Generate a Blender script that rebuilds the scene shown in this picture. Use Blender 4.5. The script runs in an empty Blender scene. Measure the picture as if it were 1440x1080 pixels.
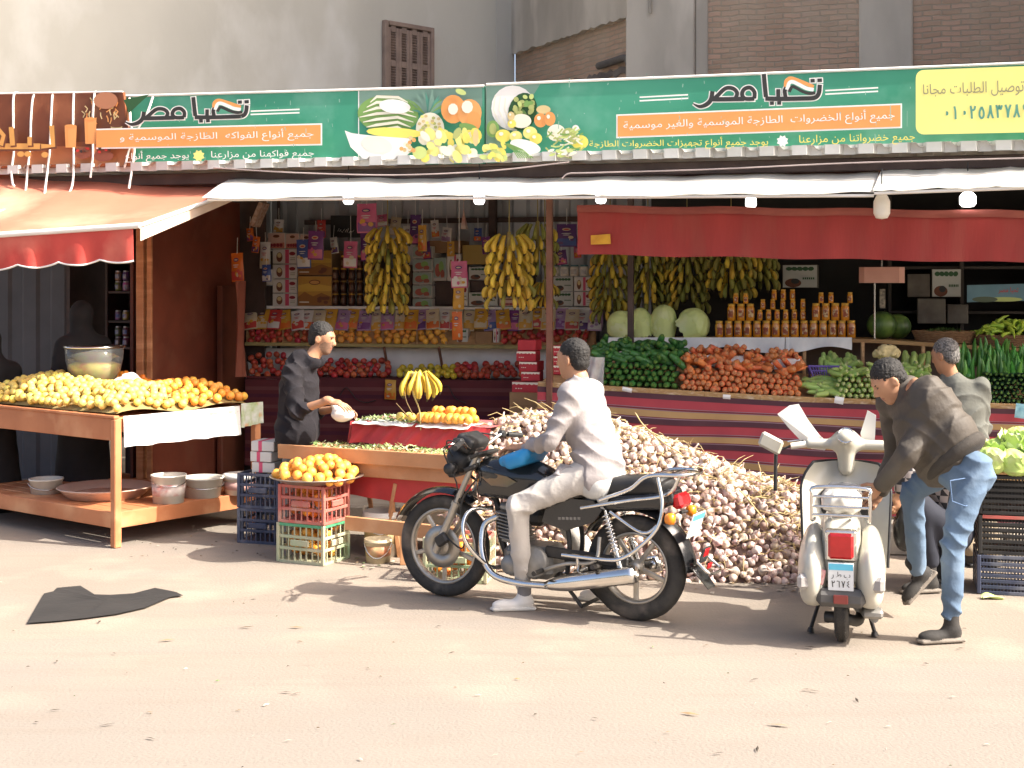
import bpy, math, random
import numpy as np
from mathutils import Vector, Matrix, Euler
V = Vector
SC = bpy.context.scene
COL = SC.collection
R = math.radians
rnd = random.Random(11)

# ---------------------------------------------------------------- camera, sky, sun, exposure
EYE, FOC, CX, CY = 2.0, 1950.0, 720.0, 400.0      # eye height, focal length and horizon in photo pixels
cam = bpy.data.cameras.new("camera")
cam.sensor_width = 36.0
cam.lens = 36.0 * FOC / 1440.0
cam.shift_y = (CY - 540.0) / 1440.0
cam.clip_end = 500.0
camo = bpy.data.objects.new("camera", cam)
camo.location = (0, 0, EYE)
camo.rotation_euler = (R(90), 0, 0)
COL.objects.link(camo)
SC.camera = camo

SUN_AZ, SUN_EL = R(110), R(42)                     # clockwise from +Y, height
world = bpy.data.worlds.new("World")
SC.world = world
world.use_nodes = True
wn = world.node_tree
sky = wn.nodes.new("ShaderNodeTexSky")
sky.sky_type = 'NISHITA'
sky.sun_disc = False
sky.sun_elevation = SUN_EL
sky.sun_rotation = SUN_AZ
sky.air_density = 0.7
sky.dust_density = 6.0
sky.ozone_density = 0.4
wn.links.new(sky.outputs[0], wn.nodes["Background"].inputs[0])
wn.nodes["Background"].inputs[1].default_value = 0.15
sd = bpy.data.lights.new("sun", 'SUN')
sd.energy = 4.3
sd.angle = R(0.5)
sd.color = (1.0, 0.95, 0.86)
so = bpy.data.objects.new("sun", sd)
TOSUN = V((math.sin(SUN_AZ) * math.cos(SUN_EL), math.cos(SUN_AZ) * math.cos(SUN_EL), math.sin(SUN_EL)))
so.rotation_euler = TOSUN.to_track_quat('Z', 'Y').to_euler()
so.location = TOSUN * 40
COL.objects.link(so)
SC.view_settings.view_transform = 'Standard'
SC.view_settings.look = 'None'
SC.view_settings.gamma = 1.0
SC.view_settings.exposure = 1.36
SC.render.engine = 'CYCLES'
SC.cycles.use_denoising = True
SC.cycles.max_bounces = 6
SC.cycles.transparent_max_bounces = 8

# ---------------------------------------------------------------- places
def P(px, py, D):
    return V(((px - CX) * D / FOC, D, EYE - (py - CY) * D / FOC))
def G(px, py, z=0.0):
    return P(px, py, FOC * (EYE - z) / (py - CY))
CU, SU = math.cos(R(15)), math.sin(R(15))
UD, VD = V((CU, -SU, 0)), V((SU, CU, 0))           # along the shop front, into the shop
S0 = V((0, 11.575, 0))
def S(u, v, z=0.0):
    return S0 + UD * u + VD * v + V((0, 0, z))
def W(px, py, v):
    """the point of the upright plane at depth v of the shop that stands over photo position px, py"""
    k = (px - CX) / FOC
    u = (k * (S0.y + CU * v) - SU * v) / (CU + SU * k)
    p = S(u, v)
    p.z = EYE - (py - CY) * p.y / FOC
    return p
def uz(px, py, v):
    p = W(px, py, v)
    return (p - S0).dot(UD), p.z
RSHOP = Matrix.Rotation(R(-15), 3, 'Z')

# ---------------------------------------------------------------- materials
MATS = {}
def mat(name, c, rough=.6, c2=None, scale=5., bump=0., bscale=60., metal=0., orand=0., lo=.35, hi=.65, stretch=(1, 1, 1),
        spec=.5, trans=0., coat=0., emit=0., ior=1.45, c3=None, scale3=1.2, sheen=0., subs=0., alpha=1., bdist=.01, hrand=0., transl=0.):
    if name in MATS:
        return MATS[name]
    m = bpy.data.materials.new(name)
    m.use_nodes = True
    nt = m.node_tree
    N, L = nt.nodes.new, nt.links.new
    b = nt.nodes["Principled BSDF"]
    tc = N("ShaderNodeTexCoord")
    mp = N("ShaderNodeMapping"); mp.inputs["Scale"].default_value = stretch
    L(tc.outputs["Object"], mp.inputs[0])
    oi = N("ShaderNodeObjectInfo")
    def noise(s, det=5.):
        n = N("ShaderNodeTexNoise"); n.noise_dimensions = '4D'
        n.inputs["Scale"].default_value = s; n.inputs["Detail"].default_value = det
        mu = N("ShaderNodeMath"); mu.operation = 'MULTIPLY'; mu.inputs[1].default_value = 37.0
        L(oi.outputs["Random"], mu.inputs[0]); L(mu.outputs[0], n.inputs["W"]); L(mp.outputs[0], n.inputs["Vector"])
        return n.outputs["Fac"]
    def mix(f, a, bb):
        x = N("ShaderNodeMix"); x.data_type = 'RGBA'
        L(f, x.inputs[0])
        for sock, val in ((x.inputs[6], a), (x.inputs[7], bb)):
            if hasattr(val, 'node'): L(val, sock)
            else: sock.default_value = (*val, 1)
        return x.outputs[2]
    def ramp(f, l, h):
        r = N("ShaderNodeMapRange"); r.inputs[1].default_value = l; r.inputs[2].default_value = h
        L(f, r.inputs[0]); return r.outputs[0]
    if c2 is None:
        c2 = tuple(x * .8 for x in c)
    col = mix(ramp(noise(scale), lo, hi), c, c2)
    if c3 is not None:
        col = mix(ramp(noise(scale3, 7.), .52, .68), col, c3)
    if orand or hrand:
        h = N("ShaderNodeHueSaturation")
        r = N("ShaderNodeMapRange"); r.inputs[3].default_value = 1 - orand; r.inputs[4].default_value = 1 + orand
        L(oi.outputs["Random"], r.inputs[0]); L(r.outputs[0], h.inputs["Value"])
        if hrand:
            m1 = N("ShaderNodeMath"); m1.operation = 'MULTIPLY'; m1.inputs[1].default_value = 7.31
            m2 = N("ShaderNodeMath"); m2.operation = 'FRACT'
            r2 = N("ShaderNodeMapRange"); r2.inputs[3].default_value = .5 - hrand; r2.inputs[4].default_value = .5 + hrand
            L(oi.outputs["Random"], m1.inputs[0]); L(m1.outputs[0], m2.inputs[0]); L(m2.outputs[0], r2.inputs[0]); L(r2.outputs[0], h.inputs["Hue"])
        L(col, h.inputs["Color"]); col = h.outputs[0]
    L(col, b.inputs["Base Color"])
    b.inputs["Roughness"].default_value = rough
    b.inputs["Metallic"].default_value = metal
    b.inputs["Specular IOR Level"].default_value = spec
    b.inputs["IOR"].default_value = ior
    b.inputs["Transmission Weight"].default_value = trans
    b.inputs["Coat Weight"].default_value = coat
    b.inputs["Alpha"].default_value = alpha
    if sheen: b.inputs["Sheen Weight"].default_value = sheen
    if subs:
        b.inputs["Subsurface Weight"].default_value = subs; b.inputs["Subsurface Scale"].default_value = .02
    if emit:
        b.inputs["Emission Color"].default_value = (*c, 1); b.inputs["Emission Strength"].default_value = emit
    if transl:                                        # thin cloth lets light through
        tl = N("ShaderNodeBsdfTranslucent"); mx = N("ShaderNodeMixShader"); mx.inputs[0].default_value = transl
        L(col, tl.inputs[0]); L(b.outputs[0], mx.inputs[1]); L(tl.outputs[0], mx.inputs[2]); L(mx.outputs[0], nt.nodes["Material Output"].inputs[0])
    if bump:
        bp = N("ShaderNodeBump"); bp.inputs["Strength"].default_value = bump; bp.inputs["Distance"].default_value = bdist
        L(noise(bscale, 4.), bp.inputs["Height"]); L(bp.outputs[0], b.inputs["Normal"])
    MATS[name] = m
    return m

# ---------------------------------------------------------------- objects
ORG = {}
def tag(o, label=None, cat=None, group=None, kind=None):
    if label: o['label'] = label
    if cat: o['category'] = cat
    if group: o['group'] = group
    if kind: o['kind'] = kind
    return o
def thing(name, label, cat, loc=(0, 0, 0), group=None):
    o = bpy.data.objects.new(name, None)
    o.empty_display_size = .1
    o.location = loc
    COL.objects.link(o)
    ORG[o.name] = V(loc)
    return tag(o, label, cat, group)
def kids(o):
    return [c for c in bpy.data.objects if c.parent == o]
KIDS = {}
def mesh_obj(name, me, parent=None, loc=None):
    o = bpy.data.objects.new(name, me)
    COL.objects.link(o)
    if parent is not None:
        o.parent = parent
        KIDS.setdefault(parent.name, []).append(o)
    ORG[o.name] = ORG[parent.name] if parent is not None else V(loc or (0, 0, 0))
    return o
def dup(o, loc=None, rot=None, label=None, parent=None, scale=None, group=None):
    c = o.copy()
    COL.objects.link(c)
    if parent is not None: c.parent = parent
    if loc is not None: c.location = loc
    if rot is not None: c.rotation_euler = rot
    if scale is not None: c.scale = (scale,) * 3 if isinstance(scale, (int, float)) else scale
    if label: c['label'] = label
    if group: c['group'] = group
    for ch in KIDS.get(o.name, []):
        dup(ch, parent=c)
        KIDS.setdefault(c.name, []).append(ch)
    return c

def frame(d, up=(0, 0, 1)):
    """a 3x3 whose Z column is d"""
    z = V(d).normalized()
    u = V(up)
    if abs(z.dot(u.normalized())) > .98: u = V((1, 0, 0))
    x = u.cross(z).normalized()
    y = z.cross(x)
    return Matrix((x, y, z)).transposed()

class MB:
    def __init__(s):
        s.v, s.f, s.m, s.s = [], [], [], []
    def add(s, vs, fs, m=0, smooth=False):
        b = len(s.v)
        s.v += [tuple(x) for x in vs]
        for f in fs:
            s.f.append(tuple(b + i for i in f)); s.m.append(m); s.s.append(smooth)
        return s
    def box(s, c, size, rot=None, m=0, bev=0.):
        c = V(c); h = V(size) * .5
        T = (lambda p: c + (rot @ p)) if rot is not None else (lambda p: c + p)
        if bev <= 0:
            vs = [T(V((x * h.x, y * h.y, z * h.z))) for x in (-1, 1) for y in (-1, 1) for z in (-1, 1)]
            return s.add(vs, [(0, 1, 3, 2), (4, 6, 7, 5), (0, 4, 5, 1), (2, 3, 7, 6), (0, 2, 6, 4), (1, 5, 7, 3)], m)
        bev = min(bev, min(h) * .9)
        vs, ix = [], {}
        for x in (-1, 1):
            for y in (-1, 1):
                for z in (-1, 1):
                    for a in range(3):
                        q = [x * h.x, y * h.y, z * h.z]; sg = (x, y, z)
                        for k in range(3):
                            if k != a: q[k] -= sg[k] * bev
                        ix[(x, y, z, a)] = len(vs); vs.append(T(V(q)))
        fs = []
        for a in range(3):
            o1, o2 = [k for k in range(3) if k != a]
            for sg in (-1, 1):
                q = []
                for (p1, p2) in ((-1, -1), (1, -1), (1, 1), (-1, 1)):
                    k = [0, 0, 0]; k[a] = sg; k[o1] = p1; k[o2] = p2
                    q.append(ix[(*k, a)])
                flip = (sg < 0) != (a == 1)
                fs.append(tuple(q[::-1]) if flip else tuple(q))
        for a in range(3):
            o1, o2 = [k for k in range(3) if k != a]
            for p1 in (-1, 1):
                for p2 in (-1, 1):
                    k0 = [0, 0, 0]; k1 = [0, 0, 0]; k0[a] = -1; k1[a] = 1
                    for k in (k0, k1): k[o1] = p1; k[o2] = p2
                    fs.append((ix[(*k0, o1)], ix[(*k1, o1)], ix[(*k1, o2)], ix[(*k0, o2)]))
        for x in (-1, 1):
            for y in (-1, 1):
                for z in (-1, 1):
                    fs.append(tuple(ix[(x, y, z, a)] for a in range(3)))
        return s.add(vs, fs, m)
    def beam(s, a, b, w, h, up=(0, 0, 1), m=0, bev=.004, ext=0.):
        a, b = V(a), V(b); d = b - a
        F = frame(d, up)
        return s.box((a + b) * .5, (w, h, d.length + 2 * ext), F, m, bev)
    def tube(s, pts, r, n=8, m=0, caps=True, smooth=True, closed=False, squash=1.):
        pts = [V(p) for p in pts]
        rs = r if isinstance(r, (list, tuple)) else [r] * len(pts)
        N = len(pts); vs = []; up = None
        for i, p in enumerate(pts):
            if closed: t = pts[(i + 1) % N] - pts[i - 1]
            else: t = pts[min(i + 1, N - 1)] - pts[max(i - 1, 0)]
            if t.length < 1e-9: t = V((0, 0, 1))
            t.normalize()
            if up is None:
                up = V((0, 0, 1)) if abs(t.z) < .9 else V((0, 1, 0))
            x = up.cross(t).normalized(); y = t.cross(x); up = y
            for k in range(n):
                a = 2 * math.pi * k / n
                vs.append(p + x * (math.cos(a) * rs[i]) + y * (math.sin(a) * rs[i] * squash))
        fs = []
        for i in range(N if closed else N - 1):
            j = (i + 1) % N
            for k in range(n):
                l = (k + 1) % n
                fs.append((i * n + k, i * n + l, j * n + l, j * n + k))
        s.add(vs, fs, m, smooth)
        if caps and not closed:
            s.add(vs[:n], [tuple(range(n))[::-1]], m); s.add(vs[-n:], [tuple(range(n))], m)
        return s
    def lathe(s, prof, c=(0, 0, 0), rot=None, n=16, m=0, smooth=True, sx=1., sy=1., mod=None):
        c = V(c); vs = []
        for (r, z) in prof:
            for k in range(n):
                a = 2 * math.pi * k / n
                q = mod(a, r, z) if mod else r
                p = V((q * math.cos(a) * sx, q * math.sin(a) * sy, z))
                vs.append(c + (rot @ p if rot is not None else p))
        fs = []
        for i in range(len(prof) - 1):
            for k in range(n):
                l = (k + 1) % n
                fs.append((i * n + k, i * n + l, (i + 1) * n + l, (i + 1) * n + k))
        if prof[0] == prof[-1]: return s.add(vs, fs, m, smooth)
        if prof[0][0] > 1e-5: fs.append(tuple(range(n))[::-1])
        if prof[-1][0] > 1e-5: fs.append(tuple(range(len(vs) - n, len(vs))))
        return s.add(vs, fs, m, smooth)
    def grid(s, fn, nu, nv, m=0, smooth=True, thick=0.):
        vs = [V(fn(i / nu, j / nv)) for i in range(nu + 1) for j in range(nv + 1)]
        fs = [(i * (nv + 1) + j, (i + 1) * (nv + 1) + j, (i + 1) * (nv + 1) + j + 1, i * (nv + 1) + j + 1) for i in range(nu) for j in range(nv)]
        s.add(vs, fs, m, smooth)
        if thick:
            nrm = [V((0, 0, 0)) for _ in vs]
            for f in fs:
                n = (vs[f[2]] - vs[f[0]]).cross(vs[f[3]] - vs[f[1]])
                for i in f: nrm[i] += n
            ws = [p - q.normalized() * thick if q.length > 1e-12 else p for p, q in zip(vs, nrm)]
            s.add(ws, [f[::-1] for f in fs], m, smooth)
            w = nv + 1
            rim = [i * w for i in range(nu + 1)] + [nu * w + j for j in range(1, w)] + [i * w + nv for i in range(nu - 1, -1, -1)] + [j for j in range(nv - 1, 0, -1)]
            k = len(rim); vs2 = [vs[i] for i in rim] + [ws[i] for i in rim]
            s.add(vs2, [(i, i + k, (i + 1) % k + k, (i + 1) % k) for i in range(k)], m)
        return s
    def prism(s, pts, ext, m=0):
        """closed flat outline pts (3d) pushed along ext"""
        pts = [V(p) for p in pts]; e = V(ext); n = len(pts)
        vs = pts + [p + e for p in pts]
        return s.add(vs, [tuple(range(n))[::-1], tuple(range(n, 2 * n))] + [(i, (i + 1) % n, (i + 1) % n + n, i + n) for i in range(n)], m)
    def build(s, name, mats, parent=None, loc=None, rotz=0.):
        if not isinstance(mats, (list, tuple)): mats = [mats]
        if parent is not None: o0 = ORG[parent.name]
        else:
            a = np.array(s.v)
            o0 = V(loc) if loc is not None else V(((a[:, 0].min() + a[:, 0].max()) / 2, (a[:, 1].min() + a[:, 1].max()) / 2, a[:, 2].min()))
        me = bpy.data.meshes.new(name)
        vs = [(x - o0.x, y - o0.y, z - o0.z) for x, y, z in s.v]
        me.from_pydata(vs, [], s.f)
        for x in mats: me.materials.append(x)
        me.polygons.foreach_set("material_index", s.m)
        me.polygons.foreach_set("use_smooth", s.s)
        me.update()
        o = mesh_obj(name, me, parent, o0)
        if parent is None: o.location = o0
        return o
def arc(c, r, a0, a1, n, ax, ay):
    return [V(c) + V(ax) * (r * math.cos(a0 + (a1 - a0) * i / n)) + V(ay) * (r * math.sin(a0 + (a1 - a0) * i / n)) for i in range(n + 1)]
def smooth_path(pts, n=6):
    """Catmull-Rom through pts"""
    P_ = [V(p) for p in pts]
    P_ = [P_[0] * 2 - P_[1]] + P_ + [P_[-1] * 2 - P_[-2]]
    out = []
    for i in range(1, len(P_) - 2):
        a, b, c, d = P_[i - 1:i + 3]
        for k in range(n):
            t = k / n
            out.append(.5 * ((2 * b) + (c - a) * t + (2 * a - 5 * b + 4 * c - d) * t * t + (3 * b - 3 * c + d - a) * t ** 3))
    out.append(P_[-2])
    return out

# ---------------------------------------------------------------- soft bodies: one surface round a set of blended solids
class SDF:
    def __init__(s, h=.01): s.p = []; s.h = h; s.wr = None
    def cap(s, a, b, ra, rb=None, k=.02, m=0, sub=False):
        a, b = np.array(a, float), np.array(b, float); rb = ra if rb is None else rb; r = max(ra, rb)
        def d(X):
            ba = b - a; t = np.clip(((X - a) @ ba) / max(ba @ ba, 1e-12), 0, 1)
            return np.linalg.norm(X - a - t[..., None] * ba, axis=-1) - (ra + (rb - ra) * t)
        s.p.append((np.minimum(a, b) - r, np.maximum(a, b) + r, d, k, m, sub)); return s
    def ell(s, c, r, rot=None, k=.02, m=0, sub=False):
        c, r = np.array(c, float), np.array(r, float)
        M = np.array(rot if rot is not None else Matrix.Identity(3), float)
        R_ = r.max()
        def d(X):
            q = (X - c) @ M
            k0 = np.linalg.norm(q / r, axis=-1); k1 = np.linalg.norm(q / (r * r), axis=-1)
            return k0 * (k0 - 1) / np.maximum(k1, 1e-9)
        s.p.append((c - R_, c + R_, d, k, m, sub)); return s
    def box(s, c, half, rnd_=.01, rot=None, k=.02, m=0, sub=False):
        c, hf = np.array(c, float), np.array(half, float) - rnd_
        M = np.array(rot if rot is not None else Matrix.Identity(3), float)
        R_ = np.linalg.norm(np.array(half))
        def d(X):
            q = np.abs((X - c) @ M) - hf
            return np.linalg.norm(np.maximum(q, 0), axis=-1) + np.minimum(q.max(-1), 0) - rnd_
        s.p.append((c - R_, c + R_, d, k, m, sub)); return s
    def mesh(s, name, mats, parent=None, loc=None):
        if not isinstance(mats, (list, tuple)): mats = [mats]
        h = s.h
        lo = np.min([p[0] for p in s.p if not p[5]], 0) - 3 * h; hi = np.max([p[1] for p in s.p if not p[5]], 0) + 3 * h
        n = np.ceil((hi - lo) / h).astype(int) + 1
        Vv = np.full(n, 1., np.float32); Mm = np.zeros(n, np.uint8)
        ax = [lo[i] + h * np.arange(n[i]) for i in range(3)]
        for (a, b, d, k, m, sub) in s.p:
            mg = k + 2 * h
            i0 = np.clip(np.floor((a - mg - lo) / h).astype(int), 0, n); i1 = np.clip(np.ceil((b + mg - lo) / h).astype(int) + 1, 0, n)
            if np.any(i1 <= i0): continue
            sl = tuple(slice(x, y) for x, y in zip(i0, i1))
            X = np.stack(np.meshgrid(*[ax[i][sl[i]] for i in range(3)], indexing='ij'), -1)
            D = d(X).astype(np.float32)
            old = Vv[sl]
            if sub:
                hh = np.maximum(k - np.abs(old + D), 0) / max(k, 1e-6)
                Mm[sl] = np.where(-D > old, m, Mm[sl])
                Vv[sl] = np.maximum(old, -D) + hh * hh * k * .25
            else:
                hh = np.maximum(k - np.abs(old - D), 0) / max(k, 1e-6)
                Mm[sl] = np.where(D < old, m, Mm[sl])
                Vv[sl] = np.minimum(old, D) - hh * hh * k * .25
        if s.wr:
            X = np.stack(np.meshgrid(*ax, indexing='ij'), -1)
            near = np.abs(Vv) < .06
            Vv[near] += s.wr(X[near]).astype(np.float32)
        ins = Vv < 0
        c = [ins[i:n[0] - 1 + i, j:n[1] - 1 + j, k:n[2] - 1 + k] for i in (0, 1) for j in (0, 1) for k in (0, 1)]
        cnt = sum(x.astype(np.int8) for x in c)
        act = (cnt > 0) & (cnt < 8)
        I = np.argwhere(act)
        idx = np.full(act.shape, -1, np.int32); idx[act] = np.arange(len(I))
        acc = np.zeros((len(I), 3)); num = np.zeros(len(I))
        for axis in range(3):
            o1, o2 = [q for q in range(3) if q != axis]
            for p in (0, 1):
                for q in (0, 1):
                    off = np.zeros(3, int); off[o1] = p; off[o2] = q
                    A = I + off; B = A.copy(); B[:, axis] += 1
                    va, vb = Vv[tuple(A.T)], Vv[tuple(B.T)]
                    cr = (va < 0) != (vb < 0)
                    t = np.where(cr, va / np.where(cr, va - vb, 1), 0)
                    pos = off[None, :].repeat(len(I), 0).astype(float); pos[:, axis] += t
                    acc += pos * cr[:, None]; num += cr
        vert = lo + h * (I + acc / num[:, None])
        quads, qm = [], []
        for axis in range(3):
            o1, o2 = [(1, 2), (2, 0), (0, 1)][axis]
            sl0 = [slice(1, None)] * 3; sl0[axis] = slice(0, n[axis] - 1)
            sl1 = [slice(1, None)] * 3; sl1[axis] = slice(1, n[axis])
            E = np.argwhere(ins[tuple(sl0)] != ins[tuple(sl1)])
            E[:, [q for q in range(3) if q != axis]] += 1
            ok = (E[:, o1] < n[o1] - 1) & (E[:, o2] < n[o2] - 1); E = E[ok]
            def cell(da, db):
                Q = E.copy(); Q[:, o1] -= da; Q[:, o2] -= db
                return idx[tuple(Q.T)]
            q = np.stack([cell(1, 1), cell(0, 1), cell(0, 0), cell(1, 0)], 1)
            fl = ~ins[tuple(E.T)]
            q[fl] = q[fl][:, ::-1]
            quads.append(q); qm.append(Mm[tuple(E.T)])
        q = np.concatenate(quads); qm = np.concatenate(qm)
        g = (q >= 0).all(1); q, qm = q[g], qm[g]
        o0 = np.array(ORG[parent.name] if parent is not None else (loc if loc is not None else (vert.mean(0)[0], vert.mean(0)[1], vert[:, 2].min())))
        me = bpy.data.meshes.new(name)
        me.vertices.add(len(vert)); me.vertices.foreach_set("co", (vert - o0).astype(np.float32).ravel())
        me.loops.add(q.size); me.loops.foreach_set("vertex_index", q.astype(np.int32).ravel())
        me.polygons.add(len(q)); me.polygons.foreach_set("loop_start", np.arange(0, q.size, 4, dtype=np.int32))
        me.polygons.foreach_set("loop_total", np.full(len(q), 4, np.int32))
        me.update(calc_edges=True); me.validate()
        for x in mats: me.materials.append(x)
        if len(me.polygons) == len(qm): me.polygons.foreach_set("material_index", qm.astype(np.int32))
        me.polygons.foreach_set("use_smooth", np.ones(len(me.polygons), bool))
        me.update()
        o = mesh_obj(name, me, parent, V(o0))
        if parent is None: o.location = V(o0)
        return o
# ================================================================ THE SETTING
def ground_mat():
    m = mat("dusty_asphalt", (.272, .228, .180), .95, (.218, .182, .146), .55, .35, 55., lo=.3, hi=.7, c3=(.33, .26, .20), scale3=1.7, bdist=.012)
    nt = m.node_tree; N, L = nt.nodes.new, nt.links.new
    b = nt.nodes["Principled BSDF"]
    src = b.inputs["Base Color"].links[0].from_socket
    tc = [n for n in nt.nodes if n.type == 'TEX_COORD'][0]
    def layer(src, scale, stretch, l, h, colr, amt, kind='N', rz=0.):
        mp = N("ShaderNodeMapping"); mp.inputs["Scale"].default_value = stretch; mp.inputs["Rotation"].default_value = (0, 0, rz)
        L(tc.outputs["Object"], mp.inputs[0])
        if kind == 'N':
            t = N("ShaderNodeTexNoise"); t.inputs["Scale"].default_value = scale; t.inputs["Detail"].default_value = 8; o = t.outputs["Fac"]
        else:
            t = N("ShaderNodeTexVoronoi"); t.inputs["Scale"].default_value = scale; o = t.outputs["Distance"]
        L(mp.outputs[0], t.inputs["Vector"])
        r = N("ShaderNodeMapRange"); r.inputs[1].default_value = l; r.inputs[2].default_value = h; r.inputs[3].default_value = 0; r.inputs[4].default_value = amt
        L(o, r.inputs[0])
        x = N("ShaderNodeMix"); x.data_type = 'RGBA'
        L(r.outputs[0], x.inputs[0]); L(src, x.inputs[6]); x.inputs[7].default_value = (*colr, 1)
        return x.outputs[2]
    src = layer(src, .45, (1, 2.4, 1), .5, .66, (.215, .187, .162), .8, rz=R(-12))    # worn strip where tyres run
    src = layer(src, 3.2, (1, 3.5, 1), .62, .74, (.22, .17, .13), .55, rz=R(-15))     # darker dirty patches
    sp = N("ShaderNodeSeparateXYZ"); L(tc.outputs["Object"], sp.inputs[0])               # bare asphalt nearer the lens, dust by the stalls
    nz = N("ShaderNodeTexNoise"); nz.inputs["Scale"].default_value = .9; nz.inputs["Detail"].default_value = 6; L(tc.outputs["Object"], nz.inputs["Vector"])
    ma = N("ShaderNodeMath"); ma.operation = 'MULTIPLY_ADD'; ma.inputs[1].default_value = 2.2; L(nz.outputs["Fac"], ma.inputs[0]); L(sp.outputs[1], ma.inputs[2])
    mr = N("ShaderNodeMapRange"); mr.inputs[1].default_value = 9.0; mr.inputs[2].default_value = 7.4; mr.inputs[4].default_value = .8; L(ma.outputs[0], mr.inputs[0])
    xx = N("ShaderNodeMix"); xx.data_type = 'RGBA'; L(mr.outputs[0], xx.inputs[0]); L(src, xx.inputs[6]); xx.inputs[7].default_value = (.204, .181, .157, 1); src = xx.outputs[2]
    src = layer(src, 1.1, (1, 4.5, 1), .52, .70, (.20, .163, .133), .42, rz=R(-9))
    src = layer(src, .8, (.35, 9, 1), .55, .68, (.18, .158, .132), .26, rz=R(-14))     # long tyre streaks
    src = layer(src, 2.1, (1, 1.6, 1), .70, .76, (.13, .105, .085), .55)              # oil and damp stains
    src = layer(src, 26., (1, 2.0, 1), .68, .74, (.12, .095, .075), .7)               # specks
    src = layer(src, 120., (1, 1, 1), .40, .7, (.20, .165, .13), .5)                  # grain
    L(src, b.inputs["Base Color"])
    return m
g = MB()
g.grid(lambda a, b: V((-60 + 120 * a, -20 + 100 * b, .006 * math.sin(a * 210) * math.sin(b * 170))), 60, 50)
tag(g.build("ground", ground_mat(), loc=(0, 0, 0)), kind='structure')

M_conc = mat("grey_render", (.58, .56, .49), .9, (.50, .483, .422), .8, .35, 18, lo=.3, hi=.7, c3=(.66, .645, .59), scale3=1.1, stretch=(1, 1, .6))
M_conc2 = mat("raw_concrete", (.53, .475, .395), .9, (.40, .355, .295), 1.6, .35, 14, stretch=(1, 1, .35), c3=(.64, .58, .49), scale3=1.4)
M_pale = mat("pavement_concrete", (.40, .36, .30), .9, (.30, .265, .22), 4, .4, 40)
M_rust = mat("rusty_brown_steel", (.13, .055, .035), .6, (.20, .09, .055), 9, .2, 60)
M_dark = mat("dark_brown_steel", (.05, .03, .024), .6, (.08, .05, .04), 6, .15, 50)
M_white = mat("white_enamel", (.78, .76, .72), .5, (.70, .67, .62), 4, .05)
M_black = mat("black_plastic", (.015, .015, .016), .45, (.03, .03, .03), 20, .1, 200)
M_wood = mat("orange_wood", (.46, .20, .085), .55, (.34, .135, .055), 3.5, .15, 30, stretch=(1, 1, 6), c3=(.55, .27, .13), scale3=3)
M_wood2 = mat("pale_pine", (.55, .33, .16), .65, (.42, .24, .11), 5, .2, 40, stretch=(3, 3, 8))
M_paper = mat("white_paper", (.80, .79, .76), .8, (.72, .70, .67), 7, .15, 12)
M_rope = mat("white_rope", (.82, .80, .74), .9, None, 30, .4, 200)

# pavement behind the kerb
pv = MB()
a, b2, c_, d_ = S(-1.9, -.42), S(9, -.42), S(9, 4), S(-1.9, 4)
pv.prism([a, b2, c_, d_], (0, 0, .19))
kb = MB()
for i in range(13):
    u = -1.9 + i * .82
    kb.box(S(u + .41, -.50, .095), (.812, .16, .20 + rnd.uniform(-.006, .006)), RSHOP, 0, .018)
tag(pv.build("pavement", M_pale, loc=S(0, 0)), kind='structure')
tag(kb.build("kerb", M_pale, loc=S(0, -.5)), kind='structure')

# --- grey building, left
A0 = V((-1.67, 22, 0)); ad = V((math.cos(R(44.5)), math.sin(R(44.5)), 0)); an = V((ad.y, -ad.x, 0))
t = thing("concrete_building", "grey rendered building with a brown louvred shutter behind the stalls", "building", A0)
w = MB()
def AP(s_, z, out=0.): return A0 + ad * s_ + an * out + V((0, 0, z))
RA = Matrix.Rotation(R(44.5), 3, 'Z')
w.box(AP(-3.9, 6, -.5), (12.6, 1.0, 12), RA)
w.build("wall", M_conc, t)
w = MB()                                    # thin pale joint lines and corner strip
w.box(AP(2.17, 6, .008), (.42, .012, 11.9), RA, 0, .003)
w.box(AP(.4, 6.92, .008), (3.1, .012, .02), RA, 0, .003)
w.build("corner_strip", mat("grey_render_strip", (.55, .535, .48), .9, (.48, .465, .42), .6, .2, 18), t)
M_shut = mat("brown_shutter_paint", (.30, .22, .175), .7, (.22, .16, .13), 5, .2, 40)
sh = MB()
s0, s1 = -.52, .50; z0, z1 = 4.3, 6.12
for (sa, sb) in ((s0, s0 + .07), (s1 - .07, s1)):
    sh.box(AP((sa + sb) / 2, (z0 + z1) / 2, .06), (sb - sa, .09, z1 - z0), RA, 0, .008)
sh.box(AP(0, z1 - .035, .06), (s1 - s0 - .15, .09, .07), RA, 0, .008)
shutter = sh.build("shutter", M_shut, t)
lv = MB(); pw = (s1 - s0 - .14) / 4
for k in range(4):
    c = s0 + .07 + pw * (k + .5)
    for e in (-1, 1): lv.box(AP(c + e * (pw / 2 - .03), (z0 + z1) / 2 - .05, .055), (.058, .06, z1 - z0 - .1), RA, 0, .006)
    for zz in (z1 - .12, z1 - .66): lv.box(AP(c, zz, .055), (pw - .12, .058, .10), RA, 0, .006)
    z = z1 - .20
    while z > z0:
        if abs(z - (z1 - .66)) > .06:
            lv.box(AP(c, z, .05), (pw - .12, .05, .012), RA @ Matrix.Rotation(R(-38), 3, 'X'), 0)
        z -= .042
p_ = lv.build("louvre", M_shut, shutter)
MB().box(AP(0, (z0 + z1) / 2, .012), (s1 - s0 - .16, .02, z1 - z0 - .1), RA).build("backing", M_dark, shutter)

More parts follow.
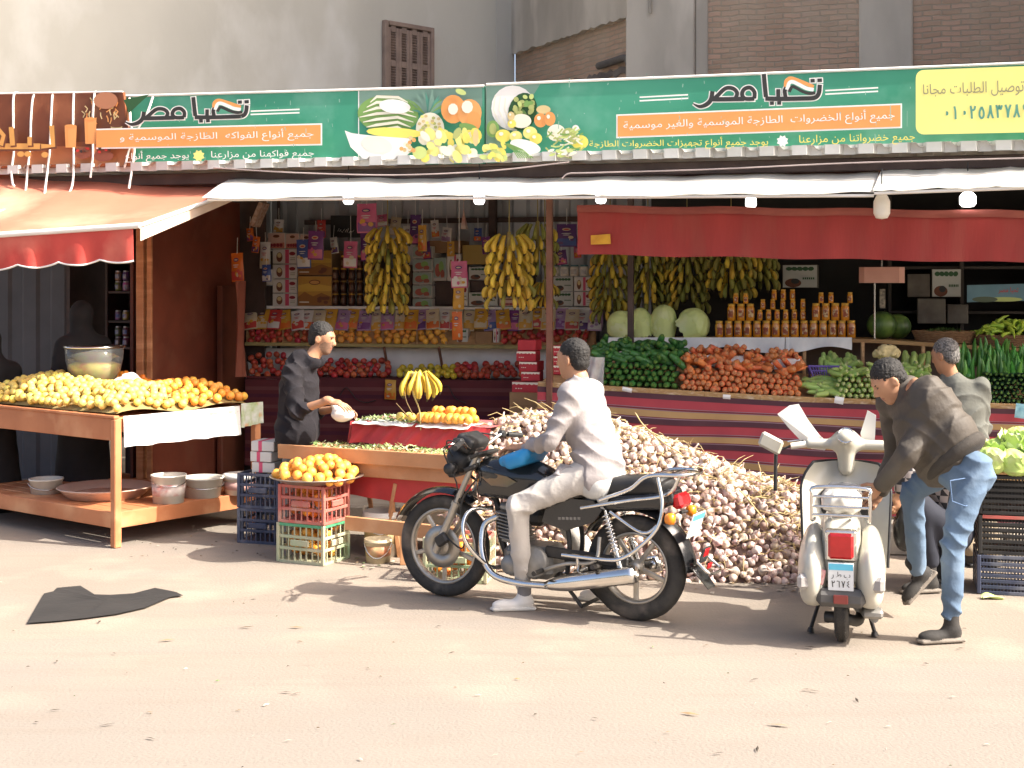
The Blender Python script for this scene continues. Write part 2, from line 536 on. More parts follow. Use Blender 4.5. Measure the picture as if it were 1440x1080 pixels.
# --- brick building, right
def brick_mat():
    m = mat("worn_brick", (.29, .20, .145), .95, (.24, .165, .12), 1.2, .5, 26)
    nt = m.node_tree; N, L = nt.nodes.new, nt.links.new
    b = nt.nodes["Principled BSDF"]
    tc = [n for n in nt.nodes if n.type == 'TEX_COORD'][0]
    sp = N("ShaderNodeSeparateXYZ"); cb = N("ShaderNodeCombineXYZ")
    L(tc.outputs["Object"], sp.inputs[0])
    nz = N("ShaderNodeTexNoise"); nz.inputs["Scale"].default_value = 3.; nz.inputs["Detail"].default_value = 6.
    L(tc.outputs["Object"], nz.inputs["Vector"])
    ad_ = N("ShaderNodeMath"); ad_.operation = 'MULTIPLY_ADD'; ad_.inputs[1].default_value = .07
    L(nz.outputs["Fac"], ad_.inputs[0]); L(sp.outputs[2], ad_.inputs[2])
    L(sp.outputs[0], cb.inputs[0]); L(ad_.outputs[0], cb.inputs[1])
    br = N("ShaderNodeTexBrick")
    br.inputs["Scale"].default_value = 1; br.inputs["Brick Width"].default_value = .25; br.inputs["Row Height"].default_value = .075
    br.inputs["Mortar Size"].default_value = .013; br.inputs["Mortar Smooth"].default_value = .5
    br.inputs["Color1"].default_value = (.52, .33, .235, 1); br.inputs["Color2"].default_value = (.40, .27, .185, 1); br.inputs["Mortar"].default_value = (.36, .29, .215, 1)
    L(cb.outputs[0], br.inputs["Vector"])
    n2 = N("ShaderNodeTexNoise"); n2.inputs["Scale"].default_value = .9; n2.inputs["Detail"].default_value = 9
    L(tc.outputs["Object"], n2.inputs["Vector"])
    r = N("ShaderNodeMapRange"); r.inputs[1].default_value = .42; r.inputs[2].default_value = .62; r.inputs[4].default_value = .62
    L(n2.outputs["Fac"], r.inputs[0])
    x = N("ShaderNodeMix"); x.data_type = 'RGBA'
    L(r.outputs[0], x.inputs[0]); L(br.outputs["Color"], x.inputs[6]); x.inputs[7].default_value = (.47, .375, .275, 1)
    L(x.outputs[2], b.inputs["Base Color"])
    bp = [n for n in nt.nodes if n.type == 'BUMP'][0]
    b2_ = N("ShaderNodeBump"); b2_.inputs["Strength"].default_value = .8; b2_.inputs["Distance"].default_value = .012; b2_.invert = True
    L(br.outputs["Fac"], b2_.inputs["Height"]); L(bp.outputs[0], b2_.inputs["Normal"]); L(b2_.outputs[0], b.inputs["Normal"])
    return m
M_brick = brick_mat()
B0 = V((.06, 23.7, 0)); bd = V((.454, -.891, 0)); B1 = B0 + bd * 4.06
ca = R(17); cd = V((math.cos(ca), -math.sin(ca), 0))
t = thing("brick_building", "tall worn brick building with raw concrete columns behind the green sign", "building", B0)
def rotd(d): return Matrix.Rotation(math.atan2(d.y, d.x), 3, 'Z')
def wallbox(name, o, d, L_, thick, z0, z1, m, parent, out=0.):
    """a wall along d from o, its own axes along it so that courses run level"""
    n = V((d.y, -d.x, 0))
    me = MB().box((L_ / 2, thick / 2 - out, (z0 + z1) / 2), (L_, thick, z1 - z0))
    ob = me.build(name, m, None, loc=(0, 0, 0))
    ob.parent = parent; ob.location = V(o) - ORG[parent.name]; ob.rotation_euler = (0, 0, math.atan2(d.y, d.x))
    return ob
wallbox("side_wall", B0, bd, 4.06, .3, 0, 16, M_brick, t)
wallbox("front_wall", B1, cd, 14, .3, 0, 16, M_brick, t)
wallbox("core", B1 + V((.4, .9, 0)), cd, 13, 7, 0, 15.9, M_conc2, t)
wallbox("added_shade_block", V((7.7, 11.6, 0)), V((0, 1, 0)), 6.8, -9, 0, 25, M_brick, t)  # unseen tall block, added to keep the grey building's wall in shade
RB, RC = rotd(bd), rotd(cd)
bn = V((bd.y, -bd.x, 0)); cn = V((cd.y, -cd.x, 0))
def BP(s_, z, out=0.): return B0 + bd * s_ + bn * out + V((0, 0, z))
def CP(s_, z, out=0.): return B1 + cd * s_ + cn * out + V((0, 0, z))
def column(o, R_, size): return MB().box(o, size, R_, 0, .02).build("column", M_conc2, t)
column(CP(.25, 8, -.12), RC, (1.0, .36, 16))
# front columns from the photo's own edges
def on_c(px, py):
    k = (px - CX) / FOC
    s_ = (k * B1.y - B1.x) / (cd.x - k * cd.y)
    p = B1 + cd * s_
    return s_, EYE - (py - CY) * p.y / FOC
for (xa, xb) in ((1208, 1284),):
    sa, sb = on_c(xa, 0)[0], on_c(xb, 0)[0]
    column(CP((sa + sb) / 2, 8, -.13), RC, (sb - sa, .34, 16))
sb = on_c(996, 0)[0]
MB().box(CP((sb + .76) / 2, 8, -.14), (sb - .76, .34, 16), RC, 0, .015).build("column", M_conc2, t)
# sloping-looking (level) concrete beam on the side wall with a ragged lower edge, and a rough plaster band
bm_ = MB()
n_ = 40
def ragged(s0_, s1_, zt, zb, amp, out):
    top = [BP(s0_ + (s1_ - s0_) * i / n_, zt + rnd.uniform(-amp, amp) * .6, out) for i in range(n_ + 1)]
    bot = [BP(s0_ + (s1_ - s0_) * i / n_, zb + rnd.uniform(-amp, amp), out) for i in range(n_ + 1)]
    return top + bot[::-1]
bm_.prism(ragged(.02, 3.75, 6.9, 5.92, .02, .10), -bn * .2)
bm_.build("beam", M_conc2, t)
pl = MB(); pl.prism(ragged(.5, 3.62, 5.22, 5.10, .05, .02), -bn * .06)
pl.build("plaster_band", mat("soot_plaster", (.20, .175, .155), .95, (.12, .10, .09), 4, .5, 20), t)
pl = MB(); pl.prism(ragged(.1, 3.65, 5.08, 4.2, .04, .035), -bn * .06)
pl.build("plaster_patch", mat("pale_plaster", (.40, .345, .28), .95, (.30, .25, .195), 3, .5, 20), t)
dp = MB()
path = [BP(2.9, 5.32, .07), BP(3.62, 5.34, .07), BP(3.74, 5.32, .075), BP(3.80, 5.2, .075), BP(3.80, 2.5, .075)]
dp.tube(path, .055, 10); dp.build("drain_pipe", mat("grey_pipe", (.09, .08, .075), .5, (.13, .115, .10), 8), t)
ct = MB(); ct.tube([CP(.12, 5.9, .10), CP(.12, 6.5, .1), CP(.05, 7.2, .1)], .02, 6); ct.tube([CP(-.1, 6.32, .12), CP(.32, 6.32, .12)], .05, 8)
ct.build("cable", M_pale, t)

# ================================================================ THE STALL
stall = thing("market_stall", "long fruit and vegetable stall with steel posts, corrugated roof and metal back wall", "market stall", S(0, 0))
M_tin = mat("grey_tin", (.46, .48, .50), .45, (.36, .385, .41), 2, .05, 30, metal=.35, stretch=(1, 1, .25), c3=(.30, .30, .30), scale3=2)
M_tinr = mat("roof_tin", (.62, .61, .58), .5, (.5, .49, .46), 3, .05, 30, metal=.2)
def corr(p0, du, dn, up, L_, H_, pitch, depth, mb, m=0):
    """trapezoid corrugated sheet along du, height along up, bulging along dn"""
    xs = []; n = int(L_ / pitch)
    for i in range(n):
        for (f, h) in ((0, 0), (.32, 0), (.42, 1), (.86, 1), (.97, 0)):
            xs.append((i * pitch + f * pitch, h * depth))
    xs.append((n * pitch, 0))
    vs = []
    for (x, h) in xs: vs += [p0 + du * x + dn * h, p0 + du * x + dn * h + up * H_]
    fs = [(2 * i, 2 * i + 2, 2 * i + 3, 2 * i + 1) for i in range(len(xs) - 1)]
    mb.add(vs, fs, m)
w = MB(); corr(S(-3.5, 2.62, .15), UD, -VD, V((0, 0, 1)), 12.8, 2.9, .30, .035, w); w.build("back_panel", M_tin, stall)
w = MB(); corr(S(-6.6, -.42, 3.06), UD, V((0, 0, -1)), VD, 16.5, 3.2, .25, .03, w); w.build("roof", M_tinr, stall)
w = MB(); corr(S(-6.6, -.36, 2.985), UD, -VD, V((0, 0, 1)), 16.5, .075, .245, .06, w); w.build("roof_fascia", M_tinr, stall)
w = MB()
w.box(S(1.6, -.22, 2.92), (16.4, .06, .10), RSHOP, 0, .005)
w.box(S(1.6, 1.0, 2.95), (16.4, .06, .08), RSHOP, 0, .005)
w.box(S(3.0, 2.50, 2.66), (11.9, .05, .05), RSHOP, 0, .004)
for u in (-2.2, -.9, .55, 2.2): w.beam(S(u, 2.55, 2.93), S(u, -.2, 2.93), .05, .06)
w.build("roof_beam", M_dark, stall)
w = MB(); w.box(S(1.6, -.15, 2.83), (16.4, .02, .16), RSHOP); w.build("fascia_board", mat("maroon_board", (.10, .035, .028), .7, (.07, .028, .022), 3), stall)
def post(px, v, z0, z1, m, r=.026, w_=None):
    p = W(px, 300, v); mb = MB()
    if w_: mb.box((p.x, p.y, (z0 + z1) / 2), (w_, w_, z1 - z0), RSHOP, 0, .004)
    else: mb.tube([(p.x, p.y, z0), (p.x, p.y, z1)], r, 10)
    return mb.build("post", m, stall)
post(773, -.02, .19, 2.95, M_rust, w_=.052)
post(887, .55, .19, 2.95, M_dark, w_=.05)
post(693, 2.42, .19, 3.0, M_dark, w_=.075)
post(392, 2.5, .19, 3.0, M_dark, w_=.03)
post(1470, .0, .19, 2.95, M_dark, w_=.05)
# dark rear enclosure of the right half
w = MB()
w.box(S(4.6, 2.3, 1.55), (7.6, .05, 2.8), RSHOP)
w.build("rear_screen", mat("dark_screen", (.018, .017, .016), .8, (.03, .028, .025), 3), stall)
w = MB()
M_cup = mat("dark_cupboard_wood", (.035, .026, .02), .6, (.05, .038, .03), 5)
for k in range(6): w.box(S(3.05 + k * .62, 2.02, 1.75), (.03, .42, 2.1), RSHOP, 0, .003)
for z in (1.35, 1.75, 2.15, 2.55): w.box(S(4.6, 2.05, z), (3.2, .40, .025), RSHOP, 0, .003)
w.build("rear_shelving", M_cup, stall)
# side partition (red brown flocked board) with its front post
M_part = mat("red_brown_board", (.24, .06, .03), .65, (.17, .042, .022), 2.6, .15, 60, c3=(.23, .075, .04), scale3=3.2)
w = MB(); w.box(S(-3.42, .95, 1.42), (.035, 1.86, 2.84), RSHOP, 0, .003); w.build("partition", M_part, stall)
w = MB(); w.box(S(-3.34, 1.55, 1.0), (.06, .5, 1.98), RSHOP, 0, .01); w.build("partition_panel", mat("red_brown_door", (.20, .06, .03), .6, (.14, .042, .022), 3, .1, 60), stall)
w = MB(); w.box(S(-3.42, -.04, 1.45), (.075, .09, 2.9), RSHOP, 0, .006); w.box(S(-3.32, -.08, 1.45), (.045, .03, 2.9), RSHOP, 0, .004)
w.build("partition_post", M_wood, stall)

# left stall
ls = thing("drinks_stall", "dark stall under the brown sign with metal walls and shelves of cans", "market stall", S(-5, 1))
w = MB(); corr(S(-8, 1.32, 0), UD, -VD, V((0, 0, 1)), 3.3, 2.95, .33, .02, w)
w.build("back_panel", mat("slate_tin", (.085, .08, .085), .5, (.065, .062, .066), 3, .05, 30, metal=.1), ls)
w = MB(); w.box(S(-3.95, 1.95, 1.5), (1.6, .05, 3), RSHOP); w.box(S(-5.0, 1.6, 1.5), (.04, .7, 3), RSHOP)
w.build("rear_screen", M_dark, ls)
w = MB()
for z in (1.35, 1.62, 1.92, 2.22): w.box(S(-4.05, 1.68, z), (1.25, .42, .025), RSHOP, 0, .003)
for u in (-4.70, -3.47): w.box(S(u, 1.68, 1.5), (.03, .42, 2.2), RSHOP, 0, .003)
shelf_ls = w.build("shelf", M_dark, ls)
w = MB(); w.box(S(-3.52, .45, 1.45), (.03, 1.0, 2.9), RSHOP, 0, .003); w.build("side_panel", mat("maroon_panel", (.10, .026, .016), .6, (.07, .02, .013), 3), ls)

# ---------------------------------------------------------------- awnings
def cloth(name, c00, c10, c01, c11, nu, nv, m, label, wav=.012, sag=.0, thick=.005, seed=0, f=5.):
    """c00 back left, c10 back right, c01 front left, c11 front right"""
    rr = random.Random(seed); ph = [rr.uniform(0, 6.3) for _ in range(6)]
    def fn(a, b):
        p = V(c00).lerp(V(c10), a).lerp(V(c01).lerp(V(c11), a), b)
        p.z += wav * (math.sin(a * f * 6.28 + ph[0] + b) * .5 + math.sin(a * f * 2.7 * 6.28 + ph[1] + 2 * b) * .3 + math.sin(b * 6 + ph[2] + a * 9) * .4)
        p.z -= sag * 4 * b * (1 - b)
        return p
    mb = MB(); mb.grid(fn, nu, nv, 0, True, thick)
    return tag(mb.build(name, m), label, "awning")
M_tarp = mat("white_tarp", (.80, .79, .76), .55, (.70, .68, .63), 2.5, .35, 6, transl=.4)
cloth("white_awning", W(328, 249, -.12), W(1236, 243, -.12), W(284, 279, -.92), W(1229, 272, -.92), 70, 8, M_tarp, "long white tarpaulin awning in front of the banana displays", seed=1)
cloth("white_awning", W(1240, 239, -.16), W(1640, 226, -.16), W(1227, 270, -.97), W(1640, 254, -.97), 30, 8, M_tarp, "short white tarpaulin awning piece under the yellow panel", seed=2)
w = MB()
for (pa, pb) in ((W(292, 281, -.90), W(1229, 275, -.90)), (W(1229, 272, -.95), W(1640, 257, -.95))): w.tube([pa, pb], .012, 8)
tag(w.build("awning_rail", M_white), "thin white pipe along the front edge of the white awnings", "pipe")

la = thing("red_awning", "faded red fabric awning with scalloped valance over the orange table", "awning", W(100, 320, -1.5))
M_red = mat("faded_red_canvas", (.62, .085, .065), .75, (.54, .07, .055), 2.5, .2, 25, c3=(.64, .17, .12), scale3=2, transl=.25)
M_redtop = mat("bleached_red_canvas", (.66, .26, .165), .75, (.60, .19, .115), 1.4, .35, 9, c3=(.72, .40, .27), scale3=1.2, transl=.3)
fl, fr = W(-190, 343, -1.55), W(197, 317, -1.55)
bl, br = W(-160, 238, -.3), W(345, 262, -.08)
rr = random.Random(5)
def la_fn(a, b):
    p = bl.lerp(br, a).lerp(fl.lerp(fr, a), b)
    p.z -= .10 * 4 * b * (1 - b) * .5 + .012 * math.sin(a * 17 + b * 3)
    return p
w = MB(); w.grid(la_fn, 40, 12, 0, True, .005); w.build("canopy", M_redtop, la)
def val_fn(a, b):
    p = fl.lerp(fr - (fr - fl).normalized() * .06, a)
    n = 13.2
    drop = .225 + .035 * abs(math.sin(a * math.pi * n / 2 + .5)) ** .8
    p = p + V((0, 0, -drop * b - .02)) + V((.5, -.85, 0)) * (.028 * math.sin(a * 34) * b + .012 * math.sin(a * 71 + 1) * b)
    return p
w = MB(); w.grid(val_fn, 120, 6, 0, True, .004); val = w.build("valance", M_red, la)
w = MB(); w.tube([val_fn(i / 120, 1.0) for i in range(121)], .008, 6); w.build("piping", M_paper, val)
w = MB(); w.tube([fl, fr], .024, 10, 0); w.tube([fr, br + V((0, 0, -.02))], .017, 8, 0); w.build("awning_frame", M_white, la)
w = MB(); w.grid(lambda a, b: fr.lerp(br, a) + V((0, 0, -.02 - .10 * b * (1 - a * .4))), 14, 2, 0, True, .004); w.build("side_flap", mat("cream_canvas", (.62, .50, .40), .8, (.52, .38, .28), 4), la)

# big red canvas hanging in shade behind the white awning, right
def rb_fn(a, b):
    t_, bt = W(812, 289, -.25).lerp(W(1700, 300, -.25), a), W(812, 358, -.25).lerp(W(1700, 374, -.25), a)
    p = t_.lerp(bt, b)
    return p + VD * (.02 * math.sin(a * 41) * b + .012 * math.sin(a * 97 + b * 2)) + V((0, 0, .006 * math.sin(a * 30)))
rb = thing("red_canvas", "long red canvas hanging in the shade with a small yellow label", "canvas", W(812, 358, -.25))
w = MB(); w.grid(rb_fn, 90, 8, 0, True, .006); w.build("sheet", mat("dark_red_canvas", (.34, .038, .034), .7, (.28, .034, .03), 2, .25, 20, stretch=(3, 3, .4), c3=(.30, .05, .04), scale3=2), rb)
w = MB(); q = [(a, .03) for a in (0, 1)]
w.grid(lambda a, b: rb_fn(a, .14 * b) - VD * (.016 + .010 * math.sin(b * 3.1)), 90, 3, 0, True, .004); w.build("hem", mat("brown_hem", (.30, .085, .065), .8, (.24, .06, .05), 4), rb)
w = MB(); lp = [W(831, 331, -.285), W(858, 329, -.285), W(859, 343, -.285), W(831, 344, -.285)]; w.prism(lp, -VD * .004); w.build("label_tag", mat("yellow_tag", (.66, .37, .03), .6, (.5, .22, .02), 12), rb)
# ================================================================ SIGNS
AR = {'ا': (0xFE8D, 2), 'أ': (0xFE83, 2), 'ب': (0xFE8F, 4), 'ة': (0xFE93, 2), 'ت': (0xFE95, 4), 'ج': (0xFE9D, 4), 'ح': (0xFEA1, 4), 'خ': (0xFEA5, 4), 'د': (0xFEA9, 2),
      'ر': (0xFEAD, 2), 'ز': (0xFEAF, 2), 'س': (0xFEB1, 4), 'ص': (0xFEB9, 4), 'ض': (0xFEBD, 4), 'ط': (0xFEC1, 4), 'ع': (0xFEC9, 4), 'غ': (0xFECD, 4), 'ف': (0xFED1, 4),
      'ك': (0xFED9, 4), 'ل': (0xFEDD, 4), 'م': (0xFEE1, 4), 'ن': (0xFEE5, 4), 'ه': (0xFEE9, 4), 'و': (0xFEED, 2), 'ي': (0xFEF1, 4)}
def shape_ar(s):
    out, i, prev = [], 0, False
    while i < len(s):
        c = s[i]; nx = s[i + 1] if i + 1 < len(s) else ' '
        if c not in AR: out.append(c); prev = False; i += 1; continue
        if c == 'ل' and nx in 'اأ':
            out.append(chr((0xFEFB if nx == 'ا' else 0xFEF7) + (1 if prev else 0))); prev = False; i += 2; continue
        b, n = AR[c]; j = n == 4 and nx in AR
        out.append(chr(b + ((3 if j else 1) if prev else (2 if j else 0)))); prev = j; i += 1
    return ''.join(out[::-1])
TXT = {}
def text2d(s, raw=False, off=0.):
    key = (s, off)
    if key not in TXT:
        c = bpy.data.curves.new("lettering", 'FONT'); c.body = s if raw else shape_ar(s); c.size = 1; c.offset = off; c.resolution_u = 3
        o = bpy.data.objects.new("lettering", c); COL.objects.link(o)
        dg = bpy.context.evaluated_depsgraph_get()
        me = bpy.data.meshes.new_from_object(o.evaluated_get(dg))
        vs = np.array([v.co[:2] for v in me.vertices]); fs = [tuple(p.vertices) for p in me.polygons]
        bpy.data.objects.remove(o); bpy.data.curves.remove(c); bpy.data.meshes.remove(me)
        lo, hi = vs.min(0), vs.max(0)
        TXT[key] = ((vs - lo) / (hi - lo), fs)
    return TXT[key]
class Print:
    """flat printing on an upright board: photo positions or board positions, each layer a hair in front of the last"""
    def __init__(s, v=None, fn=None, step=.0012): s.v = v; s.fn = fn; s.l = 0; s.mb = MB(); s.step = step; s.mats = []
    def mi(s, m):
        if m not in s.mats: s.mats.append(m)
        return s.mats.index(m)
    def at(s, px, py, l):
        if s.fn: return s.fn(px, py, l * s.step)
        return W(px, py, s.v) - VD * (l * s.step)
    def poly(s, pts, m):
        s.l += 1
        n = len(pts); c = (sum(p[0] for p in pts) / n, sum(p[1] for p in pts) / n)
        vs = [s.at(*p, s.l) for p in pts]
        s.mb.add(vs, [tuple(range(n))], s.mi(m)); return s
    def ell(s, cx, cy, rx, ry, m, n=20, rot=0., a0=0., a1=360.):
        c, q = math.cos(R(rot)), math.sin(R(rot)); pts = []
        for i in range(n):
            a = R(a0 + (a1 - a0) * i / (n if a1 - a0 == 360 else n - 1)); x, y = rx * math.cos(a), ry * math.sin(a)
            pts.append((cx + x * c - y * q, cy + x * q + y * c))
        return s.poly(pts, m)
    def stroke(s, pts, w, m, new=True):
        if new: s.l += 1
        ws = w if isinstance(w, (list, tuple)) else [w] * len(pts)
        n = len(pts); L_, R_ = [], []
        for i in range(n):
            a, b = pts[max(i - 1, 0)], pts[min(i + 1, n - 1)]
            dx, dy = b[0] - a[0], b[1] - a[1]; d = math.hypot(dx, dy) or 1
            nx, ny = -dy / d * ws[i] / 2, dx / d * ws[i] / 2
            L_.append((pts[i][0] + nx, pts[i][1] + ny)); R_.append((pts[i][0] - nx, pts[i][1] - ny))
        vs = [s.at(*p, s.l) for p in L_ + R_]
        s.mb.add(vs, [(i, i + 1, n + i + 1, n + i) for i in range(n - 1)], s.mi(m)); s.l += .12
        return s
    def text(s, st, box, m, raw=False, off=0.):
        """box: left, right, (top, bottom) at left, (top, bottom) at right"""
        s.l += 1
        x0, x1, (t0, b0), (t1, b1) = box
        vs, fs = text2d(st, raw, off)
        P_ = [s.at(x0 + (x1 - x0) * a, (b0 + (t0 - b0) * b) * (1 - a) + (b1 + (t1 - b1) * b) * a, s.l) for a, b in vs]
        s.mb.add(P_, fs, s.mi(m)); return s
    def build(s, name, parent): return s.mb.build(name, s.mats, parent)
def flat(name, c, rough=.55): return mat("print_" + name, c, rough, tuple(x * .93 for x in c), 3)
I_green = mat("print_green", (.045, .275, .165), .5, (.065, .31, .195), 1.5, c3=(.12, .36, .25), scale3=2.5)
I_white, I_dark, I_orange, I_yel, I_lem = flat("white", (.85, .83, .78)), flat("charcoal", (.035, .035, .032)), flat("orange", (.78, .33, .10)), flat("yellow", (.82, .70, .14)), flat("lemon", (.82, .77, .24))
I_lime, I_leaf, I_deep, I_tan, I_red, I_cream = flat("lime", (.55, .64, .22)), flat("leaf", (.20, .36, .10)), flat("deep_green", (.03, .10, .035)), flat("tan", (.66, .52, .25)), flat("red", (.55, .04, .03)), flat("cream", (.84, .80, .64))
I_olive, I_brown, I_amber, I_slate = flat("olive", (.42, .46, .16)), flat("brown", (.16, .055, .025)), flat("amber", (.78, .36, .12)), flat("slate", (.20, .33, .26))
def smooth2(pts, n=5):
    return [(q.x, q.y) for q in smooth_path([(a, b, 0) for a, b in pts], n)] if len(pts) > 2 else pts
LOGO0 = [([(1077, 109), (1078.5, 126), (1080, 141)], 6), ([(1079, 143), (1100, 143.5), (1130, 143), (1147, 142), (1153, 136), (1154.5, 124)], 6), ([(1097, 130), (1097, 143)], 5.5),
        ([(1085.5, 149.5), (1091, 149.3)], 5), ([(1095.5, 149.2), (1101, 149)], 5), ([(1141.5, 118.5), (1147.5, 118.2)], 5), ([(1151, 118), (1157.5, 117.7)], 5),
        ([(1107, 141), (1106, 132), (1110, 125)], 5.5),
        ([(1064, 143), (1064, 134), (1058, 128), (1050, 130), (1047, 137), (1051, 143), (1064, 143.5)], 5.5), ([(1050, 143.5), (1020, 144), (1006, 144)], 6),
        ([(1038, 143), (1040, 135), (1034, 129), (1024, 129), (1014, 138), (1009, 143)], 5.5), ([(1006, 133), (1004, 144), (998, 151), (988, 154), (979, 150)], [6, 6, 6, 4.5, 1.5])]
FLAG = [([(1107, 127), (1108, 119), (1114, 115), (1124, 118), (1134, 122), (1146, 127)], 5, 0), ([(1109, 131), (1112, 122), (1117, 120), (1126, 124), (1136, 129), (1146, 131)], 5, 1), ([(1112, 134), (1116, 127), (1121, 128), (1130, 133), (1140, 136), (1148, 135)], 4.5, 2)]
def smw(pts, w): return (smooth2(pts), [w[int(i / 5)] if i % 5 == 0 or int(i / 5) + 1 >= len(w) else w[int(i / 5)] * (1 - i % 5 / 5) + w[int(i / 5) + 1] * (i % 5 / 5) for i in range(len(smooth2(pts)))] if isinstance(w, list) else w)
LOGO = [smw(*q) for q in LOGO0]
FLAG = [(smooth2(a), b, c) for a, b, c in FLAG]
def logo(p, f, k):
    for pts, w in LOGO:
        ww = [x + 3.2 for x in w] if isinstance(w, list) else w + 3.0
        e = list(pts)
        if not isinstance(w, list):
            def ex(a, b): d = math.hypot(a[0] - b[0], a[1] - b[1]) or 1; return (a[0] + (a[0] - b[0]) / d * 1.5, a[1] + (a[1] - b[1]) / d * 1.5)
            e = [ex(e[0], e[1])] + e[1:-1] + [ex(e[-1], e[-2])]
        p.stroke([f(*q) for q in e], [x * k for x in ww] if isinstance(ww, list) else ww * k, I_white, new=False)
    p.l += 1
    for pts, w in LOGO: p.stroke([f(*q) for q in pts], [x * k for x in w] if isinstance(w, list) else w * k, I_dark, new=False)
    p.l += 1
    for pts, w, c in FLAG: p.stroke([f(*q) for q in pts], w * k, (I_orange, I_white, I_dark)[c], new=False)
def star(p, x, y, r, m):
    p.poly([(x + (r if i % 2 else r * .72) * math.cos(i * math.pi / 8), y + (r if i % 2 else r * .72) * math.sin(i * math.pi / 8)) for i in range(16)], m)
def board(name, label, quad, v, face, edge=.05):
    """quad: photo corners top left, top right, bottom right, bottom left of the board's front face at shop depth v"""
    t = thing(name, label, "sign", W(*quad[3], v))
    f = [W(*q, v) for q in quad]
    MB().prism([f[3], f[2], f[1], f[0]], VD * edge, 0).build("panel", face, t)
    return t, f
VS = -.30
# green board, right
t, f = board("shop_sign", "green vegetable shop sign with yellow delivery panel, right of the fruit sign", [(684, 119), (1640, 81), (1640, 197), (684, 229)], VS, I_green)
MB().tube([f[0], f[1]], .012, 6).build("sign_frame", M_white, t); 
p = Print(VS)
p.poly([(684, 120), (760, 118), (690, 228), (684, 228)], I_slate)
def veg(p):
    r = random.Random(3)
    p.ell(722, 152, 31, 32, I_white, rot=-20); p.ell(735, 157, 20, 27, I_deep, rot=15)
    for k in range(3): p.stroke([(697 + k * 7, 134 + k * 2), (694 + k * 8, 155), (704 + k * 8, 176)], 1.2, I_cream)
    for k in range(26): p.ell(737 + r.uniform(-13, 13), 150 + r.uniform(-14, 16), r.uniform(3, 6), r.uniform(2, 4), r.choice((I_leaf, I_olive, I_lime, I_olive)), 10, r.uniform(0, 180))
    p.ell(695, 182, 9, 12, I_leaf); p.ell(695, 182, 5, 8, I_olive)
    p.ell(735, 171, 14, 10, I_cream); p.ell(766, 155, 10, 6, I_tan)
    for (x, y, a, b_, c) in ((762, 170, 9, 10, I_orange), (775, 168, 8, 10, I_orange), (722, 175, 6, 6, I_yel), (721, 164, 5, 6, I_tan), (710, 192, 11, 9, I_yel), (728, 193, 9, 8, I_lem), (748, 188, 10, 9, I_lem), (756, 196, 9, 8, I_yel), (785, 188, 13, 12, I_cream), (812, 182, 5, 5, I_white), (818, 201, 12, 10, I_yel), (803, 190, 10, 9, I_olive)):
        p.ell(x, y, a, b_, c, 16); p.ell(x - a * .25, y - b_ * .3, a * .3, b_ * .3, I_cream, 8)
    p.ell(742, 207, 22, 9, I_white, rot=14)
    for k in range(40):
        x, y = r.uniform(766, 818), r.uniform(186, 220); a = r.uniform(-1, 1)
        p.stroke([(x, y), (x + 7 * math.cos(a), y + 5 * math.sin(a) + 1), (x + 13 * math.cos(a), y + 9 * math.sin(a))], 2.2, r.choice((I_lime, I_leaf, I_cream, I_olive)))
    for k in range(22): p.ell(r.uniform(686, 718), r.uniform(204, 225), r.uniform(4, 7), r.uniform(3, 4), r.choice((I_lem, I_yel, I_lime)), 10, r.uniform(0, 90))
    for k in range(8): p.stroke([(716 + k, 205), (728 + k * 2, 213), (736 + k * 3, 225)], 1.2, I_leaf)
    for k in range(14): p.ell(r.uniform(770, 815), r.uniform(214, 223), 5, 2, r.choice((I_cream, I_lime)), 8, r.uniform(-20, 20))
veg(p)
for dy in (0, 5): p.stroke([(905, 141 + dy), (972, 137.5 + dy)], 2.0, I_white); p.stroke([(1162, 133 + dy - 1), (1235, 129 + dy - 1)], 2.0, I_white)
logo(p, lambda x, y: (x, y), 1.)
p.poly([(873, 165), (1268, 150), (1268, 184), (873, 198)], I_white); p.poly([(875, 167), (1266, 152.2), (1266, 182), (875, 195.8)], I_orange)
p.text("جميع أنواع الخضروات  الطازجة الموسمية والغير موسمية", (883, 1258, (172, 190), (157, 176)), I_white)
p.text("يوجد جميع أنواع تجهيزات الخضروات الطازجة", (836, 1083, (199, 214), (195, 212)), I_yel)
p.text("جميع خضرواتنا من مزارعنا", (1126, 1286, (194, 210), (190, 206)), I_yel)
star(p, 1103, 202, 8.5, I_white)
rc = []
for (cx, cy, a0) in ((1298, 115, 180), (1700, 100, 270), (1700, 174, 0), (1298, 182, 90)):
    for k in range(6): rc.append((cx + 11 * math.cos(R(a0 + k * 18)), cy + 11 * math.sin(R(a0 + k * 18))))
p.poly(rc, I_lem)
I_grey = flat("grey_olive", (.28, .27, .16)); I_teal = flat("teal", (.10, .30, .22))
p.text("توصيل الطلبات مجانا", (1297, 1436, (124, 142), (117, 139)), I_grey)
DG = {'٠': [[(.4, .45), (.6, .45), (.6, .6), (.4, .6)]], '١': [[(.35, 0), (.5, .4), (.55, 1)]], '٢': [[(.15, 0), (.3, .5), (.35, 1)], [(.2, .1), (.3, .32), (.7, .3), (.85, .02)]], '٣': [[(.05, 0), (.25, .5), (.3, 1)], [(.12, .1), (.25, .3), (.45, .25), (.5, .05), (.55, .25), (.75, .3), (.9, .02)]],
      '٥': [[(.5, .1), (.22, .45), (.2, .8), (.5, .98), (.8, .8), (.78, .45), (.5, .1)]], '٨': [[(.1, 1), (.38, .55), (.5, 0)], [(.5, 0), (.62, .55), (.9, 1)]], '٧': [[(.1, 0), (.38, .45), (.5, 1)], [(.5, 1), (.62, .45), (.9, 0)]], '٩': [[(.7, .32), (.35, .4), (.25, .15), (.5, .02), (.7, .15), (.72, .5), (.82, 1)]]}
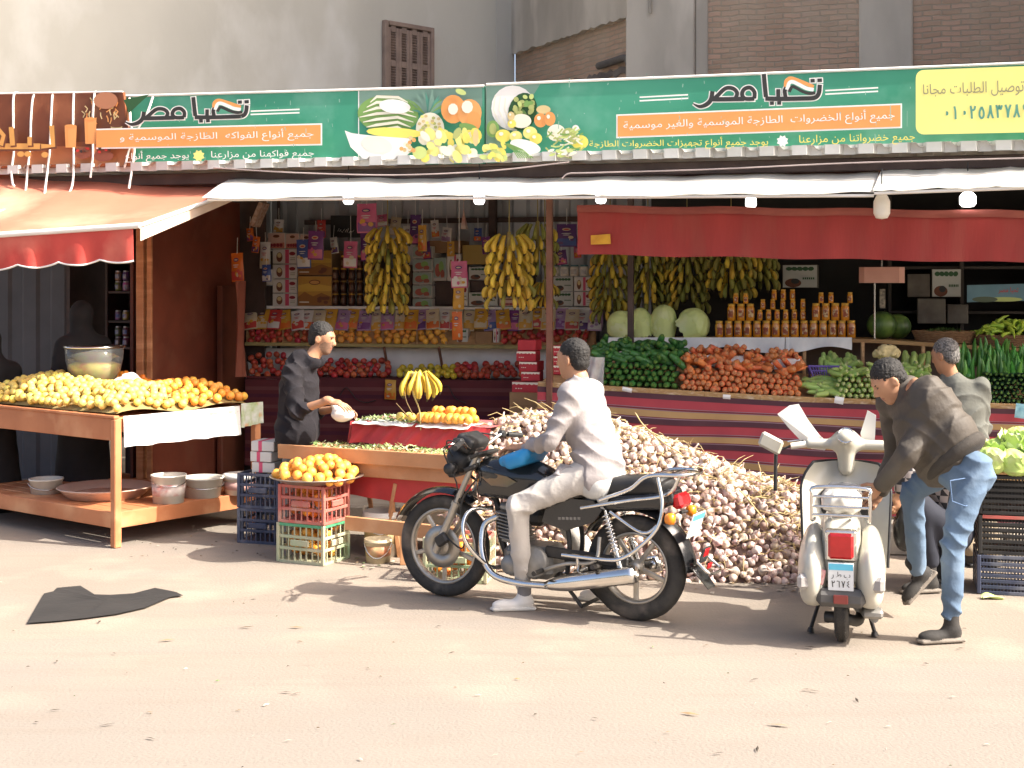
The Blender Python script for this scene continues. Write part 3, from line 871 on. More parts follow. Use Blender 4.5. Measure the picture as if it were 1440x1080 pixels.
for i, ch in enumerate("٠١٠٢٥٨٣٧٨٩"):
    x = 1325 + i * 12.1
    for st in DG[ch]: p.stroke(smooth2([(x + 9 * a, 154.5 - .03 * (x - 1325) + 18 * b) for a, b in st]), 2.8, I_teal, new=False)
rs = random.Random(8)
for k in range(40):                       # scuffs and drips on the vinyl
    x, y = rs.uniform(760, 1280), rs.uniform(108, 200); l = rs.uniform(2, 22) if rs.random() < .3 else rs.uniform(1, 5)
    p.stroke([(x, y), (x + rs.uniform(-1, 1), y + l)], rs.uniform(.5, 1.3), flat("scuff", (.30, .48, .38)))
p.build("lettering", t)
# green board, left
t, f = board("shop_sign", "green fruit shop sign with watermelon and pineapple picture, left of the vegetable sign", [(60, 138.5), (681, 121), (681, 230), (60, 236)], VS, I_green)
MB().tube([f[0], f[1]], .012, 6).build("sign_frame", M_white, t)
p = Print(VS)
p.poly([(505, 127), (678, 122), (678, 150), (505, 155)], I_slate)
p.stroke([(504.5, 127), (504.5, 232)], 1.4, I_white)
def fruit(p):
    r = random.Random(4)
    p.ell(546, 161, 43, 27, I_leaf, 28, 4)
    for k in range(7):
        y0 = 138 + k * 7; p.stroke([(506 + abs(k - 3) * 5, y0 + 6), (530, y0 - 2 + k), (560, y0 - 1), (586 - abs(k - 3) * 4, y0 + 6)], [1, 4, 4, 1], I_cream)
    p.ell(556, 150, 22, 10, I_white, 18, 6)
    for k in range(19):
        a = R(-155 + k * 7.2 + r.uniform(-3, 3)); l = r.uniform(26, 42)
        if k in range(0, 19): p.stroke([(606, 164), (606 + math.cos(a) * l * .55, 164 + math.sin(a) * l * .62), (606 + math.cos(a) * l, 166 + math.sin(a) * l)], [6, 4.5, .5], r.choice((I_leaf, I_deep, I_slate, I_teal)))
    p.ell(607, 182, 20, 23, I_cream, 20); 
    for k in range(30):
        x, y = r.uniform(592, 622), r.uniform(164, 202)
        if ((x - 607) / 18) ** 2 + ((y - 182) / 20) ** 2 < 1: p.ell(x, y, 2.6, 2.2, r.choice((I_tan, I_lem, I_olive)), 8)
    p.ell(641, 155, 17, 20, I_orange, 18); p.ell(664, 160, 17, 19, I_amber, 18); p.ell(670, 172, 10, 14, I_orange)
    p.ell(641, 155, 7, 8, I_cream, 10); p.ell(661, 152, 8, 9, I_cream, 10)
    p.ell(652, 131, 8, 4, I_lime, 10, 20); p.ell(662, 180, 13, 5, I_leaf, 12, 12)
    p.ell(560, 188, 40, 7, I_yel, 16, 3)
    pts = [(490, 185)] + [(490 + i * 9.2, 185 + 3.5 * i ** .5) for i in range(1, 11)] + [(582, 215), (570, 226), (545, 229), (515, 224), (498, 208)]
    p.poly(pts, I_white); p.ell(535, 205, 22, 12, I_cream, 16, 14)
    for k in range(46): p.ell(r.uniform(600, 676), r.uniform(188, 224), r.uniform(5, 10), r.uniform(4, 7), r.choice((I_lem, I_yel, I_lem, I_cream)), 12, r.uniform(0, 90))
    p.ell(598, 217, 10, 9, I_lime); p.ell(650, 190, 5, 9, I_olive, 10, 30); p.ell(676, 196, 4, 12, I_tan)
    for k in range(12): p.ell(r.uniform(572, 592), r.uniform(196, 216), 3, 3, r.choice((I_amber, I_cream, I_tan)), 8)
fruit(p)
LF = lambda x, y: (284.5 + (x - 1077) * .962, 140 + (y - 109) * .82 - (x - 1077) * .01)
for dy in (0, 4.6): p.stroke([(364, 159.5 + dy), (432, 157 + dy)], 2., I_white)
logo(p, LF, .92)
p.poly([(150, 184), (464, 176.5), (464, 207), (150, 212)], I_white); p.poly([(150, 186), (462, 178.6), (462, 205), (150, 210)], I_orange)
p.text("جميع أنواع الفواكه  الطازجة الموسمية و", (183, 452, (189, 205), (183, 200)), I_white)
p.text("جميع فواكهنا من مزارعنا", (310, 453, (215, 229), (213, 226)), I_white)
p.text("يوجد جميع أنواع", (191, 279, (215, 231), (214, 229)), I_white)
star(p, 293, 221.5, 8.5, I_lem)
for k in range(30):
    x, y = rs.uniform(200, 490), rs.uniform(140, 228); l = rs.uniform(1, 7)
    p.stroke([(x, y), (x + rs.uniform(-1, 1), y + l)], rs.uniform(.5, 1.2), flat("scuff", (.30, .48, .38)))
p.poly([(192, 145), (228, 137), (200, 163)], I_deep)
p.build("lettering", t)
# brown board in front, far left
VB = -.39
t, f = board("shop_sign", "brown drinks sign with glasses of orange juice, tied with white ropes", [(-160, 134), (173, 129), (188, 234), (-160, 240)], VB, mat("print_brown_photo", (.26, .085, .035), .5, (.17, .05, .02), 1.4, c3=(.42, .16, .07), scale3=1.2), .035)
MB().tube([f[0], f[1]], .008, 6).build("sign_frame", M_white, t)
p = Print(VB)
p.poly([(-150, 205), (184, 206), (187, 233), (-150, 238)], flat("table_brown", (.40, .15, .06)))
p.poly([(105, 133), (172, 131), (180, 195), (104, 200)], I_brown)
r = random.Random(6)
for k in range(26):
    x, y = r.uniform(106, 170), r.uniform(134, 172)
    p.stroke([(x, y), (x + r.uniform(-5, 5), y + 4), (x + r.uniform(-4, 4), y + 9)], 1.6, r.choice((I_amber, I_tan, I_orange)))
p.ell(152, 142, 17, 12, flat("copper", (.42, .19, .10)))
for (x, w_, y0, y1) in ((103, 17, 178, 208), (131, 17, 168, 203)):
    p.poly([(x - w_ / 2, y0), (x + w_ / 2, y0), (x + w_ * .42, y1), (x - w_ * .42, y1)], I_amber); p.ell(x, y0, w_ / 2, 2.4, I_orange, 12); p.stroke([(x - 5, y0 + 4), (x - 4, y1 - 3)], 2, I_orange)
p.poly([(142, 180), (152, 180), (154, 212), (143, 212)], I_brown); p.poly([(160, 178), (176, 178), (176, 190), (160, 190)], I_tan); p.ell(168, 178, 8, 2, I_brown)
p.ell(121, 216, 12, 8, flat("clay", (.25, .08, .045))); p.ell(150, 220, 14, 8, flat("clay", (.25, .08, .045)))
for k in range(22): p.ell(r.choice((121, 150)) + r.uniform(-9, 9), 212 + r.uniform(-3, 3), 2.4, 2, r.choice((I_brown, I_red, I_dark)), 8)
gold = flat("gold", (.62, .33, .09))
for (pts, w_) in ([([(80, 178), (82, 206), (64, 207)], 7), ([(-30, 207), (64, 207)], 8), ([(24, 180), (26, 206)], 7), ([(50, 194), (50, 206)], 6), ([(2, 178), (14, 192), (10, 206)], 6)]):
    p.stroke([(a + 1.5, b + 2) for a, b in pts], w_ + 1.5, I_brown)
    p.stroke(pts, w_, gold)
for (x, y) in ((38, 218), (48, 218), (72, 219)): p.ell(x, y, 5, 4, gold)
p.build("lettering", t)
# ropes over the brown board
RP = [([(28, 131), (19, 134), (18, 170), (19, 210), (16, 240), (18, 258), (21, 262)], "second"), ([(53, 131), (46, 137), (43, 165), (42, 200), (39, 235), (35, 275), (27, 291), (-8, 298)], "b"),
      ([(76, 131), (73, 137), (71, 170), (69, 215), (64, 260), (61, 288)], ""), ([(106, 130), (103, 136), (102, 180), (103, 230), (101, 262), (91, 279)], ""), ([(135, 129), (132, 136), (129, 180), (130, 215), (127, 250)], ""),
      ([(182, 138), (183, 170), (188, 205), (186, 232), (181, 265)], ""), ([(215, 136), (206, 160), (195, 178), (183, 205), (175, 236)], "")]
LB = ["short white rope tied over the brown sign, its frayed end a loop", "longest white rope, trailing down from the brown sign onto the red awning", "white rope hanging straight over the gold lettering of the brown sign", "white rope whose end bends aside over the red awning, crossing the juice glass",
      "white rope over the dark glasses of the brown sign, ending just below it", "white rope hanging down the slanted edge between brown and green signs", "white rope slanting across the black logo's tail on the green sign"]
for (pts, _), lb in zip(RP, LB):
    mb = MB(); q = []
    for i, (x, y) in enumerate(pts):
        vv = VB - .012 - (.05 * max(0, y - 235) / 30) - (.5 * max(0, y - 285) / 15 if y > 285 else 0)
        if i == 0: vv = VB + .05
        q.append(W(x + .6 * math.sin(i * 7), y, vv))
    mb.tube(smooth_path(q, 6), .0105, 6)
    tag(mb.build("rope", M_rope), lb, "rope", "white ropes over the brown sign")
# cables under the signs
for (pts, lb) in (([(300, 236), (420, 243), (560, 246), (690, 240), (800, 228)], "thin cable drooping under the fruit sign"), ([(790, 251), (800, 244), (830, 243), (1000, 238), (1200, 229), (1450, 222)], "thin cable running under the vegetable sign")):
    mb = MB(); mb.tube(smooth_path([W(x, y, -.43) for x, y in pts], 6), .006, 5)
    tag(mb.build("cable", mat("pale_cable", (.42, .34, .32), .6)), lb, "cable")
# bulbs
def bulb(px, py, v, r, lit, label, h=1.0):
    c = W(px, py, v)
    t = thing("light_bulb", label, "light bulb", c, "light bulbs under the awnings")
    mb = MB(); mb.lathe([(.0, -r * 1.15 * h), (r * .7, -r * 1.05 * h), (r, -r * .6 * h), (r, r * .5 * h), (r * .72, r * 1.0 * h), (r * .42, r * 1.25 * h)], c, n=16)
    mb.build("globe", mat("lit_bulb", (1, .97, .92), .3, emit=3.5) if lit else mat("milky_globe", (.78, .74, .66), .35, (.72, .68, .60), 3), t)
    mb = MB(); mb.lathe([(r * .42, r * 1.2 * h), (r * .45, r * 1.7 * h), (r * .2, r * 1.9 * h)], c, n=12); mb.tube([c + V((0, 0, r * 1.8)), c + V((0, 0, .28))], .005, 5); mb.build("socket", M_black, t)
bulb(1240, 291, -.72, .060, False, "unlit white bulb hanging below the seam of the white awnings", 1.3)
bulb(1361, 281, -.3, .060, True, "lit bulb above the red canvas, under the yellow panel", .8)
bulb(490, 279, -.3, .045, True, "lit bulb half hidden by the awning, above the dark syrup jars")
bulb(674, 279, -.3, .045, True, "lit bulb half hidden by the awning, left of the tallest banana bunches")
bulb(1056, 284, .3, .045, True, "lit bulb just above the middle of the red canvas")
bulb(845, 278, .3, .045, True, "lit bulb above the yellow label of the red canvas")
# ================================================================ PRODUCE
TAU = 2 * math.pi
def rrot(): return (rnd.uniform(0, TAU), rnd.uniform(0, TAU), rnd.uniform(0, TAU))
def place(proto, spots, label, cat, group):
    """spots: (location, euler, scale); the proto itself takes the first"""
    out = []
    for i, (l, e, s) in enumerate(spots):
        o = proto if i == 0 else dup(proto)
        o.location = l; o.rotation_euler = e; o.scale = (s,) * 3 if isinstance(s, (int, float)) else s
        out.append(o)
    for o in out: tag(o, label, cat, group)
    return out
def fresh(proto, name=None):
    """a new kind member that shares the shape but starts another group"""
    c = dup(proto); return c
M_orange = mat("orange_peel", (.81, .33, .04), .42, (.86, .45, .09), 3, .25, 260, orand=.12, hrand=.012)
M_mand = mat("tangerine_peel", (.72, .20, .02), .42, (.78, .27, .03), 3, .25, 260, orand=.12, hrand=.01)
M_guava = mat("guava_skin", (.72, .50, .09), .5, (.75, .61, .18), 2.5, .12, 80, orand=.12, hrand=.02, c3=(.62, .40, .08), scale3=4)
M_apple = mat("red_apple_skin", (.42, .035, .03), .35, (.55, .17, .07), 9, 0, orand=.2, hrand=.015, stretch=(1, 1, .3), lo=.45, hi=.75)
M_apple2 = mat("yellow_apple_skin", (.68, .46, .03), .35, (.60, .52, .06), 5, 0, orand=.12)
M_stem = mat("dry_stem", (.16, .10, .04), .8)
M_calyx = mat("calyx_green", (.10, .20, .03), .7)
def round_fruit(name, r, m, squash=.95, dimple=.0, pear=.0, stem=True, n=14):
    prof = []
    for i in range(11):
        a = -math.pi / 2 + math.pi * i / 10
        rr, z = math.cos(a), math.sin(a) * squash
        if dimple: z -= dimple * math.copysign(max(0, 1 - rr / .55) ** 1.5, z)
        if pear: rr *= 1 - pear * max(0, math.sin(a)) ** 1.2; z += pear * .25 * max(0, math.sin(a))
        prof.append((max(rr * r, 1e-6 if i in (0, 10) else .001), z * r))
    mb = MB(); mb.lathe(prof, n=n)
    top = prof[-1][1]
    if stem == 'calyx': mb.lathe([(.16 * r, top - .02 * r), (.10 * r, top + .05 * r), (0, top + .06 * r)], n=6, m=1)
    elif stem: mb.tube([(0, 0, top - .02 * r), (.08 * r, 0, top + .3 * r)], .05 * r, 5, 1)
    o = mb.build(name, [m, M_calyx if stem == 'calyx' else M_stem], loc=(0, 0, 0))
    return o
p_orange = round_fruit("orange", .037, M_orange, stem='calyx')
p_mand = round_fruit("tangerine", .035, M_mand, .85, stem='calyx')
p_guava = round_fruit("guava", .034, M_guava, 1.0, pear=.10, stem='calyx')
p_apple = round_fruit("apple", .036, M_apple, .9, dimple=.22)
p_yapple = round_fruit("yellow_apple", .036, M_apple2, .9, dimple=.22)

# ---- left table
TC = V((-3.01, 10.54, 0)); TA = V((-.79, .613, 0)); TB = V((.613, .79, 0))
RT = Matrix((TB, -TA, V((0, 0, 1)))).transposed()
TZ = .985
def TT(a, b, z=0.): return TC + TA * a + TB * b + V((0, 0, z))
tb = thing("market_table", "orange wooden market table with a lower shelf, heaped with guavas and oranges", "table", TC)
M_tw = mat("orange_paint_wood", (.52, .20, .085), .55, (.42, .15, .06), 3.5, .12, 30, stretch=(1, 1, 1), c3=(.60, .29, .14), scale3=3)
AL, BL = 2.1, 1.40
w = MB(); w.box(TT(AL / 2, BL / 2, TZ - .02), (BL - .03, AL - .03, .03), RT, 0, .003); w.build("table_top", M_tw, tb)
w = MB()
w.box(TT(AL / 2 + .02, .0, TZ - .09), (.028, AL - .06, .17), RT, 0, .004); w.box(TT(AL / 2, -.004, TZ + .006), (.05, AL + .03, .022), RT, 0, .004)
w.build("apron", M_tw, tb)
w = MB(); w.box(TT(-.0, BL / 2 + .02, TZ - .06), (BL - .06, .028, .10), RT, 0, .004); w.box(TT(AL, BL / 2, TZ - .09), (BL - .06, .028, .17), RT, 0, .004); w.box(TT(AL / 2, BL, TZ - .09), (.028, AL - .06, .17), RT, 0, .004); w.build("apron", M_tw, tb)
for (a, b) in ((0, 0), (AL, 0), (0, BL), (AL, BL)):
    MB().box(TT(a, b, (TZ - .01) / 2), (.062, .062, TZ - .01), RT, 0, .006).build("leg", M_tw, tb)
w = MB()
w.box(TT(AL / 2, 0, .205), (.03, AL - .06, .12), RT, 0, .004); w.box(TT(0, BL / 2, .205), (BL - .06, .03, .12), RT, 0, .004)
w.box(TT(AL, BL / 2, .205), (BL - .06, .03, .12), RT, 0, .004); w.box(TT(AL / 2, BL, .205), (.03, AL - .06, .12), RT, 0, .004)
w.build("lower_rail", M_tw, tb)
w = MB()
for k in range(9): w.box(TT(AL / 2, .09 + k * .152, .255), (.138, AL - .05, .018), RT, 0, .003)
w.build("lower_shelf", M_tw, tb)
# white cloth over the right edge, with its scalloped trim
def tcl(a, b):
    y = BL * (.03 + .82 * a)
    d = b * .235
    return TT(-.035 - .012 * math.sin(a * 40) * b - .01 * b, y, TZ + .012 - d + (.004 * math.sin(a * 25) * b))
w = MB(); w.grid(tcl, 60, 8, 0, True, .004); cl = w.build("table_cloth", M_white, None)
tag(cl, "white cloth hanging over the right edge of the orange table", "cloth")
w = MB()
for k in range(22):
    a = (k + .5) / 22 * .98
    w.prism([tcl(a + .026 * math.cos(q * .52), .14 + .11 * math.sin(q * .52)) - TA * .003 * -1 + TA * -.004 for q in range(7)], TA * -.003)
w.build("trim", mat("grey_lace", (.30, .28, .24), .8, (.45, .40, .3), 20), cl)
def tcl2(a, b): return TT(-.04 - .012 * math.sin(a * 20) * b, BL * (.86 + .17 * a), TZ + .03 - b * .20 - .03 * a * math.sin(b * 4))
w = MB(); w.grid(tcl2, 16, 8, 0, True, .003)
tag(w.build("plastic_sheet", mat("printed_oilcloth", (.60, .60, .56), .3, (.35, .42, .20), 14, c3=(.70, .25, .06), scale3=9)), "patterned plastic sheet hanging at the rear right corner of the orange table", "sheet")
def heap(fn, n, r, rej=.92, tries=14000, key=lambda x, y: True):
    pts, cell = [], {}
    d = 2 * r * rej
    for _ in range(tries):
        x, y = rnd.random(), rnd.random()
        if not key(x, y): continue
        q = fn(x, y)
        c = tuple(int(math.floor(t / d)) for t in q)
        if any((q - o).length < d for i in (-1, 0, 1) for j in (-1, 0, 1) for k in (-1, 0, 1) for o in cell.get((c[0] + i, c[1] + j, c[2] + k), ())): continue
        cell.setdefault(c, []).append(q); pts.append(q)
        if len(pts) >= n: break
    return pts
def th(a, b):
    """height of the heap on the table"""
    e = min(1., min(a, b * .9, AL - a, BL - b + .03) / .40)
    h = .20 * max(e, 0) ** .75
    h *= 1.0 - .35 * max(0, b - .5)
    h += .03 * math.sin(a * 5 + 1) * e + .02 * math.sin(b * 7)
    return max(.0, h)
def tf(x, y):
    a, b = .045 + x * 1.95, .04 + y * (BL - .07)
    return TT(a, b, TZ + .03 + th(a, b))
w = MB(); w.grid(lambda x, y: tf(x, y) - V((0, 0, .045)), 34, 26)
tag(w.build("heap_liner", mat("liner_sacking", (.34, .26, .10), .9, (.28, .18, .06), 8)), "sacking under the heap of guavas on the orange table", "sacking")
bw = TT(1.20, .66)
out_bowl = lambda x, y: (tf(x, y) - bw).xy.length > .26
isor = lambda x, y: (y * BL + .10 * math.sin(x * 17)) > .74
front = lambda x, y: x < .62 or y < .35
ps = heap(tf, 285, .0315, key=lambda x, y: not isor(x, y) and out_bowl(x, y) and front(x, y))
place(p_guava, [(p + V((0, 0, rnd.uniform(-.006, .008))), rrot(), rnd.uniform(.88, 1.08)) for p in ps], "pale yellow guava in the heap on the orange table", "guava", "guavas heaped on the orange table")
ps = heap(tf, 110, .035, key=lambda x, y: isor(x, y) and x < .34)
place(p_orange, [(p, rrot(), rnd.uniform(.9, 1.08)) for p in ps], "bright orange in the sunlit heap at the right of the orange table", "orange", "oranges heaped at the right of the orange table")
ps = heap(tf, 60, .034, key=lambda x, y: isor(x, y) and x > .345 and y > .62)
if ps: place(p_mand, [(p, rrot(), rnd.uniform(.9, 1.05)) for p in ps], "deep orange tangerine at the shaded back corner of the orange table", "tangerine", "tangerines at the back of the orange table")
# ---- glass bowl
bc = bw + V((0, 0, TZ + .17))
t = thing("glass_bowl", "big clear bowl of cut fruit with a shiny rim, on the guava heap", "bowl", bc)
M_glass = mat("clear_acrylic", (.92, .95, .95), .06, (.92, .95, .95), 2, trans=.93, ior=1.3, spec=.6)
M_steel = mat("bright_steel", (.72, .72, .70), .16, (.60, .60, .58), 8, metal=1.)
prof = [(.001, 0), (.12, .005), (.175, .035), (.215, .11), (.235, .20), (.245, .31), (.238, .31), (.228, .20), (.208, .113), (.17, .043), (.115, .013), (.001, .010)]
MB().lathe(prof, bc, n=40).build("bowl", M_glass, t)
w = MB(); ring = [bc + V((.245 * math.cos(a * TAU / 48), .245 * math.sin(a * TAU / 48), .315)) for a in range(48)]; w.tube(ring, .010, 8, closed=True)
w.lathe([(.238, .315), (.20, .328), (.08, .334), (.001, .335)], bc, n=40); w.build("rim", M_steel, t)
w = MB(); w.lathe([(.001, .016), (.11, .018), (.165, .048), (.203, .115), (.214, .165), (.16, .185), (.001, .19)], bc, n=32, mod=lambda a, r, z: r * (1 + .02 * math.sin(a * 7)))
w.build("fruit_salad", mat("cut_fruit", (.62, .33, .07), .45, (.50, .50, .08), 9, .2, 30, c3=(.60, .20, .08), scale3=12), t)
# white plastic bag lump behind the guavas
sd_ = SDF(.012); c = TT(.60, .55, TZ + .17)
sd_.ell(c, (.14, .11, .10), k=.03).ell(c + V((.08, .02, -.03)), (.13, .11, .08), k=.04).ell(c + V((-.14, 0, -.05)), (.13, .10, .06), k=.05).ell(c + V((.02, 0, .08)), (.05, .05, .04), k=.05)
sd_.wr = lambda X: .004 * np.sin(X[:, 0] * 60 + 3 * np.sin(X[:, 2] * 40)) + .003 * np.sin(X[:, 1] * 90 + X[:, 2] * 30)
tag(sd_.mesh("plastic_bag", mat("milky_bag", (.72, .66, .63), .35, (.80, .76, .74), 8, .3, 20)), "bulging white plastic bag lying on the heap beside the bowl", "bag")
# buckets and pans on the lower shelf
def tub(px, py, D, r, h, label, m, band=None, taper=.9, lid=False):
    c = P(px, py, D); c.z = max(c.z, .265) if D > 10.6 and py < 735 else c.z
    t = thing("plastic_tub", label, "tub", c)
    w = MB(); w.lathe([(r * taper, 0), (r, h), (r * 1.05, h), (r * 1.05, h + .012), (r * .96, h + .012), (r * .96, h - .015), (r * taper * .9, .012), (.001, .012)], c, n=28); w.build("body", m, t)
    if band:
        w = MB(); w.lathe([(r * (taper + .02), h * .22), (r * (taper + .085), h * .72)], c, n=28); w.build("band", band, t)
    if lid: MB().lathe([(r * 1.07, h * .86), (r * 1.07, h + .016), (r * .9, h + .022), (.001, h + .018)], c, n=28).build("lid", M_white, t)
    else:
        w = MB(); w.tube([c + V((r * 1.06 * math.cos(q), r * 1.06 * math.sin(q) * .98, h - .02 - .05 * math.sin(q - 3.5))) for q in [3.5 + i * .26 for i in range(12)]], .004, 5); w.build("handle", M_steel, t)
    return t
M_tubw = mat("white_tub_plastic", (.72, .68, .60), .4, (.60, .55, .46), 6)
M_tubband = mat("tub_print", (.55, .45, .40), .5, (.70, .62, .55), 16, c3=(.45, .12, .10), scale3=10)
tub(65, 712, 11.55, .135, .11, "white plastic tub standing alone at the left of the lower shelf", M_tubw, None)
tub(237, 718, 11.05, .135, .21, "tall white printed tub on the lower shelf, right of the flat pan", M_tubw, M_tubband)
tub(285, 716, 11.35, .165, .15, "wide white tub on the lower shelf, right of the tall printed tub", M_tubw, None, .86)
tub(336, 712, 11.50, .125, .15, "lidded white tub at the right end of the lower shelf", M_tubw, mat("pink_print", (.65, .38, .33), .5), lid=True)
c = P(148, 716, 11.35); c.z = .268
t = thing("baking_pan", "wide flat pale pan lying on the lower shelf of the orange table", "pan", c)
MB().lathe([(.001, .0), (.30, .0), (.37, .075), (.385, .08), (.375, .086), (.29, .012), (.001, .012)], c, n=40).build("pan", mat("pale_enamel", (.70, .52, .42), .4, (.60, .42, .32), 5), t)
MB().lathe([(.001, .014), (.25, .013), (.27, .03), (.22, .038), (.001, .04)], c, n=30).build("flatbread", mat("baked_sheet", (.55, .36, .25), .8, (.42, .22, .14), 10), t)
# ================================================================ LEFT BAY: stepped fruit counter, pouches, boxes
M_maroon = mat("maroon_cloth", (.115, .022, .026), .85, (.09, .018, .022), 3, .2, 40)
bay = thing("fruit_counter", "stepped fruit counter under a maroon cloth, with tilted trays and a white shelf", "counter", W(540, 533, 1.5))
def bay_cloth(a, b):
    p = W(346, 533, 1.5).lerp(W(735, 535, 1.5), a); z0 = p.z
    p.z = z0 + (.2 - z0) * b
    return p - VD * (.02 + .02 * b * math.sin(a * 31) + .012 * math.sin(a * 67 + b) * b)
w = MB()
for k in range(24):
    mi = (0, 0, 1, 0, 2)[k % 5]
    w.grid(lambda a, b: bay_cloth(a, (k + b) / 24), 60, 1, mi)
w.build("cloth", [M_maroon, mat("maroon_stripe", (.16, .05, .05), .85), mat("plum_stripe", (.08, .014, .03), .85)], bay)
M_board = mat("painted_shelf_edge", (.36, .30, .12), .7, (.14, .15, .06), 6, .1, 30, lo=.5, hi=.7)
def shelfbox(px0, px1, py, v0, v1, th_, m, name):
    a, b = W(px0, py, v0), W(px1, py, v0)
    L_ = (b - a).dot(UD); z = (a.z + b.z) / 2
    c = (a + b) / 2 + VD * (v1 - v0) / 2; c.z = z - th_ / 2
    return MB().box(c, (L_, v1 - v0, th_), RSHOP, 0, .004).build(name, m, bay)
shelfbox(346, 800, 533, 1.5, 1.98, .025, M_maroon, "lower_tray")
shelfbox(344, 840, 484, 1.74, 2.2, .035, M_board, "shelf_board")
shelfbox(340, 845, 431, 1.98, 2.6, .030, M_paper, "white_shelf")
def liner(a, b):
    p = W(346, 532, 1.88).lerp(W(835, 534, 1.88), a); q = W(346, 487, 1.96).lerp(W(835, 487, 1.96), a)
    return p.lerp(q, b) + VD * .012 * math.sin(a * 50) + V((0, 0, -.02 * abs(math.sin(a * 16)) * b))
w = MB(); w.grid(liner, 60, 4, 0, True, .003); w.build("paper_liner", M_paper, bay)
w = MB()
for px in (346.5, 397, 452, 489, 537, 585, 626, 705, 770, 833):
    a = W(px, 484, 1.76); b = W(px, 456, 1.97)
    w.prism([a, a + V((0, 0, .02)), b + V((0, 0, .02)), b - V((0, 0, .12))], UD * .018)
w.build("divider", M_wood2, bay)
w = MB(); w.grid(lambda a, b: W(346, 484, 1.79).lerp(W(838, 485, 1.79), a).lerp(W(346, 455, 2.02).lerp(W(838, 455, 2.02), a), b), 4, 2, 0, False, .01)
w.build("tray_floor", M_wood2, bay)
w = MB()
for px in (350, 548, 625): w = MB(); w.beam(W(px, 533, 1.86), W(px - 8, 488, 1.72), .02, .03); w.build("bracket", M_rust, bay)
# slim strap hanging on the maroon cloth
w = MB(); w.tube(smooth_path([W(x, y, 1.45) for x, y in ((478, 556), (486, 545), (494, 552), (502, 562), (515, 566), (528, 563))], 5), .008, 5, squash=.5)
w.tube(smooth_path([W(x, y, 1.45) for x, y in ((600, 552), (618, 546), (630, 543), (640, 560), (655, 567))], 5), .008, 5, squash=.5)
tag(w.build("strap", M_black), "dark strap looped across the maroon cloth of the fruit counter", "strap")

def row(proto, px0, px1, py0, py1, v0, v1, n, r, label, cat, group, bulge=.03):
    """fruit on the sloping face between photo heights py0 (front, low) and py1 (back, high)"""
    def fn(x, y):
        p = W(px0 + (px1 - px0) * x, py0, v0).lerp(W(px0 + (px1 - px0) * x, py1, v1), y)
        return p
    ps = heap(fn, n, r, .95, 3000)
    return place(fresh(proto), [(p, rrot(), rnd.uniform(.88, 1.06)) for p in ps], label, cat, group)
row(p_apple, 353, 400, 528, 498, 1.55, 1.80, 60, .036, "red apple in the lowest tray, left of the man in the dark hoodie", "apple", "apples in the lowest tray, left")
row(p_apple, 402, 546, 528, 507, 1.55, 1.84, 110, .036, "red apple in the lowest tray, right behind the man in the dark hoodie", "apple", "apples in the lowest tray, middle")
row(p_yapple, 560, 640, 529, 516, 1.55, 1.76, 50, .036, "yellow apple in the lowest tray behind the hanging sunlit bananas", "apple", "yellow apples in the lowest tray")
row(p_apple, 642, 735, 529, 511, 1.55, 1.82, 80, .036, "dark red apple in the lowest tray, between yellow apples and red boxes", "apple", "apples in the lowest tray, right")
row(p_apple, 349, 395, 480, 461, 1.78, 1.95, 40, .034, "red apple in the first tilted tray from the left", "apple", "apples in the first tilted tray")
row(p_apple, 400, 450, 480, 461, 1.78, 1.95, 40, .034, "red apple in the second tilted tray, left of the man's head", "apple", "apples in the second tilted tray")
row(p_orange, 455, 487, 480, 461, 1.78, 1.95, 26, .036, "orange in the narrow tilted tray beside the man's forehead", "orange", "oranges in the narrow tilted tray")
row(p_orange, 493, 535, 480, 462, 1.78, 1.95, 36, .036, "orange in the tilted tray below the hanging banana bunch", "orange", "oranges in the fourth tilted tray")
row(p_orange, 541, 583, 480, 462, 1.78, 1.95, 36, .036, "orange in the tilted tray just right of the hanging banana bunch", "orange", "oranges in the fifth tilted tray")
row(p_orange, 589, 625, 480, 462, 1.78, 1.95, 32, .036, "orange in the tilted tray left of the orange paper bag", "orange", "oranges in the last orange tray")
row(p_apple, 708, 768, 480, 461, 1.78, 1.95, 44, .034, "dark apple in the shaded tilted tray behind the red box stack", "apple", "apples in the shaded tray left of the post")
row(p_apple, 775, 830, 480, 461, 1.78, 1.95, 44, .034, "dark apple in the shaded tilted tray right of the rusty post", "apple", "apples in the shaded tray right of the post")

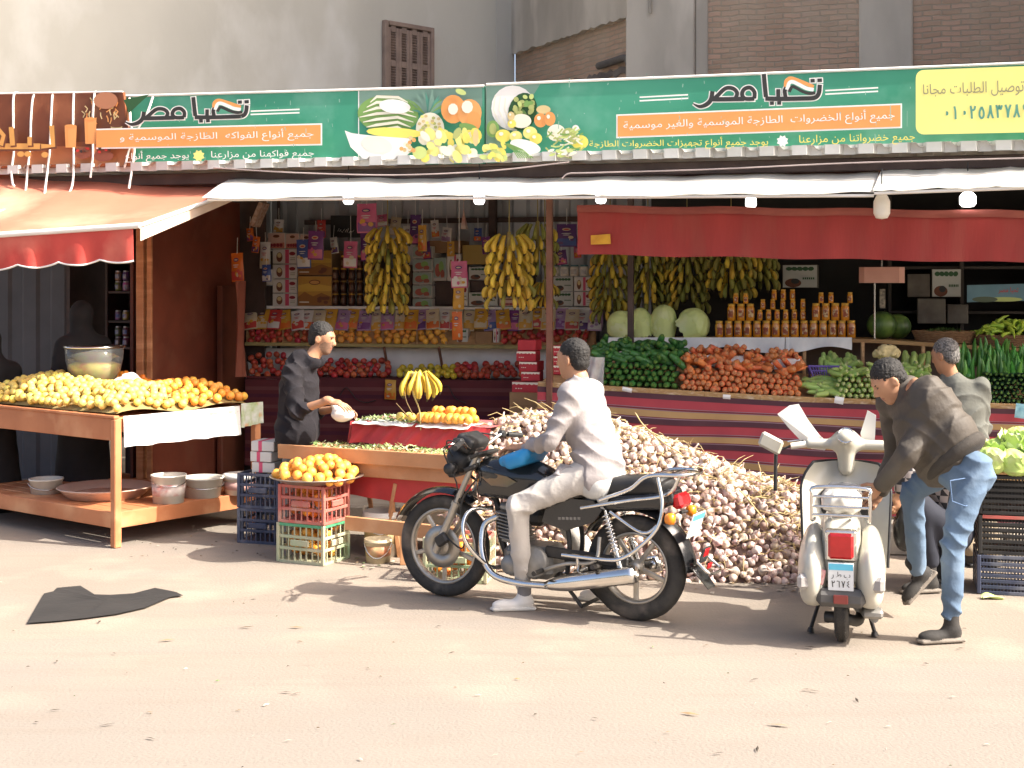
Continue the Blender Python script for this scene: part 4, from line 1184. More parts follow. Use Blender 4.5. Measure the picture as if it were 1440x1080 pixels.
# pouches -------------------------------------------------------------
PCOL = {'red': (.55, .06, .05), 'gold': (.62, .33, .04), 'purple': (.20, .05, .22), 'pink': (.60, .13, .25), 'cream': (.60, .50, .33), 'orange': (.70, .16, .02), 'white': (.68, .66, .62), 'blue': (.05, .09, .30), 'violet': (.10, .03, .16), 'lilac': (.40, .25, .42)}
def foil(c): return mat("foil_" + c, PCOL[c], .35, tuple(x * .85 for x in PCOL[c]), 6, .15, 25)
def pouch(name, quad_c, wd, ht, R_, top, bot, label, group=None, cat="pouch", oval=True, hang=None):
    """a pillow pouch: local x across, z up, -y front"""
    t = thing(name, label, cat, quad_c, group)
    c = V(quad_c)
    def fn(a, b, s_):
        x, z = (a - .5) * wd * (1 + .04 * math.sin(b * 6)), (b - .5) * ht
        y = -s_ * .022 * (math.sin(a * math.pi) ** .6) * (math.sin(min(b * 1.15, 1) * math.pi) ** .6)
        return c + R_ @ V((x, y, z))
    w = MB(); w.grid(lambda a, b: fn(a, b, 1.) + R_ @ V((0, -.001, 0)), 8, 10, 0); w.grid(lambda a, b: fn(1 - a, b, -1.), 8, 10, 0); body = w.build("bag", foil(top), t)
    pr = Print(fn=lambda x, z, l: c + R_ @ V((0, -.004 - l * 1.3, 0)) + (fn(x, z, 1.) - c))
    r = random.Random(int(abs(c.x * 991 + c.z * 337)))
    def blob(cx, cz, rx, rz, m, n=14, seg=1):
        pr.l += 1
        pts = [(cx + rx * math.cos(i * TAU / n), cz + rz * math.sin(i * TAU / n)) for i in range(n)]
        vs = [pr.at(cx, cz, pr.l)] + [pr.at(*q, pr.l) for q in pts]
        pr.mb.add(vs, [(0, 1 + i, 1 + (i + 1) % n) for i in range(n)], pr.mi(m), True)
    # lower third in the second colour, fruit blobs, oval badge and lines of small print
    pr.l += 1
    nn = 8; vs = [pr.at(.06 + .88 * i / nn, z, pr.l) for z in (.05, .2, .36 + 0) for i in range(nn + 1)]
    pr.mb.add(vs, [(i + q * (nn + 1), i + 1 + q * (nn + 1), i + 1 + (q + 1) * (nn + 1), i + (q + 1) * (nn + 1)) for q in (0, 1) for i in range(nn)], pr.mi(foil(bot)), True)
    for k in range(5): blob(r.uniform(.2, .8), r.uniform(.14, .42), r.uniform(.08, .15), r.uniform(.05, .08), foil(r.choice((bot, 'cream', top, 'gold'))), 10)
    if oval: blob(.5, .76, .22, .065, foil('violet') if top not in ('violet', 'purple', 'blue') else foil('cream')); blob(.5, .76, .15, .03, foil('cream') if top not in ('violet', 'purple', 'blue') else foil('red'))
    for k in range(2): blob(.5, .58 - k * .07, .26 - k * .08, .016, foil('white' if top != 'white' else 'red'), 8)
    pr.build("print", body)
    if hang:
        w = MB(); w.tube([c + R_ @ V((0, 0, ht / 2 - .01)), c + V((0, 0, ht / 2 + hang))], .003, 4); w.build("string", M_rope, t)
    return t
cols = [('cream', 'red'), ('gold', 'cream'), ('red', 'white'), ('gold', 'orange'), ('white', 'red'), ('white', 'orange'), ('cream', 'red'), ('gold', 'gold'), ('lilac', 'pink'), ('gold', 'orange'), ('lilac', 'purple'), ('cream', 'gold'), ('lilac', 'pink'),
        ('cream', 'gold'), ('gold', 'orange'), ('lilac', 'violet'), ('cream', 'orange'), ('white', 'red'), ('cream', 'pink'), ('cream', 'gold'), ('gold', 'cream'), ('lilac', 'blue'), ('gold', 'orange'), ('purple', 'pink'), ('cream', 'gold'), ('gold', 'red'), ('cream', 'gold'), ('lilac', 'purple'), ('cream', 'red'), ('white', 'violet'), ('lilac', 'white')]
wn_ = {'cream': 'cream', 'gold': 'golden', 'red': 'red', 'white': 'white', 'lilac': 'lilac', 'purple': 'purple', 'orange': 'orange', 'pink': 'pink', 'violet': 'violet', 'blue': 'blue'}
seen = {}
for i, (a, b) in enumerate(cols):
    px = 353 + i * 16.1 + rnd.uniform(-2, 2)
    if 690 < px < 700: px = 700
    c = W(px, 449.5 + rnd.uniform(-2, 1.5), 1.90 + (i % 2) * .025)
    Rm = RSHOP @ Matrix.Rotation(R(-22), 3, 'X') @ Matrix.Rotation(R(rnd.uniform(-13, 4)), 3, 'Y')
    g_ = wn_[a] + " and " + wn_[b]
    side = "left of the man's head" if px < 440 else "above the oranges" if px < 626 else "above the shaded apples"
    pouch("dried_fruit_pouch", c, .142, .215, Rm, a, b, "%s dried fruit pouch leaning on the white shelf %s" % (g_, side), "%s pouches %s" % (g_, side))
HANG = [(516, 307, 1.25, .20, .28, 'pink', 'purple', "big pink pouch hanging high above the banana bunch", .1), (517, 347, 1.55, .15, .28, 'violet', 'pink', "dark violet pouch hanging below the big pink pouch", .05), (427, 357, 1.7, .15, .29, 'blue', 'white', "blue pouch hanging in front of the golden boxes", .12),
        (444, 345, 1.68, .165, .29, 'purple', 'pink', "purple pouch with white lettering hanging beside the blue pouch", .1), (493, 358, 1.5, .145, .26, 'pink', 'white', "pale pink pouch hanging in front of the syrup jars", .25), (584, 323, 1.5, .11, .29, 'violet', 'pink', "violet and pink pouch hanging right of the tall banana bunch", .15),
        (594, 335, 1.3, .085, .25, 'gold', 'orange', "narrow golden pouch hanging beside the violet and pink pouch", .15), (574, 330, 1.62, .10, .17, 'white', 'red', "small white pouch with a red badge hanging behind the banana bunch", .15), (646, 386, 1.0, .155, .245, 'pink', 'white', "light pink pouch with a rope handle, above a yellow packet", .8),
        (645, 419, 1.02, .105, .21, 'gold', 'gold', "plain yellow packet hanging under the light pink pouch", .05), (643, 458, 1.04, .10, .26, 'orange', 'orange', "bright orange packet, lowest on the hanging string", .05), (373, 359, 1.8, .11, .27, 'white', 'cream', "white slim pouch hanging in front of the left boxes", .1),
        (375, 384, 1.6, .10, .17, 'blue', 'white', "small blue and white packet hanging at the left boxes", .15), (334, 376, 1.2, .13, .28, 'orange', 'red', "orange carrier bag hanging at the edge of the partition", .15), (797, 331, 1.9, .20, .22, 'violet', 'blue', "dark blue bag hanging right of the rusty post", .15), (549, 548, 1.42, .115, .19, 'gold', 'orange', "golden pouch pinned on the maroon cloth", 0)]
for (px, py, v, wd, ht, a, b, lb, hg) in HANG:
    pouch("hanging_pouch", W(px, py, v), wd, ht, RSHOP @ Matrix.Rotation(R(rnd.uniform(-6, 6)), 3, 'Z') @ Matrix.Rotation(R(rnd.uniform(-3, 3)), 3, 'Y'), a, b, lb, None, "pouch", hang=hg or None)
w = MB(); c = W(652, 322, 1.3); w.add([c + UD * -.03, c + UD * .035 + VD * .03, c + UD * .03 - VD * .03, c + V((0, 0, .2))], [(0, 2, 1), (0, 1, 3), (1, 2, 3), (2, 0, 3)]); w.tube([c + V((0, 0, .2)), c + V((0, 0, .34))], .003, 4)
tag(w.build("paper_cone", mat("cone_paper", (.55, .48, .42), .7, (.40, .18, .14), 9)), "pointed white paper cone hanging from the roof beam", "paper cone")

# cartons --------------------------------------------------------------
M_card = mat("brown_cardboard", (.33, .20, .10), .8, (.27, .155, .075), 4, .1, 40)
def carton(q, v, depth, m, label, art=None, group=None, name="carton", tilt=0.):
    x0, y0, x1, y1 = q
    a, b = W(x0, y1, v), W(x1, y0, v)
    L_ = (b - a).dot(UD); H_ = b.z - a.z
    c = (a + b) / 2 + VD * depth / 2
    t = thing(name, label, "box", V((c.x, c.y, a.z)), group)
    RR = RSHOP @ Matrix.Rotation(R(tilt), 3, 'Z')
    MB().box((c.x, c.y, (a.z + b.z) / 2), (L_ - .004, depth, H_ - .003), RR, 0, .004).build("box", m, t)
    if art:
        o = V((c.x, c.y, (a.z + b.z) / 2))
        pr = Print(fn=lambda x, y, l: o + RR @ V(((x - .5) * (L_ - .012), -depth / 2 - .0008 - l, (.5 - y) * (H_ - .012))), step=.0007)
        art(pr); pr.build("print", t)
    return t
def art_date(p):
    p.poly([(0, 0), (1, 0), (1, 1), (0, 1)], flat("carton_white", (.66, .63, .58))); p.poly([(.52, 0), (.68, 0), (.68, 1), (.52, 1)], flat("rose", (.62, .08, .16)))
    p.ell(.28, .55, .13, .36, I_brown); p.ell(.28, .42, .09, .18, I_tan); p.ell(.82, .3, .13, .14, flat("maroon_badge", (.25, .02, .03)))
    for k in range(2): p.poly([(.74, .58 + k * .14), (.94, .58 + k * .14), (.94, .63 + k * .14), (.74, .63 + k * .14)], I_grey)
def art_gold(p):
    p.poly([(0, 0), (1, 0), (1, 1), (0, 1)], flat("gold_sky", (.50, .28, .05))); p.poly([(0, .3), (.4, .22), (1, .34), (1, .5), (0, .52)], flat("bright_gold", (.66, .42, .07)))
    p.poly([(0, .7), (.2, .52), (.45, .68), (.7, .56), (1, .7), (1, 1), (0, 1)], flat("dune", (.30, .13, .03))); p.ell(.5, .2, .17, .09, I_brown); p.ell(.5, .2, .14, .06, flat("gold", (.62, .33, .09)))
    for k in range(9): p.ell(.62 + .3 * rnd.random(), .72 + .18 * rnd.random(), .07, .06, I_brown, 8)
    p.poly([(.05, .86), (.34, .86), (.34, .9), (.05, .9)], I_cream)
def art_pom(p):
    p.poly([(0, 0), (1, 0), (1, 1), (0, 1)], flat("carton_teal", (.26, .34, .30))); p.ell(.35, .55, .24, .3, flat("pom", (.34, .09, .06))); p.ell(.62, .4, .2, .26, I_leaf); p.ell(.72, .72, .16, .2, flat("pom", (.34, .09, .06)))
    p.poly([(0, .88), (1, .88), (1, 1), (0, 1)], flat("carton_pale", (.45, .42, .38)))
def art_pale(p):
    p.poly([(0, 0), (1, 0), (1, 1), (0, 1)], flat("carton_grey", (.52, .53, .48))); p.ell(.3, .8, .24, .2, I_brown); p.ell(.36, .72, .12, .12, I_dark)
    for k in range(5): p.ell(.18 + k * .16, .16, .1, .09, I_deep, 8, k * 30)
    for k in range(6): p.poly([(.58 + k * .06, .55), (.62 + k * .06, .55), (.62 + k * .06, .64), (.58 + k * .06, .64)], I_deep)
def art_pinkbox(p):
    p.poly([(0, 0), (1, 0), (1, 1), (0, 1)], flat("blush", (.62, .42, .34))); p.ell(.5, .2, .2, .1, I_brown); p.poly([(0, .7), (1, .62), (1, 1), (0, 1)], flat("salmon", (.55, .20, .14)))
    for k in range(4): p.ell(.2 + k * .2, .8, .1, .12, flat("maroon_badge", (.25, .02, .03)), 10)
Wc = flat("carton_white", (.66, .63, .58))
pos = ["top", "second from top", "third from top", "bottom"]
for k, (y0, y1) in enumerate(((350, 371), (371.5, 392), (392.5, 412), (412.5, 430.5))): carton((383, y0, 418, y1), 2.05, .3, Wc, "rose striped white date box, %s of the stack beside golden boxes" % pos[k], art_date)
carton((342, 379, 383, 401), 2.02, .3, Wc, "white date box lying on a dark recess at the left end", art_date)
carton((345, 402, 382, 430.5), 2.12, .3, M_dark, "dark open box under the white date box at the left end")
carton((344, 353, 382, 378), 2.12, .3, M_dark, "dark open box above the white date box at the left end")
carton((340, 334, 372, 352), 2.08, .3, Wc, "pale box on top at the left end of the boxes", art_pinkbox)
carton((376, 327, 401, 350), 2.05, .3, Wc, "blush pink box on top of the rose striped boxes", art_pinkbox)
carton((401.5, 328, 421, 350), 2.07, .3, Wc, "smaller blush box beside the blush pink box on top", art_pinkbox)
carton((421.5, 329, 440, 351), 2.1, .3, Wc, "white box on top, behind the purple pouch", art_pinkbox)
carton((418.5, 388, 467, 430.5), 2.03, .3, M_card, "golden desert picture box, lower of the pair", art_gold)
carton((418.5, 351.5, 467, 387.5), 2.05, .3, M_card, "golden desert picture box, upper of the pair", art_gold)
w = MB(); q = [W(465, 303, 2.3), W(507, 303, 2.3), W(507, 334, 2.3), W(465, 334, 2.3)]; w.prism([q[3], q[2], q[1], q[0]], VD * .02)
for k in range(9): w.tube([W(475 + k * 2.6, 327 + rnd.uniform(-3, 3), 2.29), W(477 + k * 2.6, 323 + rnd.uniform(-4, 4), 2.29)], .003, 4, 1)
tag(w.build("blackboard", [mat("slate_board", (.03, .032, .03), .7), M_paper]), "small dark board with chalk scribble above the syrup jars", "blackboard")
order = ["lowest", "second lowest", "third lowest", "top"]
for k in range(5):
    carton((580, 346 + k * 18.4, 608, 364 + k * 18.4 - .5), 2.06, .3, Wc, "teal fruit picture box, %s in its column of five" % ("topmost", "second", "middle", "fourth", "lowest")[k], art_pom)
carton((610, 396, 637, 430.5), 2.15, .25, M_dark, "black box between the teal box column and the white stack")
carton((609, 362, 628, 395), 2.1, .25, Wc, "narrow teal box standing on the black box", art_pom)
carton((628.5, 357, 648, 395), 2.12, .25, Wc, "pale date box beside the narrow teal box", art_date)
carton((602, 338, 648, 356), 2.15, .3, M_card, "flat brown carton on top of the boxes, left of the steel post")
carton((650, 344, 690, 372), 2.15, .3, flat("green_gold", (.40, .27, .06)), "mustard carton on top, left of the yellow bananas")
carton((640, 396, 658, 430.5), 2.05, .25, Wc, "white date box behind the hanging yellow packet", art_date)
carton((659, 411, 700, 430.5), 2.05, .25, Wc, "grey date carton left below the yellow banana bunch", art_pale)
carton((659, 375, 690, 394), 2.15, .25, Wc, "small white carton behind the hanging string", art_pale)
carton((661, 394.5, 697, 410.5), 2.12, .25, M_dark, "dark carton on the grey date carton")
carton((702, 418, 730, 430.5), 1.98, .2, Wc, "small blush box under the yellow banana bunch", art_pinkbox)
carton((778, 389, 806, 410), 2.05, .25, Wc, "grey date carton right of the rusty post, upper one", art_pale)
carton((778, 410.5, 806, 430.5), 2.05, .25, Wc, "grey date carton right of the rusty post, lower one", art_pale)
for k in range(2): carton((807, 389 + k * 21, 832, 409.5 + k * 21), 2.05, .25, Wc, "rose striped white box right of the rusty post, %s one" % ("upper", "lower")[k], art_date)
carton((668, 466, 692, 483), 1.8, .12, M_card, "open brown cardboard box on the tilted tray", name="cardboard_box")
carton((693, 462, 702, 482), 1.8, .06, Wc, "small white packet beside the cardboard box", art_date, name="packet")
carton((642, 462, 658, 482), 1.82, .1, Wc, "white packet right of the orange packet", art_pale, name="packet")
# red boxes by the rusty post
M_redbox = mat("red_carton", (.52, .035, .05), .6, (.44, .03, .04), 4, .1, 30)
def art_torn(p):
    pts = [(0, 0), (1, 0)] + [(1 - i / 12, .22 + .06 * math.sin(i * 2.7)) for i in range(13)]
    p.poly(pts, I_cream)
    for k in range(3): p.poly([(.12 + k * .1, .6), (.18 + k * .1, .6), (.18 + k * .1, .68), (.12 + k * .1, .68)], I_cream)
names = ["topmost", "second", "third", "fourth", "lowest"]
for k, (x0, x1, y0, y1) in enumerate(((728, 754, 478, 493), (725, 753, 493.5, 508), (730, 757, 508.5, 522), (731, 758, 522.5, 536), (720, 759, 537, 552))):
    carton((x0, y0, x1, y1), .52 + rnd.uniform(-.01, .01), .2, M_redbox, "red fruit carton left of the rusty post, %s of its stack" % names[k], art_torn if k else None, name="red_carton", tilt=rnd.uniform(-6, 6))
carton((716, 552.5, 761, 571), .5, .25, M_card, "brown cardboard box under the stack of red cartons", name="cardboard_box")
carton((716, 571.5, 761, 592), .5, .25, M_card, "lower brown cardboard box under the stack of red cartons", name="cardboard_box")
MBx = W(738, 592, .5)
carton((714, 592.5, 763, 690), .48, .3, M_dark, "dark crate under the brown cardboard boxes", name="dark_crate")
for k, (y0, y1) in enumerate(((486, 500), (500.5, 513), (513.5, 527))):
    carton((776, y0, 800, y1), .35, .2, M_redbox, "red fruit carton right of the rusty post, %s of three" % ("top", "middle", "bottom")[k], art_torn, name="red_carton")
# jars -----------------------------------------------------------------
def jar_proto(name, r, h, m, lid, label_m):
    t = thing(name, "", "jar")
    w = MB(); w.lathe([(.001, 0), (r * .92, 0), (r, r * .12), (r, h * .74), (r * .8, h * .86), (r * .8, h * .88)], n=14); w.build("glass", m, t)
    w = MB(); w.lathe([(r * .86, h * .86), (r * .88, h * .87), (r * .88, h), (r * .8, h + .002), (.001, h + .002)], n=14); w.build("lid", lid, t)
    w = MB()
    w.grid(lambda a, b: V((r * 1.012 * math.sin((a - .5) * 1.3), -r * 1.012 * math.cos((a - .5) * 1.3), h * (.2 + .42 * b))), 6, 1); w.build("label", label_m, t)
    return t
M_honey = mat("honey", (.50, .17, .012), .12, (.60, .26, .02), 3, spec=.7, coat=.3, orand=.15)
M_hlid = mat("gold_lid", (.62, .36, .05), .35, (.55, .30, .04), 5, metal=.3)
M_hlab = mat("jar_label", (.25, .055, .02), .5, (.55, .42, .22), 40, lo=.5, hi=.6)
M_syr = mat("date_syrup", (.045, .014, .008), .12, (.07, .025, .012), 4, spec=.7)
jar = jar_proto("honey_jar", .036, .145, M_honey, M_hlid, M_hlab)
sy = jar_proto("syrup_jar", .034, .13, M_syr, M_hlid, mat("dark_label", (.07, .03, .02), .5, (.18, .10, .05), 40))
spots = []
for r_, y in enumerate((430, 412, 394.5, 377)):
    for k in range(5):
        if r_ == 3 and k == 0: continue
        p = W(472 + k * 11.4, y, 2.06 + .05 * (k % 2)); spots.append((p, (0, 0, R(-15) + rnd.uniform(-.2, .2)), 1.))
place(sy, spots, "dark syrup jar with a gold lid in the shelf rows beside the golden boxes", "jar", "syrup jars in rows")
w = MB()
for y in (395.5, 413): w.box((W(495, y, 2.10)), (.42, .14, .006), RSHOP)
tag(w.build("shelf_strip", M_dark), "thin dark shelves between the rows of syrup jars", "shelf")
# white tubs with teal lids
tubp = jar_proto("white_jar", .045, .11, M_tubw, mat("teal_lid", (.10, .22, .24), .5), mat("grey_label", (.35, .33, .32), .5, (.6, .58, .55), 30))
place(tubp, [(W(781 + k * 13.5, 388.5, 2.1), (0, 0, R(-15)), 1.) for k in range(4)], "white jar with a teal lid above the grey date cartons", "jar", "white jars with teal lids")
# long brown carton standing askew at the top left, on the partition
a, b = W(358, 318, 1.5), W(372, 285, 1.5)
w = MB(); w.beam(a, b, .05, .16, up=-VD); tag(w.build("carton_strip", mat("striped_card", (.36, .20, .13), .8, (.55, .42, .32), 30)), "narrow striped carton leaning at the top left of the bay", "box")
w = MB(); w.grid(lambda a_, b_: W(331, 395, .9).lerp(W(344, 395, 1.25), a_).lerp(W(333, 530, .9).lerp(W(345, 530, 1.25), a_), b_) + UD * .02 * math.sin(a_ * 9 + b_ * 4), 10, 14, 0, True, .004)
tag(w.build("curtain", mat("salmon_cloth", (.42, .13, .08), .85, (.34, .10, .06), 4, .2, 30)), "salmon cloth hanging down the edge of the partition", "curtain")
# cans on the drinks stall shelves
cp = jar_proto("drink_can", .036, .10, mat("can_print", (.20, .18, .18), .35, (.35, .06, .05), 12, metal=.4, orand=.5, hrand=.25), mat("can_lid", (.5, .5, .5), .3, metal=.8), mat("can_label", (.45, .43, .42), .4, (.08, .12, .35), 30))
sp = []
for z in (1.365, 1.635, 1.935):
    for k in range(13):
        for q in range(2 if z != 1.635 else 1): sp.append((S(-4.6 + k * .088, 1.54, z + q * .107), (0, 0, rnd.uniform(-.5, .3)), 1.))
place(cp, sp, "small drink can on the dark shelves behind the bowl", "can", "cans on the drinks stall shelves")

# small packets clipped in strips along the roof beam and above the boxes
for k, (px, py, v) in enumerate([(352, 330, 1.9), (360, 344, 1.7), (392, 318, 2.2), (452, 322, 2.1), (470, 345, 2.0), (612, 322, 2.2), (628, 330, 2.1), (600, 352, 1.9), (672, 330, 2.2), (684, 345, 2.1), (538, 310, 2.2), (556, 318, 2.3), (790, 362, 2.0), (812, 352, 2.1), (634, 350, 2.0)]):
    a = rnd.choice(list(PCOL)); pouch("snack_packet", W(px, py, v), rnd.uniform(.07, .12), rnd.uniform(.12, .19), RSHOP @ Matrix.Rotation(R(rnd.uniform(-14, 14)), 3, 'Z') @ Matrix.Rotation(R(rnd.uniform(-9, 9)), 3, 'Y'), a, rnd.choice(list(PCOL)), "small %s snack packet hanging above the boxes" % a, "small %s snack packets above the boxes" % a, "packet", hang=.12)
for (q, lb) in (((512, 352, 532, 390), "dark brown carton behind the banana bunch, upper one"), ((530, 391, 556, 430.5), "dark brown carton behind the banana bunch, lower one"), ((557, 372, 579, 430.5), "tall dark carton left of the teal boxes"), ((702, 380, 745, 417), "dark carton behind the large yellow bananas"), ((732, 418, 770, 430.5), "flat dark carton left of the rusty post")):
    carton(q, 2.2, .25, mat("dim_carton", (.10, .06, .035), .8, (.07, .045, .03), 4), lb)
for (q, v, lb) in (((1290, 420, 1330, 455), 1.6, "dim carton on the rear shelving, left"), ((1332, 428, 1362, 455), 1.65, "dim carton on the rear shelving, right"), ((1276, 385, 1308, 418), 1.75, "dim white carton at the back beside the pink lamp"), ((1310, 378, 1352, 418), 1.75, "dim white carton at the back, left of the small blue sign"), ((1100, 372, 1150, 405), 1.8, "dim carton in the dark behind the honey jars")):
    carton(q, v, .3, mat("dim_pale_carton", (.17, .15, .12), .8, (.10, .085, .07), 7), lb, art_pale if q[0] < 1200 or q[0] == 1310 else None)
# ================================================================ RIGHT BAY: striped counter with vegetables
def cy_(px):
    xs = [700, 760, 844, 1120, 1389, 1700]; ys = [533, 537, 542.5, 558.5, 567, 577]
    for i in range(5):
        if px <= xs[i + 1]: return ys[i] + (ys[i + 1] - ys[i]) * (px - xs[i]) / (xs[i + 1] - xs[i])
def CT(px, d=0., z=0.): return W(px, cy_(px), 0) + VD * d + V((0, 0, z))
vc = thing("vegetable_counter", "long vegetable counter draped in a red, tan and plum striped cloth", "counter", CT(1100))
CS = {0: ("stripe_tan", (.50, .32, .14), (.43, .27, .115)), 1: ("stripe_plum", (.080, .030, .042), (.10, .04, .05)), 2: ("stripe_crimson", (.45, .065, .08), (.38, .055, .07)), 3: ("stripe_lilac", (.30, .20, .24), (.25, .15, .18)), 4: ("stripe_wine", (.20, .03, .035), (.17, .025, .03))}
cm = [mat(a, b, .9, c, 4, .25, 220, stretch=(1, 1, 1)) for a, b, c in (CS[i] for i in range(5))]
bands = [(1, .045)]
while sum(b for _, b in bands) < 1.05: bands += [(2, .066), (3, .006), (4, .012), (3, .006), (0, .050), (4, .006), (3, .008), (1, .044), (4, .006)]
w = MB(); z = 0
PXA, PXB = 757, 1700
for (mi, hgt) in bands:
    za, zb = z, min(z + hgt, 1.0); z += hgt
    if za >= 1.0: break
    def fn(a, b, za=za, zb=zb):
        px = PXA + (PXB - PXA) * a
        p = CT(px); dz = za + (zb - za) * b
        top = p.z - .035
        q = V((p.x, p.y, max(top - dz * (top - .2) / .93, .195)))
        sag = .012 * math.sin(a * 23 + dz * 3) * dz * 2
        return q - VD * (.03 + .035 * dz * math.sin(a * 37 + 1) + .012 * math.sin(a * 90 + dz * 4) * dz) + V((0, 0, .010 * math.sin(a * 19 + dz * 5) * min(1, dz * 4)))
    w.grid(fn, 150, 2, mi)
w.build("striped_cloth", cm, vc)
w = MB()
for i in range(12):
    a, b = CT(757 + i * 78), CT(757 + (i + 1) * 78)
    w.beam(a + V((0, 0, -.02)), b + V((0, 0, -.02)), .045, .045, bev=.004)
w.build("front_board", mat("tan_board", (.47, .29, .12), .75, (.36, .21, .085), 7, .25, 60, stretch=(3, 3, 9), c3=(.60, .46, .30), scale3=6), vc)
w = MB(); w.grid(lambda a, b: CT(757 + 943 * a, .02 + .85 * b, -.03 + .16 * b), 12, 2, 0, False, .02); w.build("tray_floor", M_wood2, vc)
w = MB(); a, b = S(.42, .80, .7), S(.42, .02, .7); w.box((CT(759) + VD * .42) - V((0, 0, .5)), (.02, .80, .95), RSHOP); w.build("end_panel", M_maroon, vc)
# upper shelf
def US(px, d=0.):
    y = 475.5 if px < 1210 else 476 + (px - 1210) * .062
    return W(px, y, .78) + VD * d
w = MB()
for i in range(8):
    x0, x1 = 852 + i * 76, 852 + (i + 1) * 76
    w.prism([US(x0), US(x1), US(x1, .45), US(x0, .45)], (0, 0, -.03))
w.build("upper_shelf", mat("shelf_plank", (.42, .25, .10), .7, (.33, .18, .07), 6, .2, 50), vc)
for px in (1213, 1298, 1131, 862):
    a = US(px); MB().beam(a + V((0, 0, -.03)), a + V((0, 0, -.34)), .028, .028).build("shelf_post", M_wood2, vc)
w = MB(); w.grid(lambda a, b: US(850 + 640 * a, .40) + V((0, 0, -.01 - .36 * b)), 12, 1); w.build("back_lining", mat("dim_lining", (.20, .14, .10), .85, (.14, .10, .08), 5), vc)
for (x0, x1, ln, lb) in ((856, 1104, .105, "long white paper hanging from the shelf under the cabbages"), (1105, 1198, .10, "short white paper hanging from the shelf under the honey jars")):
    w = MB(); w.grid(lambda a, b: US(x0 + (x1 - x0) * a, -.012 - .03 * b * (1 + .7 * math.sin(a * (x1 - x0) / 9))) + V((0, 0, .006 - b * ln * (1 + .25 * math.sin(a * (x1 - x0) / 17 + 1) - .25 * (a < .05)))), 60, 5, 0, True, .003)
    tag(w.build("shelf_paper", M_paper), lb, "paper")
# vegetables
M_cuc = mat("cucumber_skin", (.030, .105, .022), .4, (.045, .15, .035), 9, .15, 60, orand=.25, hrand=.01, c3=(.06, .17, .04), scale3=14)
M_car = mat("carrot_skin", (.66, .19, .055), .55, (.55, .15, .05), 18, .2, 90, orand=.14, hrand=.012, stretch=(1, 1, 4))
M_carend = mat("carrot_end", (.62, .25, .10), .6, (.45, .20, .09), 40)
M_zuc = mat("zucchini_skin", (.34, .46, .13), .45, (.25, .38, .09), 14, .08, 60, orand=.15, hrand=.015, stretch=(1, 1, .2))
M_zend = mat("zucchini_end", (.52, .56, .25), .6)
M_egg = mat("dark_cucumber_skin", (.014, .035, .016), .3, (.02, .05, .022), 9, orand=.3)
M_pep = mat("green_pepper_skin", (.055, .20, .03), .3, (.09, .26, .04), 6, orand=.25, hrand=.02)
M_chili = mat("pale_pepper_skin", (.42, .56, .05), .3, (.33, .48, .05), 6, orand=.15, hrand=.015)
def longveg(name, prof, bend, m, end, n=10, knob=None):
    mb = MB(); pts = []
    L_ = prof[-1][1]
    vs_path = [V((0, bend * math.sin(math.pi * z / L_), z - L_ / 2)) for _, z in prof]
    mb.tube(vs_path, [max(r, .0008) for r, _ in prof], n, 0, caps=False)
    r0 = prof[0][0]
    mb.lathe([(r0, 0), (r0 * .55, -.002), (r0 * .5, -.001), (.0001, .001)], (0, 0, -L_ / 2), n=n, m=1)
    if knob: mb.tube([(0, 0, -L_ / 2), (.003, .002, -L_ / 2 - knob)], [r0 * .35, r0 * .25], 6, 1)
    return mb.build(name, [m, end], loc=(0, 0, 0))
p_cuc = longveg("cucumber", [(.016, 0), (.023, .012), (.026, .04), (.026, .12), (.022, .155), (.012, .172), (.001, .176)], .006, M_cuc, M_calyx, knob=.006)
p_car = longveg("carrot", [(.018, 0), (.0245, .006), (.024, .04), (.019, .12), (.012, .18), (.004, .21), (.001, .215)], .004, M_car, M_carend, knob=.004)
p_zuc = longveg("zucchini", [(.014, 0), (.019, .01), (.023, .06), (.024, .12), (.018, .15), (.001, .158)], .008, M_zuc, M_zend, knob=.012)
p_egg = longveg("dark_cucumber", [(.010, 0), (.017, .01), (.019, .05), (.017, .12), (.001, .14)], .004, M_egg, M_calyx)
p_pep = longveg("green_pepper", [(.012, 0), (.022, .012), (.021, .05), (.015, .11), (.007, .16), (.001, .18)], .014, M_pep, M_calyx, knob=.018)
p_chi = longveg("pale_pepper", [(.010, 0), (.017, .010), (.016, .045), (.010, .09), (.002, .13)], .018, M_chili, M_calyx, knob=.015)
TOBACK = Matrix.Rotation(R(-15), 4, 'Z') @ Matrix.Rotation(R(-90), 4, 'X')       # local +z into the shop: butt end faces the street
def eul(M): return M.to_euler()
